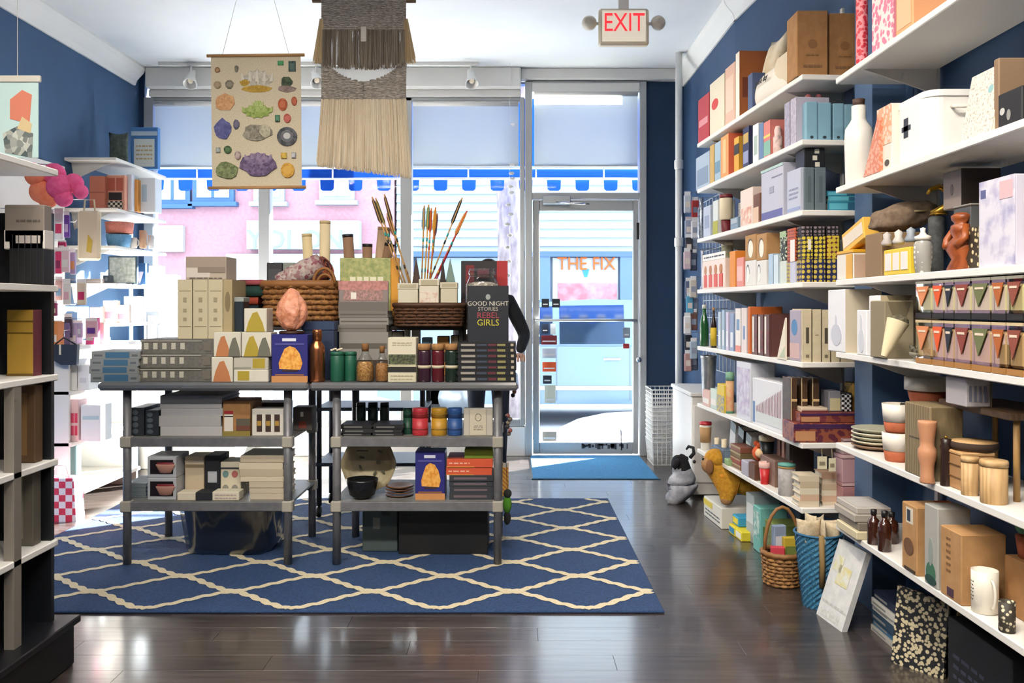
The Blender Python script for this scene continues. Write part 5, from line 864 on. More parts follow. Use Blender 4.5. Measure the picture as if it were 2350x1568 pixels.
for j, (a, b, x, n_) in enumerate(((1832, 1880, 1092, 5), (1884, 1930, 1086, 6))):
    zz = ZRr[6]
    for i in range(n_):
        tp = 1165 - (1165 - x) * (i + 1) / n_; p = T(3.78 + .03 * j, zz).at(a + random.uniform(0, 5), b, tp); bk('small_diary', '%s diary in the %s cream diary pile' % (('bottom', 'second', 'third', 'fourth', 'fifth', 'sixth')[i], ('outer', 'inner')[j]), p, .1, pm(['#cdbfa6', '#c9a98e', '#d6cdb4', '#bfae92'][i % 4], rough=.7), 'l', 'paper', (), 'cream diaries in piles'); zz += p.h
for i, (a, b) in enumerate(((1876, 1898), (1902, 1918))):
    t = thing('gift_tag', ['white gift tag on a string, further from the pilaster', 'white gift tag on a string, nearer the pilaster'][i], 'tag', (X((a + b) / 2, 3.74), 3.74, Z(1077 + i * 5, 3.74))); hh = Z(1048 + 4 * i, 3.74) - Z(1077 + 5 * i, 3.74); ww = X(b, 3.74) - X(a, 3.74); B().box(-ww / 2, ww / 2, 0, .002, 0, hh).build('card', pm('#d8cfae'), t); B().tube([(0, 0, hh), (0, .005, ZRr[5] - .024 - t.location.z)], .0012, 4).build('string', pm('#b9a888'), t); B().box(-ww * .3, ww * .3, -.001, 0, hh * .3, hh * .6).build('printed_panel', pm('#8a7f66'), t)
for i, (z_, h_, c) in enumerate(((ZRr[6], .11, '#a8787a'), (ZRr[6] + .11, .12, '#b08a90'), (ZRr[6] + .23, .07, '#9a7f80'))): carton('rose_tin', ['bottom of three rose tins beside the pilaster', 'middle of three rose tins beside the pilaster', 'top of three rose tins beside the pilaster'][i], 'tin', P((X(1955 + 3 * (i == 2), 3.74), 3.74, z_), 0, .085, h_), .1, pm(c, rough=.4), ((0, 1, .9, 1, '#c4a4a4'), ('s', 0, 1, 0, 1, pm('#3a2418'))), 'rose tins', lid=(.14, pm(c, rough=.35)))
# ---- white end cabinet and hanging grid between the bay and the corner
t = thing('white_cabinet', 'low white cabinet end beside the stacked wire baskets', 'cabinet', (1.16, 5.62, 0)); B().box(0, .255, 0, .68, .02, .655, .006).build('carcass', wtm, t); B().box(-.01, .262, -.01, .69, .655, .68, .004).build('cabinet_top', wtm, t); B().box(.01, .26, -.012, 0, .1, .6, .004).build('end_panel', wtm, t)
t = thing('grid_panel', 'white wire grid panel on the wall beside the pipe', 'rack', (1.405, 5.5, .8)); m = B()
[m.tube([(0, .1 * k, 0), (0, .1 * k, 1.2)], .003, 4) for k in range(10)]; B_ = m; [m.tube([(0, 0, .12 * k), (0, .9, .12 * k)], .003, 4) for k in range(11)]; stuff(m.build('wire_grid', pm('#c9ccd0'), t))
for i in range(18):
    col, nm_ = [('#b9c4d6', 'pale blue'), ('#c23a3c', 'red'), ('#8d99b0', 'slate'), ('#d3d6e0', 'silver'), ('#2c2f3a', 'black'), ('#a3b6d0', 'sky blue'), ('#c9b6c4', 'lilac'), ('#3f4a64', 'navy'), ('#5a6a8a', 'denim'), ('#c9c4bc', 'ivory'), ('#4f9ac0', 'turquoise'), ('#8a94a8', 'pewter'), ('#dfe2e8', 'frost white'), ('#6f4a44', 'brown'), ('#1f2430', 'ink blue'), ('#9fb4c8', 'ice blue'), ('#b08a8a', 'dusty rose'), ('#4a5468', 'steel')][i]
    yy = 5.62 + .05 * (i % 3); tp = 440 + 46 * (i // 2) + random.uniform(-14, 14); a_ = 1572 + 14 * (i % 2) + random.uniform(-3, 4); p = T(yy, Z(tp + 52, yy)).at(a_, a_ + 17, tp); t = thing('hanging_pouch', '%s pouch hanging on the wire grid' % nm_, 'pouch', p.loc, 0, 'pouches on the wire grid')
    B().box(-p.w / 2, p.w / 2, 0, .02, 0, p.h * .8, .006).build('pouch', pm(col, rough=.6), t); B().box(-p.w * .4, p.w * .4, .006, .01, p.h * .76, p.h * .95).build('header_card', pm('#dcdfe6'), t); B().box(-p.w * .3, p.w * .3, -.001, 0, p.h * .25, p.h * .5).build('printed_panel', pm('#8f9ab0' if i % 2 else '#d8d0cc'), t); B().tube([(0, .008, p.h * .9), (1.405 - p.loc[0], .008, p.h * .9 + .01)], .002, 4).build('peg_hook', 'steel', t)
# ================= front bay
GF = 'goods on the near shelf bay'
s = SF[0]
lt('red_vase', 'tall red patterned cylinder on the top near board', 'vase', s.rd(1964, 1992, -60, .01), [('cylinder', [(.97, 0), (1, .02), (1, .97), (.9, 1), (0, 1)], pm('#c22a3a', '#e08890', 'vor', 70, rough=.5))]); ct(s, 2002, 2052, -70, .16, '#d88a9a', 'pink_box', 'pink speckled box on the top near board', pr=((0, 1, 0, 1, pm('#d67a94', '#f0d4d0', 'vor', 45, rough=.6)),)); ct(s, 2056, 2095, -70, .16, '#e0a070', 'pink_box', 'orange peach box on the top near board', pr=((.1, .9, .1, .9, '#e6b48c'),))
s = SF[1]
lt('white_jug', 'white ceramic jug with a narrow neck and dark stopper', 'jug', s.rd(1937, 2004, 236, .01), [('jug', [(.86, 0), (.92, .015), (1, .55), (.94, .68), (.62, .76), (.5, .8), (.5, .96)], pm('#e9e4dc', rough=.35)), ('stopper', [(.4, .95), (.44, 1.04), (0, 1.05)], pm('#4a342a'))], seg=28)
t = thing('salt_bag', 'clear bag of pink salt leaning beside the white jug', 'bag', s.at(1999, 2016, 300, -.0).loc, s.rz); B().prism([(-.1, 0), (.04, 0), (.04, .19), (.02, .19)], -.0, .05).build('bag', pm('#e0a48c', '#d07c5c', 'vor', 80, rough=.5), t, fix=True)
ct(s, 2013, 2046, 236, .07, '#e6d8cc', 'salt_box', 'tall pink and white speckled carton on the near board', pr=((0, 1, .4, 1, pm('#e8c8b4', '#d9a07e', 'vor', 60)), ('e', .55, .85, .06, .16, '#4a4640'),))
# bread bin
p = s.at(2052, 2128, 205, .03); t = thing('enamel_bin', 'white enamel bin with a black cross and flat lid', 'bin', p.loc, p.rz); w_, d_, h_ = p.w, .22, p.h
def rrect(w, d, r, n=6):
    out = []
    for cx, cy, a0 in ((w / 2 - r, d - r, 0), (-w / 2 + r, d - r, 90), (-w / 2 + r, r, 180), (w / 2 - r, r, 270)):
        for i in range(n + 1): a = R(a0 + 90 * i / n); out.append((cx + r * math.cos(a), cy + r * math.sin(a)))
    return out
def rbox(w, d, z0, z1, r): return B().prism(rrect(w, d, r), z0, z1, ax='z')
rbox(w_, d_, .008, h_ - .02, .05).build('bin_body', pm('#efebe4', rough=.25), t, fix=True); rbox(w_ + .012, d_ + .01, h_ - .02, h_, .05).build('lid', pm('#f0ede8', rough=.25), t, fix=True); rbox(w_ - .004, d_ - .004, 0, .008, .05).build('base_rim', pm('#22252c'), t, fix=True)
B().box(-.03, .03, d_ / 2 - .015, d_ / 2 + .015, h_, h_ + .018, .008).build('lid_knob', pm('#efebe4', rough=.3), t); B().box(-.045, -.033 + .02, -.0012, 0, h_ * .42, h_ * .72).build('cross_mark', '#2c3440', t); B().box(-.06, .005, -.0012, 0, h_ * .52, h_ * .6).build('cross_mark', '#2c3440', t)
B().tube([(w_ / 2, d_ * .35, h_ * .75), (w_ / 2 + .03, d_ * .35, h_ * .72), (w_ / 2 + .03, d_ * .65, h_ * .72), (w_ / 2, d_ * .65, h_ * .75)], .006, 6).build('carry_handle', pm('#d8d2c6'), t)
t, p = ct(s, 2205, 2275, 140, .02, '#ddd2c2', 'sketch_book', 'cream sketch book covered in fine black drawing, leaning on the near board', 'book', ((0, 1, 0, 1, pm('#e2d8ca', '#8d867c', 'noise', 130, th=.6)), ('e', .66, .82, .62, .74, '#8ab4b4')), ins=.02); t.rotation_euler.x = R(-10); ct(s, 2280, 2292, 132, .1, '#8a6f54', 'slim_box', 'tan book behind the sketch book', ins=.03)
ct(s, 2290, 2345, 195, .14, '#1d1c1f', 'black_box', 'black box with silver leaf print at the end of the near board', pr=(('e', .1, .3, .4, .6, '#b9b8b4'), ('e', .4, .55, .2, .5, '#8a8984')), ins=.03)
s = SF[2]
lid_y = pm('#d9a224', rough=.5)
ct(s, 1919, 1957, 572, .12, '#dcd6cc', 'gift_box', 'cream gift box with a yellow lid and ribbon', pr=((.62, .98, 0, .85, lid_y), ('s', .05, .95, .05, .82, pm('#b79a84'))), lid=(.12, lid_y)); 
pz = s.at(1919, 1957, 572); t, p = ct(s, 1935, 1985, 510, .1, '#e2b24a', 'gift_box', 'yellow gift box tilted on top of the ribboned one', pr=((.05, .95, .25, .8, '#dcd0c0'),), z=s.z + pz.h + .012, ins=.03); t.rotation_euler.y = R(-14)
carton('tan_box', 'tan lidded box behind the yellow gift boxes', 'box', T(3.3, s.z + .105).at(1993, 2050, 512), .12, pm('#c79f7c', rough=.6), (), lid=(.1, pm('#e0b98e'))); carton('tan_box', 'brown box under the tan lidded box', 'box', P((X(2022, 3.3), 3.3, s.z), 0, .1, .104), .12, pm('#a67c58', rough=.6), lid=(.1, pm('#c79a6c')))
ct(s, 2028, 2088, 566, .06, '#e3c23a', 'window_pack', 'yellow pack with three white windows', pr=tuple((.06 + .31 * k, .3 + .31 * k, .18, .85, '#e6dfda') for k in range(3)), ins=.005)
t = thing('linen_pouch', 'rumpled taupe linen pouch lying over the boxes', 'pouch', (X(2075, 3.12), 3.12, s.z + .16)); bm = bmesh.new(); bmesh.ops.create_icosphere(bm, subdivisions=4, radius=1.0)
for v in bm.verts: c = v.co.copy(); q = 1 + .16 * noise.noise(c * 2.3); v.co = Vector((c.x * .115 * q * (1 - .0 * c.z), c.y * .09 * q, .055 + (abs(c.z) ** .7 * (1 if c.z > 0 else -1)) * .05 * q + .02 * c.x))
me = bpy.data.meshes.new('pouch'); bm.to_mesh(me); bm.free(); [setattr(f, 'use_smooth', True) for f in me.polygons]; me.materials.append(pm('#7d6a58', '#6b594a', 'noise', 60, rough=.95)); o = bpy.data.objects.new('pouch', me); C.objects.link(o); o.parent = t; B().tube([(-.06, -.07, .06), (.0, -.09, .065), (.06, -.075, .07)], .004, 5).build('drawstring', pm('#c9b48c'), t)
carton('support_box', 'plain brown box under the linen pouch', 'box', P((X(2075, 3.05), 3.05, s.z), 0, .16, .155), .14, pm('#8a6f50', rough=.7), ((.1, .9, .6, .8, '#a98c68'),))
for i, c in enumerate(('#b9b0ac', '#c9c4be', '#8f97a0')): lt('marble_figure', ['tiny grey stone figure on the yellow pack', 'tiny white stone figure on the yellow pack', 'tiny slate stone figure on the yellow pack'][i], 'figurine', P((1.30, 3.0 - .09 * i + .0, s.z + s.rd(2028, 2088, 566, .005).h + .002), 0, .04, .05), [('figure', [(.8, 0), (1, .2), (.6, .5), (.7, .8), (0, 1)], pm(c, rough=.5))], 'tiny stone figures', seg=12)
lt('lattice_jar', 'white lattice jar with a lidded top on the near board', 'jar', s.rd(2096, 2140, 522, -.005), [('jar', [(.72, 0), (.8, .02), (.98, .4), (.95, .62), (.7, .72)], pm('#e6e0d4', '#9c9a94', 'dots', 62, th=.3)), ('lid', [(.85, .72), (.88, .8), (.4, .84), (.25, .9), (.3, .98), (0, 1)], pm('#e9e4da', rough=.35))], seg=24)
lt('dark_urn', 'dark grey stone urn behind the lattice jar', 'urn', s.rd(2130, 2168, 494, .12), [('urn', [(.6, 0), (.9, .1), (.85, .5), (1, .7), (1, .95), (.4, 1), (0, 1)], pm('#3a3c3e', '#4d5052', 'noise', 60, rough=.7))])
t = thing('brass_swan', 'small curved brass swan neck ornament above the dark urn', 'ornament', (1.285 + .12 + .035, s.rd(2130, 2168, 494, .12).loc[1], s.z + s.rd(2130, 2168, 494, .12).h + .001)); B().tube([(-.02, 0, 0), (.03, 0, .03), (.035, 0, .075), (0, 0, .095), (-.03, 0, .085), (-.04, 0, .07)], [.016, .015, .011, .009, .008, .004], 10).build('neck', 'gold', t); B().lathe([(.03, 0), (.03, .004), (0, .006)], 14).build('base', 'gold', t)
p = s.at(2150, 2184, 485, .01); t = thing('carved_figure', 'carved reddish wooden figure standing on the near board', 'figurine', p.loc, p.rz); sh = p.h
B().lathe([(.045, 0), (.05, .02 * sh), (.032, .2 * sh), (.05, .36 * sh), (.042, .5 * sh), (.026, .58 * sh), (.036, .68 * sh), (.034, .78 * sh), (.02, .82 * sh), (.032, .88 * sh), (.034, .95 * sh), (.018, sh), (0, sh)], 18, 0, .05, sq=.75).build('figure', pm('#9c4f22', '#7c3b18', 'noise', 40, rough=.4), t); [B().tube([(k * .03, .05, .76 * sh), (k * .055, .035, .55 * sh), (k * .03, .02, .42 * sh)], .011, 8).build('arm', pm('#9c4f22', rough=.4), t) for k in (-1, 1)]
ct(s, 2186, 2246, 520, .13, '#d8c89a', 'floral_box', 'cream box with dense black floral print on the near board', pr=((0, 1, 0, 1, pm('#d9c998', '#3a3226', 'vor', 55, th=.33)),), ins=.06); pz = s.at(2186, 2246, 520, .06)
ct(s, 2186, 2226, 466, .14, '#4c4e50', 'grey_box', 'charcoal lidded box on the black floral box', ins=.07, z=s.z + pz.h + .001, lid=(.1, pm('#85807a'))); pz2 = s.at(2186, 2226, 466, .07, s.z + pz.h)
ct(s, 2164, 2206, 386, .12, '#8d7f78', 'grey_box', 'taupe box with a small emblem on the charcoal box', pr=(('e', .42, .58, .35, .65, '#6b5f5c'), ('s', 0, 1, 0, 1, pm('#2e241c'))), ins=.1, z=pz2.loc[2] + pz2.h + .001)
ct(s, 2248, 2330, 398, .1, '#cfc9d6', 'watercolour_box', 'tall pale box with blue and violet watercolour print', pr=((0, 1, 0, 1, pm('#d6d2dc', '#9c98bc', 'noise', 18, rough=.5, th=.58)), (.05, .2, .8, .9, '#5a608c'), (.6, .95, .75, .95, '#d3b0b4')), ins=.01)
s = SF[3]
t, p = ct(s, 1900, 1940, 664, .14, '#e6e6ea', 'glass_box', 'white carton with a drawn wine glass at the start of the near board', pr=(('s', 0, 1, 0, 1, pm('#c9bda6')), ('e', .2, .8, .1, .45, '#c6c8d2'), ('e', .45, .55, .4, .6, '#c6c8d2')), ins=.0)
ct(s, 1966, 1988, 712, .1, '#e9e8ea', 'glass_box', 'short white carton with a carafe print', pr=(('e', .2, .8, .05, .6, '#d0d3da'), ('e', .38, .62, .5, .9, '#d0d3da')), ins=.0); 
t, p = ct(s, 1994, 2021, 678, .2, '#ecebec', 'glass_box', 'white carton with a tan folded side on the near board', pr=(('l', .2, .8, .15, .5, '#b9bcc8', 4), ('s', 0, 1, 0, 1, pm('#b8a88a'))), ins=.0); 
m = B(); m.add([(p.w / 2 + .002, .02, p.h), (p.w / 2 + .002, .11, p.h), (p.w / 2 + .002, .06, p.h * .62)], [(0, 1, 2)]); m.build('fold_print', pm('#7d7158'), t)
t = thing('paper_cone', 'cream paper cone filled with dried lavender', 'cone', (X(2062, 2.84), 2.82, s.z), 0.0); cn = B(); cn.tube([(-.035, .05, .014), (.012, .05, .13)], [.01, .036], 20, cap=False).build('cone', pm('#e0d3ae', rough=.8), t); B().ball((.012, .05, .128), (.033, .033, .024)).build('lavender', pm('#6d664f', '#4a4536', 'noise', 90, rough=.95, bump=.5), t)
carton('kraft_box', 'grey brown carton behind the paper cone', 'box', T(2.98, s.z).at(2030, 2098, 690), .12, pm('#8d8168', rough=.8), (('v', .1, .9, .4, .98, pm('#6f644d')),))
t = thing('potpourri_bowl', 'shallow bowl of grey dried petals under the paper cone', 'bowl', s.at(2075, 2100, 780, -.0).loc, s.rz); B().lathe([(.02, 0), (.045, .02), (.048, .03), (.04, .03), (0, .012)], 16, 0, .05).build('bowl', pm('#8a8474'), t); m = B(); [m.ball((random.uniform(-.035, .035), .05 + random.uniform(-.03, .03), .03 + random.uniform(0, .02)), random.uniform(.006, .012), 0, 6, 4) for i in range(40)]; stuff(m.build('petals', pm('#6b6650', '#4a4436', 'noise', 60), t))
cc = ['#d9895c', '#e05a2c', '#262b38', '#8a4238', '#6b7048', '#b0602e', '#8d4a3a']; cn_ = ['peach', 'orange', 'navy', 'brick red', 'olive green', 'rust', 'brown']
edges = [(2101, 2137), (2139, 2166), (2167, 2189), (2190, 2227), (2229, 2273), (2275, 2308), (2310, 2348)]
for row in (0, 1):
    zb = s.z if row == 0 else s.z + .142
    for i, (a, b) in enumerate(edges):
        p = s.at(a, b, 0, .0, zb); p.h = .136 if row == 0 else .115; t = thing('boxed_candle', 'boxed candle with %s pennant in the %s row' % ('an ' + cn_[i] if cn_[i][0] == 'o' else 'a ' + cn_[i], ('lower', 'upper')[row]), 'candle', p.loc, p.rz, 'boxed candles with pennants'); wv = p.w - .002
        B().box(-wv / 2 + .003, wv / 2 - .003, .004, .07, .018, p.h * .82, .008).build('wax', pm('#d8c88e' if row else '#c9a06a', rough=.5), t); B().box(-wv / 2, wv / 2, 0, .075, 0, .016).build('base_tray', pm('#1d1a18' if row else '#a8763c'), t); B().box(-wv / 2, wv / 2, 0, .075, .016, p.h, .001).build('clear_case', 'cup', t)
        B().prism([(-wv * .42, p.h * .86), (0 if i % 2 else -wv * .1, p.h * .3), (wv * .42, p.h * .86)], -.003, -.001).build('pennant', pm(cc[i], rough=.7), t); B().box(-wv * .25, wv * .2, -.004, -.003, p.h * .72, p.h * .77).build('pennant_print', pm('#e0cdb4'), t); B().box(-wv / 2, wv / 2, -.001, .076, p.h - .008, p.h).build('case_lid', pm('#c9b48c' if row == 0 else '#8f8a7c'), t)
s = SF[4]
zz = s.z
for i in range(5): p = P((1.285 + .0, 3.30, zz), s.rz, .24 - .012 * (i % 2), .016); lt('serving_plate', 'cream stoneware plate, %s in the stack at the board start' % ('bottom', 'second', 'third', 'fourth', 'top')[i], 'plate', P((1.29, 3.30, zz), s.rz, .19, .018), [('plate', [(.5, 0), (.7, .1), (1, .8), (1, 1), (.93, 1), (.65, .4), (0, .35)], pm(['#8a6a50', '#cfc4a8', '#b9b49c', '#d6cdb6', '#a8a792'][i], rough=.4))], 'stoneware plates in a stack', seg=28); zz += .0155
zz = s.z
for i, (tp, w_) in enumerate(((1004, .1), (948, .1))):
    Yb = 3.02; hh = .1; t = thing('dipped_pot', ['lower white and terracotta pot in the stack beside the wooden block', 'upper white and terracotta pot in the stack beside the wooden block'][i], 'pot', (1.345, 3.04, zz), 0, 'white and terracotta pots'); B().lathe([(.038, 0), (.042, .008), (.046, .038)], 22).build('terracotta_base', 'terra', t); B().lathe([(.047, .038), (.052, .1), (.047, .1), (.035, .03), (0, .02)], 22).build('glazed_rim', pm('#e6ded2', rough=.4), t); zz += .1
t = thing('dipped_pot', 'wide white rimmed terracotta pot behind the wooden block', 'pot', (1.43, 3.0, s.z + .2)); B().lathe([(.05, 0), (.055, .01), (.064, .05)], 26).build('terracotta_base', 'terra', t); B().lathe([(.064, .05), (.074, .052), (.074, .095), (.066, .095), (.05, .05), (0, .04)], 26).build('glazed_rim', pm('#cfc9bc', rough=.4), t)
carton('support_box', 'dark box under the wide terracotta pot', 'box', P((1.44, 2.94, s.z), 0, .14, .199), .14, pm('#3a3228', rough=.7), ((.1, .9, .4, .6, '#54483a'),))
t = carton('wooden_block', 'upright weathered wooden block on the near board', 'block', turn(s.at(2076, 2136, 935, .0), 0), .1, pm('#8f7d5c', '#6f6044', 'wood', 20, rough=.7, st=(1, 1, .2)), ((.2, .6, .52, .535, pm('#4a3f2c')),))
p = s.rd(2106, 2150, 966, -.045); lt('pepper_mill', 'pale terracotta pepper mill at the board edge', 'mill', p, [('mill', [(.76, 0), (.82, .02), (.72, .12), (.74, .28), (.98, .42), (1, .48), (.96, .54), (.74, .6), (.78, .68), (.98, .93), (1, .97), (.95, 1), (0, 1)], pm('#c48b66', rough=.55))], seg=26)
p = s.rd(2156, 2186, 1000, -.0); lt('pepper_mill', 'dark wooden pepper mill with a brass knob', 'mill', p, [('mill', [(.85, 0), (.9, .02), (.75, .4), (.8, .7), (.95, .78), (.7, .84), (.85, .93), (0, .95)], pm('#2c1c18', rough=.35)), ('knob', [(.2, .95), (.25, .98), (0, 1)], 'gold')])
ct(s, 2166, 2206, 1040, .1, '#b08558', 'wooden_crate', 'small slatted wooden box on the near board', pr=((0, 1, .32, .34, '#7d5c38'), (0, 1, .64, .66, '#7d5c38'), ('s', 0, 1, .32, .34, '#7d5c38')), ins=.02, lid=(.1, pm('#c49a68')))
p = s.at(2166, 2206, 1040, .02); B_ = lt('bark_slice', 'round bark edged wood slice lying on the slatted box', 'board', P((p.loc[0] + .07, p.loc[1] - .055, p.loc[2] + p.h + .002), 0, .13, .024), [('slice', [(.96, 0), (1, .3), (.98, 1), (0, 1)], pm('#c9a472', '#b58e5c', 'wood', 60, rough=.6)), ('bark', [(1.0, .05), (1.03, .4), (1.0, .95)], pm('#3a2a20', rough=.9))], seg=24)
for i, (a, b, tp) in enumerate(((2206, 2246, 1048), (2250, 2312, 1056))): lt('wooden_canister', ['narrow pale wooden canister beside the slatted box', 'wide pale wooden canister at the end of the near board'][i], 'canister', s.rd(a, b, tp, -.0), [('body', [(.96, 0), (1, .02), (1, .86)], pm('#caa574', '#b08c5c', 'wood', 30, rough=.55, st=(1, 1, .12))), ('lid', [(1.04, .86), (1.05, .95), (1.0, 1), (0, 1)], pm('#d3b184', '#b9935f', 'noise', 30, rough=.6))], 'pale wooden canisters', seg=28)
t = thing('raised_board', 'dark wooden board on posts above the canisters', 'board', (1.46, 2.5, s.z)); B().box(-.1, .1, -.12, .28, .225, .245, .003).build('board', pm('#6b4f34', '#4f3a24', 'wood', 20, rough=.6), t); [B().tube([(x, y, 0), (x, y, .225)], .009, 8).build('post', pm('#a8824c'), t) for x in (-.07, .07) for y in (-.1, .26)]
carton('figure_carton', 'grey carton with drawn standing figures on the raised board', 'box', T(2.52, s.z + .246).at(2217, 2274, 870), .12, pm('#a9a4a6', rough=.6), tuple((.12 + .2 * k, .22 + .2 * k, .2, .75, '#6d6f80') for k in range(4)) + (('s', 0, 1, 0, 1, pm('#6f6044')),))
s = SF[5]
zz = s.z
for i in range(4): p = P((1.30, 3.20, zz), s.rz, .22, [.03, .03, .028, .024][i]); carton('stone_board', 'pale grey slab, %s in the pile at the start of the lowest board' % ('bottom', 'second', 'third', 'top')[i], 'slab', P((1.285 + .012 * (i % 2) - .02, 3.3 + .01 * i, zz), s.rz, .2, p.h), .13, pm(['#cfc2a0', '#7d7468', '#a8a094', '#b3aca4'][i], rough=.6), (('t', .1, .9, .1, .9, pm('#b8b4b0')),) if i == 3 else (), 'pale slabs in a pile'); zz += p.h
for i, (a, b, iy) in enumerate(((1990, 2020, .0), (2014, 2046, -.0), (2030, 2062, .07))): lt('amber_bottle', ['amber glass bottle nearest the slabs', 'amber glass bottle at the board edge', 'amber glass bottle at the back of the three'][i], 'bottle', s.rd(a, b, 1168 + 3 * i, iy), [('bottle', [(.92, 0), (1, .02), (1, .6), (.8, .7), (.42, .76), (.42, .84)], pm('#3a1c10', rough=.08, spec=.9)), ('cap', [(.48, .84), (.5, .98), (0, 1)], 'blk')], 'amber bottles', seg=18)
t, p = ct(s, 2070, 2104, 1166, .1, 'kraft', 'kraft_carton', 'kraft carton with a black line drawing on the lowest board', pr=((.3, .75, .72, .95, '#d6ccb8'), (.38, .6, .75, .92, '#2a3040'), ('e', .15, .8, .25, .5, '#6b4a2c'), ('s', .3, .7, .4, .5, '#2c241c'), (.2, .9, .02, .06, '#3a2c20')), ins=.0)
ct(s, 2108, 2116, 1225, .06, '#c9c0b4', 'slim_box', 'slim white box between the kraft and cactus cartons', ins=.03)
t, p = ct(s, 2121, 2152, 1168, .1, '#a9a7a0', 'cactus_carton', 'grey carton picturing a green bottle garden', pr=(('e', .15, .85, .02, .3, '#3c6b52'), ('e', .35, .65, .25, .6, '#8f9890'), ('e', .1, .9, .02, .14, '#22443a')), ins=.0)
ct(s, 2126, 2156, 1163, .08, '#d8672c', 'slim_box', 'orange and white box behind the cactus carton', ins=.16)
t = thing('potted_cactus', 'green cactus with purple tips in a small pot on the lowest board', 'plant', (1.44, 2.42, s.z + .16)); B().lathe([(.03, 0), (.038, .06), (.032, .06), (0, .05)], 14).build('pot', 'terra', t); [B().ball((x, y, z), (r, r, r * 1.5), 0, 10, 7).build('cactus_pad', pm('#3f7a5a', '#2c5c44', 'noise', 50, rough=.6), t) for x, y, z, r in ((0, 0, .09, .026), (.03, .01, .1, .018), (-.03, -.01, .095, .018), (.01, -.02, .13, .016))]; B().ball((.01, -.02, .158), .009).build('bloom', pm('#7d4fa0'), t)
carton('support_box', 'kraft box under the potted cactus', 'box', P((1.44, 2.36, s.z), 0, .1, .159), .1, 'kraft2', ((.2, .8, .4, .6, '#7d5a38'),))
t, p = ct(s, 2158, 2206, 1228, .13, 'kraft', 'kraft_carton', 'big plain kraft carton with a printed side panel on the lowest board', pr=(('l', .3, .5, .35, .9, '#7d5a38', 6), (.35, .65, .04, .16, '#4a3040')), ins=.0)
mug('printed_mug', 'white mug with lines of black writing on the lowest board', s.rd(2222, 2298, 1308, -.0), pm('#e6dfd0', rough=.3), None, None, side=1); p = s.rd(2222, 2298, 1308, 0); t = [o for o in C.objects if o.name.startswith('printed_mug')][0]
m = B()
for i in range(6):
    for k in range(5): a = R(-150 + 15 * k + 3 * (i % 2)); r = p.w / 2 * .826; z_ = p.h * (.3 + .085 * i); m.add([(r * math.cos(a + j * .14), p.w / 2 + r * math.sin(a + j * .14), z_ + q) for q in (0, p.h * .03) for j in (0, 1)], [(0, 1, 3, 2)])
stuff(m.build('writing', '#3c3830', t))
mug('stacked_mug', 'grey printed mug standing on a box above the white mug', P((1.40, 2.12, s.z + .16), s.rz, .1, .1), pm('#bdb6a8', rough=.4), None, pm('#a9a396', '#6f6a60', 'noise', 90), side=-1); carton('support_box', 'cream box under the grey printed mug', 'box', P((1.395, 2.1, s.z), s.rz, .12, .158), .12, pm('#cfc4a8', rough=.6), ((.1, .9, .3, .5, '#a89c80'),))
lt('pattern_tumbler', 'speckled black and cream tumbler at the frame edge', 'tumbler', s.rd(2292, 2330, 1380, .0), [('tumbler', [(.85, 0), (1, .04), (1, 1), (.92, 1), (.88, .1), (0, .08)], pm('#cfc4a4', '#3a342a', 'vor', 90, th=.35))])
# ================================================================== FLOOR GOODS UNDER THE RIGHT SHELVES
def fbox(n, lab, cat, x, y, z, w, d, h, c, pr=(), rz=-86, lid=None, grp=None): return carton(n, lab, cat, P((x, y, z), R(rz), w, h), d, pm(c, rough=.65) if isinstance(c, str) and c[0] == '#' else M(c), pr, grp, lid)
fbox('toy_box', 'flat white printed box on the floor under the yellow plush dog', 'box', 1.15, 5.0, 0, .34, .26, .115, '#d9d6cc', (('l', .1, .9, .15, .5, '#4a4f58', 2), (.0, .5, .62, .9, '#d8c24a'), ('s', .3, .8, .3, .5, '#2a2a2e')))
for i, (c, c2, lab) in enumerate((('#e0cc2e', '#2f8fc0', 'yellow and blue packet lying on the floor by the white printed box'), ('#d8c832', '#e8e4d8', 'yellow packet on the floor beside the teal box'), ('#3a9ac4', '#e6d23a', 'blue packet on top of the yellow ones'))): fbox('snack_packet', lab, 'packet', 1.19 + .01 * i, 4.72 - .1 * (i % 2), .0 if i < 2 else .052, .1, .16, .05, c, ((.1, .9, .2, .8, c2),), grp='bright packets on the floor')
fbox('puzzle_carton', 'teal and white printed carton standing on the floor', 'box', 1.235, 4.40, 0, .1, .14, .225, '#6fb0a8', ((.1, .9, .3, .9, pm('#d3e0d8', '#4f9a94', 'noise', 30)), ('s', .1, .9, .1, .6, '#5a7a4a')))
fbox('puzzle_carton', 'pale grey carton with foil bags behind the teal carton', 'box', 1.25, 4.58, 0, .12, .14, .25, '#a9b4b4', ((.1, .9, .4, .8, '#d0d8d8'),)); fbox('puzzle_carton', 'olive green carton between the teal carton and the wicker basket', 'box', 1.25, 4.22, 0, .14, .14, .19, '#6b7a3c', ((.1, .9, .2, .8, pm('#7d8a4a', '#4a5230', 'noise', 40)),))
def seat_plush():
    # plush dog in a yellow hooded coat: one skinned body
    V = [(0, 0, .13), (-.07, 0, .15), (-.14, 0, .165), (-.2, 0, .2), (-.225, 0, .245), (-.29, 0, .235), (.1, 0, .12),      # spine, neck, head, muzzle, rump
         (-.14, -.05, .07), (-.15, -.06, .012), (-.14, .05, .07), (-.15, .06, .012), (.1, -.05, .06), (.08, -.06, .012), (.1, .05, .06), (.08, .06, .012), (.15, 0, .15)]
    E = [(0, 1), (1, 2), (2, 3), (3, 4), (4, 5), (0, 6), (2, 7), (7, 8), (2, 9), (9, 10), (6, 11), (11, 12), (6, 13), (13, 14), (6, 15)]
    r = [.085, .085, .08, .062, .075, .044, .08, .042, .034, .042, .034, .048, .036, .048, .036, .016]
    return V, E, r
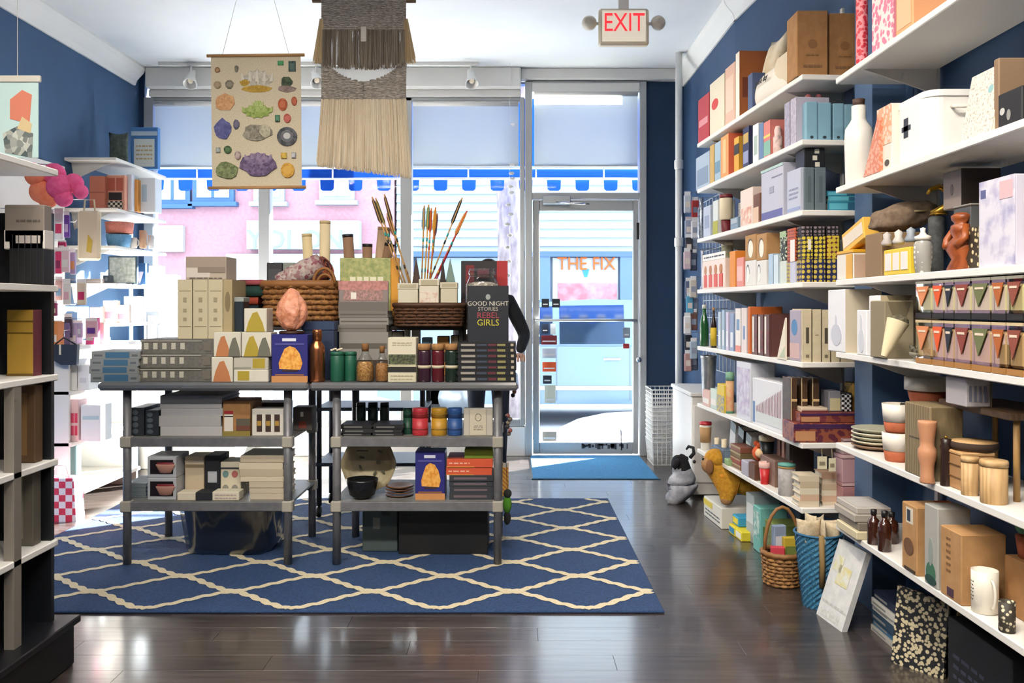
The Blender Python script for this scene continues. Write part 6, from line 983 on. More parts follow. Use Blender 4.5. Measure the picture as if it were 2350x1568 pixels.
def skin(name, V, E, r, mats, par, paint=None, sub=2):
    me = bpy.data.meshes.new(name); me.from_pydata(V, E, []); o = bpy.data.objects.new(name, me); C.objects.link(o)
    md = o.modifiers.new('s', 'SKIN'); md.use_smooth_shade = True
    for i, q in enumerate(me.skin_vertices[0].data): q.radius = (r[i], r[i]) if not isinstance(r[i], tuple) else r[i]; q.use_root = (i == 0)
    o.modifiers.new('u', 'SUBSURF').levels = sub; o.modifiers['u'].render_levels = sub
    dg = bpy.context.evaluated_depsgraph_get(); m2 = bpy.data.meshes.new_from_object(o.evaluated_get(dg)); bpy.data.objects.remove(o); bpy.data.meshes.remove(me)
    m2.materials.clear(); [m2.materials.append(M(q)) for q in mats]
    for f in m2.polygons: f.use_smooth = True; f.material_index = paint(f.center) if paint else 0
    o = bpy.data.objects.new(name, m2); C.objects.link(o); o.parent = par; return o
ylw = pm('#c9922a', '#b37f20', 'noise', 60, rough=.95, bump=.4); tan_ = pm('#b58a5e', '#a2774c', 'noise', 60, rough=.95, bump=.4)
t = thing('plush_dog', 'tan plush dog in a yellow hooded coat standing on the white printed box', 'plush', (1.345, 4.86, .116), R(-14))
skin('body', *seat_plush(), [ylw, tan_], t, lambda c: 1 if (c.x < -.235 or c.z < .05) else 0)
B().ball((-.205, 0, .262), (.062, .07, .056)).build('hood', ylw, t); B().ball((-.17, 0, .175), (.03, .075, .035)).build('scarf', pm('#d9902c', rough=.9), t)
for k in (-1, 1): B().ball((-.235, k * .066, .225), (.022, .014, .042)).build('ear', pm('#8a6040', rough=.95), t); B().ball((-.272, k * .028, .262), .008).build('eye', 'blk', t)
B().ball((-.322, 0, .24), (.01, .014, .01)).build('nose', 'blk', t)
t = thing('plush_cow', 'black and white plush cow with a curled horn sitting on the floor', 'plush', (1.085, 5.5, 0), R(-30)); gy = pm('#b9bcc4', '#8f929c', 'noise', 18, rough=.95, bump=.4)
skin('body', [(0, 0, .08), (0, 0, .15), (-.01, 0, .2), (-.03, 0, .255), (-.08, 0, .245), (-.05, -.06, .03), (-.1, -.06, .02), (-.05, .06, .03), (-.1, .06, .02), (-.05, -.06, .13), (-.07, -.06, .07), (-.05, .06, .13), (-.07, .06, .07)], [(0, 1), (1, 2), (2, 3), (3, 4), (0, 5), (5, 6), (0, 7), (7, 8), (1, 9), (9, 10), (1, 11), (11, 12)], [.105, .09, .055, .085, .052, .05, .042, .05, .042, .034, .028, .034, .028], [gy, pm('#17171a', rough=.95), pm('#dedad2', rough=.95)], t, lambda c: (2 if abs(c.y) < .015 and c.x < -.02 else 1) if c.z > .215 else 0)
for k in (-1, 1): B().tube([(-.02, k * .045, .27), (-.02, k * .085, .26), (-.03, k * .1, .23)], [.014, .022, .008], 8).build('ear', pm('#17171a', rough=.95), t)
B().tube([(.03, .03, .28), (.055, .03, .31), (.05, .03, .345), (.02, .03, .35), (.005, .03, .33)], [.012, .012, .011, .01, .006], 8).build('horn', pm('#26262a', rough=.8), t)
# wicker basket with hoop handle and goods
t = wicker('hoop_basket', 'small tan wicker basket with a tall hoop handle on the floor', P((1.205, 3.80, 0), 0, .17, .14), .17, 9, pm('#a87a48', '#6e4a26', 'noise', 60, rough=.7), pm('#8d6236', rough=.6), [(0, .085, .08, .2)], seg=28, sup=2.0)
for i, (dx, dy, c, c2, lab) in enumerate(((-.03, .05, '#c23a4a', '#e8a0b0', 'pink and red packet in the hoop basket'), (.03, .06, '#b9a02c', '#6b7a3a', 'mustard packet standing in the hoop basket'), (-.0, .11, '#8a9ab4', '#d3d8e2', 'grey blue packet standing in the hoop basket'))): fbox('basket_packet', lab, 'packet', 1.205 + dx, 3.80 + dy, .02, .06, .03, .15 + .04 * i, c, ((.1, .9, .4, .8, c2),), rz=-10 + 12 * i, grp='packets in the hoop basket')
# tall blue woven basket
t = thing('blue_basket', 'tall turquoise woven basket with a tan strap on the floor', 'basket', (1.265, 3.60, 0)); m = B(); seg = 36; rows = 26; v = []
for i in range(rows + 1):
    z = .30 * i / rows; r = .062 + .032 * (i / rows)
    for k in range(seg): a = 2 * math.pi * k / seg; q = r + (.0028 if (k + i) % 2 else -.0016); v.append((q * math.cos(a), q * math.sin(a), z))
m.add(v, [(i * seg + k, i * seg + (k + 1) % seg, (i + 1) * seg + (k + 1) % seg, (i + 1) * seg + k) for i in range(rows) for k in range(seg)], 0, False)
m.m = [((i // seg) + (i % seg)) % 2 for i in range(len(m.m))]; stuff(m.build('woven_side', [pm('#2f6f96', rough=.7), pm('#1d3f58', '#4a8aa8', 'noise', 120, rough=.7)], t)); B().tube([(.095 * math.cos(a), .095 * math.sin(a), .302) for a in [i * math.pi / 18 for i in range(37)]], .005, 6, cap=False).build('rim', pm('#2a6288'), t); B().lathe([(.06, .002), (0, .004)], 20).build('base', pm('#1f4c66'), t)
B().tube([(-.02, -.092, .31), (-.014, -.088, .2), (-.012, -.078, .1)], .012, 6).build('strap', pm('#8d7348', rough=.8), t)
for i in range(7): a = i * .9; soft('sachet', ['front', 'second', 'third', 'fourth', 'fifth', 'sixth', 'rear'][i] + ' cream lace sachet in the blue woven basket', 'sachet', P((1.265 + .045 * math.cos(a), 3.6 + .045 * math.sin(a) - .01, .27), a, .09, .085 + .008 * (i % 3)), .022, pm('#d3c3a6', '#bfae90', 'noise', 90, rough=.95), 'cream sachets in the blue basket')
# leaning canvas
def slab(n, lab, cat, A, Bq, Cq, Dq, th, c, pr=(), part='panel', edge=None):
    A, Bq, Cq, Dq = map(Vector, (A, Bq, Cq, Dq)); nrm = (Bq - A).cross(Dq - A).normalized() * th; t = thing(n, lab, cat, A)
    q = [A, Bq, Cq, Dq]; v = [p - A for p in q] + [p - A - nrm for p in q]; m = B(); m.add([tuple(p) for p in v], [(0, 1, 2, 3), (7, 6, 5, 4), (0, 4, 5, 1), (1, 5, 6, 2), (2, 6, 7, 3), (3, 7, 4, 0)]); m.build(part, c, t, fix=True)
    for (u0, u1, w0, w1, mt) in pr:
        f = lambda u, w: ((Bq - A) * u) * (1 - w) + ((Dq - A) * (1 - u) + (Cq - A) * u) * w + nrm.normalized() * .0012; m = B(); m.add([tuple(f(u0, w0)), tuple(f(u1, w0)), tuple(f(u1, w1)), tuple(f(u0, w1))], [(0, 1, 2, 3)]); m.build('painted_area', mt, t)
    return t
slab('leaning_canvas', 'white painted canvas with yellow strokes leaning under the near shelves', 'canvas', (1.222, 3.50, .0), (1.248, 3.30, .0), (1.326, 3.26, .312), (1.30, 3.46, .312), .022, pm('#dcdcda', '#cfd0d0', 'noise', 25, rough=.7), ((.3, .75, .48, .72, pm('#d6cd8a', '#dcdcd4', 'noise', 30, rough=.7)), (.1, .4, .62, .82, pm('#d2cf9c', '#dcdad0', 'noise', 35)), (.05, .95, .2, .23, pm('#b9b8b4', '#d0d0ce', 'noise', 60)), (.1, .8, .04, .12, pm('#c4c3be', '#d8d8d4', 'noise', 90))))
zz = 0
for i in range(6): h_ = .022 + .004 * (i % 3); bk('floor_book', '%s book in the floor pile beside the leaning canvas' % ('bottom', 'second', 'third', 'fourth', 'fifth', 'top')[i], P((1.372 + .006 * (i % 2), 3.20, zz), R(-90), .26 - .01 * (i % 3), h_), .18, pm(['#b7b4ac', '#3f6a8c', '#2a4258', '#c4c2bc', '#cfccc4', '#1c2740'][i], rough=.6), 'l', 'paper', ((.05, .5, .3, .6, '#8a8a88'),), 'books piled on the floor'); zz += h_
slab('patterned_board', 'square board with a dense black and cream flower pattern leaning on the floor', 'board', (1.313, 3.02, .0), (1.425, 2.88, .0), (1.455, 2.90, .245), (1.345, 3.04, .262), .014, pm('#cdbf9c', '#191a1e', 'vor', 75, rough=.6, th=.48))
t = thing('wooden_pole', 'thin bare wooden pole leaning beside the patterned board', 'pole', (1.44, 2.86, .0)); B().tube([(0, 0, .001), (.055, .02, .34)], .009, 10).build('pole', pm('#a08a5c', rough=.6), t); B().tube([(0, 0, .0005), (.004, .001, .02)], .0105, 10).build('ferrule', pm('#7d6a44'), t)
fbox('black_crate', 'black box with faint print on the floor at the frame corner', 'box', 1.40, 2.62, 0, .36, .18, .24, '#131418', (('l', .1, .6, .2, .6, '#3a4050', 3), (.7, .9, .3, .45, '#8a8a2c')), rz=-90)
# ---- nested white wire baskets
def wire_basket():
    t = thing('wire_basket', 'x', 'basket'); m = B()
    def rect(w, d, z): return [(-w / 2, -d / 2, z), (w / 2, -d / 2, z), (w / 2, d / 2, z), (-w / 2, d / 2, z), (-w / 2, -d / 2, z)]
    for k, z in enumerate((.0, .06, .12)): m.tube(rect(.20 + .14 * z, .30 + .14 * z, z), .002, 4)
    for i in range(7):
        f = -.5 + i / 6
        for sy in (-1, 1): m.tube([(f * .2, sy * .15, 0), (f * .22, sy * .163, .18)], .0018, 4)
    for i in range(9):
        f = -.5 + i / 8
        for sx in (-1, 1): m.tube([(sx * .1, f * .3, 0), (sx * .113, f * .325, .18)], .0018, 4)
        m.tube([(-.1, f * .3, 0), (.1, f * .3, 0)], .0018, 4)
    stuff(m.build('wire_mesh', 'wt', t)); B().tube(rect(.226, .326, .18), .004, 6).build('rim', 'wt', t); return t
o0 = wire_basket()
for i in range(13):
    o = o0 if i == 0 else copy_tree(o0); o.location = (1.20 + .002 * (i % 2), 6.93 - .003 * (i % 3), .002 + .034 * i)
    o['label'] = 'white wire shopping basket, %s of the nested pile' % ('bottom', 'second', 'third', 'fourth', 'fifth', 'sixth', 'seventh', 'eighth', 'ninth', 'tenth', 'eleventh', 'twelfth', 'topmost')[i]; o['group'] = 'nested wire baskets by the door'
# ================================================================== HANGING PIECES
YC = 4.5; cx0, cx1, cz0, cz1 = X(487, YC), X(693, YC), Z(428, YC), Z(130, YC); cw, chh = cx1 - cx0, cz1 - cz0
t = thing('mineral_chart', 'hanging canvas chart with rows of drawn minerals and crystals', 'chart', ((cx0 + cx1) / 2, YC, cz0)); t.rotation_euler.y = R(-.6)
B().box(-cw / 2, cw / 2, 0, .0015, 0, chh).build('canvas', 'linen', t)
for z_ in (-.006, chh + .006): B().tube([(-cw / 2 - .02, 0, z_), (cw / 2 + .02, 0, z_)], .0085, 10).build('wooden_rod', pm('#b58a5a', rough=.5), t)
B().tube([(-cw / 2 + .06, .0, chh + .01), (0, .0, 3.19 - cz0 - .0), (cw / 2 - .06, 0, chh + .01)], .0013, 4).build('hanging_string', pm('#c9c2b4'), t)
random.seed(11)
mi_ = [0]
def mineral(zx, zy, rx, ry, c1, c2, kind='rock'):
    fx = (zx - 215) / 760 - .5; fz = 1 - (zy - 390) / 1090; x0, z0 = fx * cw, fz * chh; rx, ry = rx / 760 * cw, ry / 1090 * chh; n = {'rock': 14, 'oval': 18, 'gem': 8, 'box': 4, 'crystal': 22}[kind]; pts = []
    for i in range(n):
        a = 2 * math.pi * (i + .5) / n
        if kind == 'box': q = 1.35
        elif kind == 'oval': q = 1.0
        elif kind == 'crystal': q = (1.0 if i % 2 else .82)
        else: q = random.uniform(.86, 1.1)
        pts.append((x0 + rx * q * math.cos(a), z0 + ry * q * math.sin(a)))
    mi_[0] += 1; e_ = .001 + .0003 * mi_[0]
    o = B().prism(pts, -e_, 0).build('mineral_print', pm(c1, c2, 'cells', 85, rough=.8), t)
    if kind in ('oval', 'box', 'gem'): B().prism([(x0 + (a - x0) * .6, z0 + (b - z0) * .6) for a, b in pts], -e_ - .0004, -e_).build('mineral_highlight', pm(c2, rough=.7), o)
    if kind == 'crystal':
        for i in range(5): u = (i - 2) / 2.2; B().prism([(x0 + rx * (u - .12), z0 - ry * .1), (x0 + rx * (u + .12), z0 - ry * .1), (x0 + rx * (u * 1.1 + .05), z0 + ry * (.95 - .3 * abs(u))), (x0 + rx * (u * 1.1 - .03), z0 + ry * (.9 - .3 * abs(u)))], -e_ - .0003 - .0002 * i, -e_).build('crystal_point', pm(c2, rough=.7), o)
for q in ((270, 500, 26, 26, '#6b4a34', '#a8865c', 'gem'), (432, 490, 18, 30, '#5c564a', '#8f887a'), (605, 590, 130, 95, '#a09884', '#d8d2c2', 'crystal'), (605, 660, 130, 32, '#a8842c', '#c9a54a'), (500, 610, 40, 30, '#c9a53a', '#a8862c', 'crystal'), (805, 447, 26, 20, '#2f6b44', '#4f9a64', 'box'), (903, 475, 32, 46, '#2a3a34', '#4f6a60', 'box'), (270, 625, 32, 32, '#7d6a50', '#a89478', 'oval'), (370, 625, 38, 38, '#5c5648', '#918a78', 'gem'), (855, 610, 50, 48, '#34402e', '#55654a'), (855, 665, 80, 28, '#a08a84', '#7a6862'),
          (333, 768, 88, 72, '#c08a5c', '#d8ab7c', 'rock'), (605, 850, 125, 60, '#7d9440', '#a8b86a', 'crystal'), (610, 800, 45, 45, '#8fa34f', '#b9c680', 'crystal'), (820, 795, 40, 52, '#a04a2c', '#c06a44', 'oval'), (918, 768, 24, 38, '#94452c', '#b96444', 'oval'), (310, 1000, 72, 90, '#4a4c7c', '#6b6ca0'), (428, 960, 28, 42, '#4c4a5c', '#6f6c80', 'gem'), (605, 1030, 118, 72, '#6f6a5c', '#a39c8a'), (670, 1015, 50, 55, '#c4bca2', '#a39c84'), (775, 912, 20, 30, '#1c2420', '#5a8a6c', 'box'), (858, 912, 30, 38, '#a3423a', '#c2685c', 'oval'),
          (855, 1065, 85, 80, '#3a3c40', '#6a6c70', 'oval'), (855, 1060, 50, 45, '#9c9c98', '#c4c4c0', 'oval'), (270, 1172, 18, 22, '#6f7a74', '#a9b0a8', 'box'), (352, 1170, 32, 32, '#2f4a2c', '#55754a', 'oval'), (437, 1218, 26, 36, '#7d5c64', '#b9a4a0', 'oval'), (338, 1340, 95, 75, '#5f6b44', '#8f986a'), (608, 1300, 148, 98, '#4f3f5c', '#7d6a8a'), (608, 1250, 110, 55, '#6b5a78', '#94829c', 'crystal'), (827, 1225, 24, 24, '#a8822c', '#d3b04a', 'box'), (910, 1222, 18, 24, '#8a8c98', '#c4c4c4', 'box'), (858, 1348, 56, 62, '#b9862c', '#d8a84a', 'oval')): mineral(*q)
# macrame wall hanging
YM = 4.6; t = thing('woven_hanging', 'fringed woven wall hanging in grey brown and cream fibre', 'wall hanging', (X(835, YM), YM, Z(400, YM))); zb_ = Z(400, YM); W2 = (X(932, YM) - X(738, YM)) / 2
def zz_(py): return Z(py, YM) - zb_
B().tube([(-W2 - .05, .01, zz_(0)), (W2 + .05, .01, zz_(0))], .012, 10).build('driftwood_rod', pm('#7d6a54', rough=.8), t)
wv = pm('#cfc6bb', '#968d82', 'noise', 130, rough=.95, bump=.8, st=(.4, 1, 2)); m = B(); random.seed(2)
for r_ in range(18):
    z_ = zz_(0) - .006 - r_ * (zz_(0) - zz_(72)) / 18; m.tube([((i / 20 - .5) * 2 * W2, -.004 * (i % 2), z_ + .002 * math.sin(i * 1.7 + r_)) for i in range(21)], .0055, 5)
stuff(m.build('upper_woven_band', wv, t)); m = B()
for r_ in range(24):                                # lower band with a scooped top edge
    z_ = zz_(230) + .004 + r_ * .0083
    for sx in (-1, 1):
        lim = 0.0 if z_ < zz_(186) else min(.97, math.sqrt(max(0, (z_ - zz_(186)) / (zz_(145) - zz_(186)))) * .9)
        if lim < .96: m.tube([(sx * W2 * (lim + (1 - lim) * i / 14), -.003 * (i % 2), z_ + .0012 * math.sin(i * 2.1 + r_)) for i in range(15)], .0052, 5)
stuff(m.build('lower_woven_band', wv, t))
def fringe(nm, x0, x1, za, zbf, n, mt, dy, sp=0.0, r=.0022):
    m = B()
    for i in range(n):
        u = random.random(); x = x0 + (x1 - x0) * u; zbv = zbf(u) + random.uniform(-.012, .02); k = random.uniform(-.006, .006) + sp * (u - .5) * (1 if x1 > x0 else -1); y = dy + random.uniform(-.007, .007)
        m.tube([(x, y, za), (x + k * .5, y, (za + zbv) / 2), (x + k, y + random.uniform(-.004, .004), zbv)], r, 3, m=i % 3, cap=False)
    return stuff(m.build(nm, mt, t))
fringe('dark_fringe', -W2 * .97, W2 * .97, zz_(70), lambda u: zz_(150 + 8 * math.sin(math.pi * u)), 520, [pm('#9c9082', rough=.95), pm('#aca090', rough=.95), pm('#85796c', rough=.95)], -.012)
fringe('cream_fringe', -W2, W2, zz_(228), lambda u: zz_(378 + 28 * u), 1100, [pm('#eaddc6', rough=.95), pm('#f2e8d6', rough=.95), pm('#dccbb0', rough=.95)], 0, .05)
for sx in (-1, 1): fringe('side_tassel', sx * (W2 - .008), sx * (W2 + .008), zz_(44), lambda u: zz_(142), 150, [pm('#d3bd98', rough=.95), pm('#c4ab84', rough=.95), pm('#dccaa8', rough=.95)], .0, .075 * 1.0)
B().box(-.012, .016, -.022, -.0205, zz_(98), zz_(64)).build('paper_tag', pm('#cfc8bc'), t); [B().tube([(sx * W2 * .8, .01, zz_(0)), (0, .01, 3.19 - zb_)], .0015, 4).build('hanging_cord', pm('#b9a888'), t) for sx in (-1, 1)]
# paper garland by the door frame
t = thing('paper_garland', 'string of white paper leaves hanging beside the door frame', 'garland', (X(1170, 7.0), 7.0, 0)); B().tube([(0, 0, 3.2), (0, 0, Z(720, 7.0))], .0012, 4).build('string', 'wt', t)
for i, (dx, py) in enumerate(((8, 286), (6, 378), (4, 398), (6, 410), (2, 428), (4, 442), (-4, 470), (2, 492), (-6, 515), (0, 540), (-5, 568), (-2, 600), (-4, 632))): B().ball((dx * .0035, 0, Z(py, 7.0)), (.022, .004, .014), 0, 10, 6).build('paper_leaf', pm('#f4f4f2'), t).rotation_euler.y = 0
# ================================================================== LEFT SIDE
def lbox(n, lab, cat, Y, z, a, b, tp, d, c, pr=(), grp=None, lid=None): p = T(Y, z).at(a, b, tp); carton(n, lab, cat, p, d, pm(c, rough=.6) if isinstance(c, str) and c[0] == '#' else M(c), pr, grp, lid); return p
# wall shelf by the window
t = thing('corner_shelves', 'white corner shelves on the blue wall by the display window', 'shelves', (-3.1, 6.03, 0)); LZ = [2.27, 1.92, 1.66, 1.40, 1.12]
for z in LZ: b = B().box(0, .36, 0, .88, z - .022, z, .003).build('shelf_board', wtm, t); B().prism([(.0, z - .022), (.28, z - .022), (.02, z - .14)], .1, .108).build('bracket', pm('#d8d6d2'), b)
soft('fabric_bag', 'grey green folded cloth leaning on the top corner shelf', 'cloth', T(6.35, LZ[0]).at(246, 292, 302), .05, pm('#5f6b62', '#4e5850', 'noise', 40, rough=.95))
p = T(6.55, LZ[0]).at(300, 362, 292); carton('framed_print', 'white box with a blue border and lettering on the top corner shelf', 'box', p, .05, pm('#4f86c4', rough=.5), ((.12, .88, .06, .72, '#e6ece8'), ('l', .2, .8, .2, .6, '#c9b48a', 4), (.02, .98, .8, .9, '#c9dcec')))
for i, (a, b, tp, c, pr, lab, Y) in enumerate(((205, 240, 404, '#c2745c', ((.0, 1, .48, .52, '#a85c48'),), 'coral striped box on the upper corner shelf', 6.1), (243, 286, 402, '#d89a84', ((.1, .48, .55, .92, '#b9604c'), (.55, .92, .55, .92, '#b9604c'), (.15, .85, .28, .5, '#23221f'), (.1, .9, .02, .25, pm('#d8d0c0', '#2a2824', 'check', 60))), 'coral window box with a black and white base', 6.15), (290, 302, 400, '#d3d9e4', (), 'slim pale blue box on the upper corner shelf', 6.2), (303, 316, 412, '#e09a4a', (), 'slim orange box on the upper corner shelf', 6.25), (318, 356, 408, '#dbe2ea', ((.2, .5, .3, .8, '#a9c0d4'),), 'white and blue box at the end of the upper corner shelf', 6.3))): lbox('gift_carton', lab, 'box', Y, LZ[1], a, b, tp, .12, c, pr, 'cartons on the upper corner shelf')
lt('woven_bowl', 'sky blue woven bowl on the middle corner shelf', 'bowl', T(6.1, LZ[2]).at(232, 288, 537), [('bowl', [(.8, 0), (.85, .02), (1, 1), (.94, 1), (.8, .1), (0, .1)], pm('#6fa8d0', '#5f98c2', 'noise', 60))]); lt('woven_bowl', 'coral woven bowl stacked in the blue one', 'bowl', T(6.1, LZ[2] + .095).at(228, 292, 508), [('bowl', [(.86, 0), (.9, .02), (1, 1), (.95, 1), (.85, .1), (0, .1)], pm('#d98878', '#cc7868', 'noise', 60))])
for i, (a, b, tp, c) in enumerate(((292, 312, 545, '#e6dcd0'), (314, 334, 528, '#c9a488'), (336, 352, 540, '#d8d8dc'))): mug('white_mug', ['cream mug beside the woven bowls', 'tan mug beside the woven bowls', 'white mug at the end of the middle corner shelf'][i], T(6.25 + .05 * i, LZ[2]).at(a, b, tp), pm(c, rough=.4), 'mugs on the corner shelf', seg=14)
lbox('framed_sketch', 'framed pale city sketch standing on the lower corner shelf', 'picture', 6.3, LZ[3], 248, 314, 588, .03, '#2f4a5c', ((.05, .95, .05, .95, pm('#d6dad4', '#a9b4ac', 'noise', 40)),)); lbox('small_carton', 'low white box beside the framed sketch', 'box', 6.15, LZ[3], 196, 232, 640, .08, '#d9c8c4', ((.1, .9, .3, .6, '#e8e0dc'),)); lbox('small_carton', 'small dark camera box on the lower corner shelf', 'box', 6.2, LZ[3], 236, 252, 632, .06, '#3a4450', (('e', .3, .7, .3, .8, '#6f7a86'),)); lbox('small_carton', 'blue carton with a white corner beside the framed sketch', 'box', 6.4, LZ[3], 312, 334, 604, .06, '#2f5a8c', (('v', .0, .8, .0, .6, '#e2c4cc'),))
for i, (a, b, tp, c) in enumerate(((205, 232, 705, '#d89a98'), (236, 262, 690, '#e2dcd4'), (266, 292, 700, '#d8c4bc'), (284, 316, 680, '#cfdae4'))): lbox('small_carton', '%s carton on the lowest corner shelf' % ('rose', 'ivory', 'blush', 'ice blue')[i], 'box', 6.15 + .06 * i, LZ[4], a, b, tp, .1, c, ((.1, .9, .2, .5, '#c9788a'),) if i < 3 else ((.4, .6, .1, .9, '#b3cce0'),), 'cartons on the lowest corner shelf')
# pegboard with hanging goods
t = thing('pegboard', 'white pegboard with hooks on the blue wall', 'pegboard', (-3.097, 5.0, 1.05)); B().box(.0, .02, 0, 1.0, 0, 1.15, .003).build('board', wtm, t)
for i in range(5):
    for j in range(4): B().tube([(.02, .1 + .2 * i, .2 + .28 * j), (.14, .1 + .2 * i, .2 + .28 * j), (.15, .1 + .2 * i, .215 + .28 * j)], .003, 5).build('hook', 'chrome', t)
pk, co = pm('#f76aa0', '#ee5a92', 'noise', 30, rough=.95, bump=.5), pm('#f59070', '#ee8060', 'noise', 30, rough=.95, bump=.5)
Yp = 5.2
t = thing('plush_garland', 'pink and coral plush flamingos hanging on the pegboard', 'plush', (X(130, Yp), Yp, Z(470, Yp)))
for i, (px, py, r, mt) in enumerate(((85, 405, .06, co), (95, 440, .07, co), (120, 400, .07, pk), (140, 430, .075, pk), (110, 455, .06, co), (165, 420, .06, pk), (150, 455, .055, pk), (185, 440, .045, pk), (70, 390, .05, pk))): B().ball((X(px, Yp) - t.location.x, .02 * (i % 3) - .02, Z(py, Yp) - t.location.z), (r, r * .8, r)).build('plush_body', mt, t)
B().tube([(0, .0, .16), (.0, .02, .24), (-3.08 - t.location.x, .05, .26)], .004, 6).build('hanger', 'chrome', t)
random.seed(21)
cols = [('#d3dfe6', 'pale blue'), ('#e6e6ea', 'white'), ('#6a3a9c', 'purple'), ('#c42a64', 'magenta'), ('#c9b4cc', 'mauve'), ('#e0c4cc', 'blush'), ('#d23a6c', 'hot pink'), ('#b9a4c9', 'lilac'), ('#e8d8d8', 'shell pink'), ('#c9a4a0', 'rose'), ('#e2e0dc', 'ivory'), ('#8a2c5a', 'berry'), ('#e6a468', 'apricot'), ('#b4aed0', 'lavender'), ('#7aa4c4', 'cornflower'), ('#e0b0c0', 'candy pink'), ('#d8c8b4', 'sand'), ('#3f3448', 'dark plum')]
for i, (a, b, t0, t1) in enumerate(((106, 122, 482, 560), (124, 144, 478, 550), (146, 158, 484, 545), (132, 150, 552, 575), (108, 126, 570, 630), (140, 158, 566, 625), (126, 140, 568, 628), (160, 172, 570, 630), (108, 124, 640, 700), (126, 142, 635, 690), (144, 160, 640, 700), (112, 130, 690, 726), (116, 142, 735, 775), (166, 188, 735, 775), (106, 116, 735, 770), (196, 222, 730, 775), (176, 196, 640, 700), (146, 164, 720, 775))):
    Y = 5.35 + .05 * (i % 5); p = T(Y, Z(t1, Y)).at(a, b, t0); q = thing('hanging_pack', '%s pack hanging on the pegboard' % cols[i][1], 'pack', p.loc, 0, 'packs hanging on the pegboard'); B().box(-p.w / 2, p.w / 2, 0, .02, 0, p.h * .85, .004).build('pack', pm(cols[i][0], rough=.5), q); B().box(-p.w / 2, p.w / 2, .004, .007, p.h * .82, p.h).build('header_card', pm('#ece8ea'), q); B().box(-p.w * .35, p.w * .35, -.001, 0, p.h * .2, p.h * .5).build('printed_panel', pm(cols[(i + 5) % 18][0]), q); B().tube([(0, .006, p.h * .95), (-3.08 - p.loc[0], .006, p.h * .95 + .01)], .002, 4).build('peg', 'chrome', q)
Yt_ = 5.75; p = T(Yt_, Z(598, Yt_)).at(176, 228, 458); q = thing('tote_bag', 'cream canvas tote bag with a yellow print hanging from the pegboard', 'bag', p.loc); soft_b = B(); soft_b.box(-p.w / 2, p.w / 2, 0, .04, 0, p.h * .82, .015).build('bag', pm('#e6d9bc', rough=.95), q); B().tube([(-p.w * .25, .02, p.h * .8), (-p.w * .2, .02, p.h * 1.0), (p.w * .2, .02, p.h * 1.0), (p.w * .25, .02, p.h * .8)], .006, 6).build('strap', pm('#d8c8a8', rough=.95), q); B().prism([(-.01, .06), (.02, .05), (.03, .13), (.0, .17)], -.003, 0).build('printed_motif', pm('#d3b84a'), q); B().tube([(0, .02, p.h), (-3.08 - p.loc[0], .02, p.h + .01)], .003, 5).build('peg', 'chrome', q)
# low display shelves under the pegboard
t = thing('display_shelves', 'white low display shelves under the pegboard', 'shelves', (-3.1, 5.15, 0)); DZ = [1.0, .735, .43, .12]
for z in DZ: B().box(.0, .5, 0, .95, z - .024, z, .003).build('shelf_board', wtm, t)
for y in (0, .93): B().box(.0, .48, y, y + .02, 0, DZ[0] - .024).build('side_panel', wtm, t)
for i, (sz, a, b, tp, c, pr, lab) in enumerate(((1, 108, 126, 806, '#c9957c', (), 'tall tan box on the white display shelves'), (1, 130, 150, 812, '#dfe8ec', ((.6, .9, 0, 1, '#8ac4cc'),), 'white box with a turquoise stripe on the display shelves'), (1, 154, 176, 825, '#e6e6e6', ((.1, .4, .7, .9, '#5a6068'),), 'white folded towel box on the display shelves'), (1, 178, 203, 838, '#ebebeb', ((.2, .8, .3, .5, '#d6d6dc'),), 'wide white box on the display shelves'),
    (2, 112, 146, 922, '#dcc8dc', ((.3, .8, .3, .8, '#9a5aa0'),), 'lilac printed box on the lower display shelf'), (2, 152, 180, 918, '#e6c8cc', tuple((.1 + .3 * k, .32 + .3 * k, .15 + .3 * j, .38 + .3 * j, pm('#d2486a')) for k in range(3) for j in range(2)), 'white box with pink motifs on the lower display shelf'), (2, 185, 232, 930, '#e2e6e6', ((.1, .9, .6, .7, '#b4ccd0'),), 'pale wide box on the lower display shelf'), (3, 116, 160, 985, '#1f4a48', ((.7, 1, 0, 1, '#4fc0b8'),), 'dark teal tray box at the bottom of the display shelves'))):
    lbox('display_carton', lab, 'box', 5.2, DZ[sz], a, b, tp, .14, c, pr, 'cartons on the display shelves')
for i, (a, b, tp, c) in enumerate(((112, 132, 738, '#d8884c'), (134, 146, 742, '#4a3a6c'), (196, 216, 730, '#d84a88'), (150, 176, 745, '#b4a8cc'), (218, 238, 740, '#d8d0c0'))): lbox('display_carton', '%s carton on top of the display shelves' % ('orange', 'dark violet', 'bright pink', 'pale violet', 'sand')[i], 'box', 5.25 + .08 * i, DZ[0], a, b, tp, .08, c, ((.1, .9, .15, .45, '#e6dcdc'),), 'cartons on top of the display shelves')
t = thing('shoulder_bag', 'dark navy shoulder bag hanging from the display shelf edge', 'bag', (-2.62, 5.1, Z(838, 5.1))); B().prism([(-.07, .03), (-.02, .0), (.07, .0), (.075, .12), (-.07, .12)], 0, .03).build('bag', pm('#2c3444', rough=.6), t, fix=True); B().tube([(-.06, .015, .12), (-.01, .015, .16), (.06, .015, .12)], .005, 5).build('strap', pm('#22262e'), t); B().tube([(-.01, .015, .158), (-.01, .015, .2), (-.01, .08, .205)], .003, 5).build('hook', 'chrome', t); B().box(-.03, -.018, -.003, 0, .06, .12).build('buckle', pm('#d8d4c4'), t)
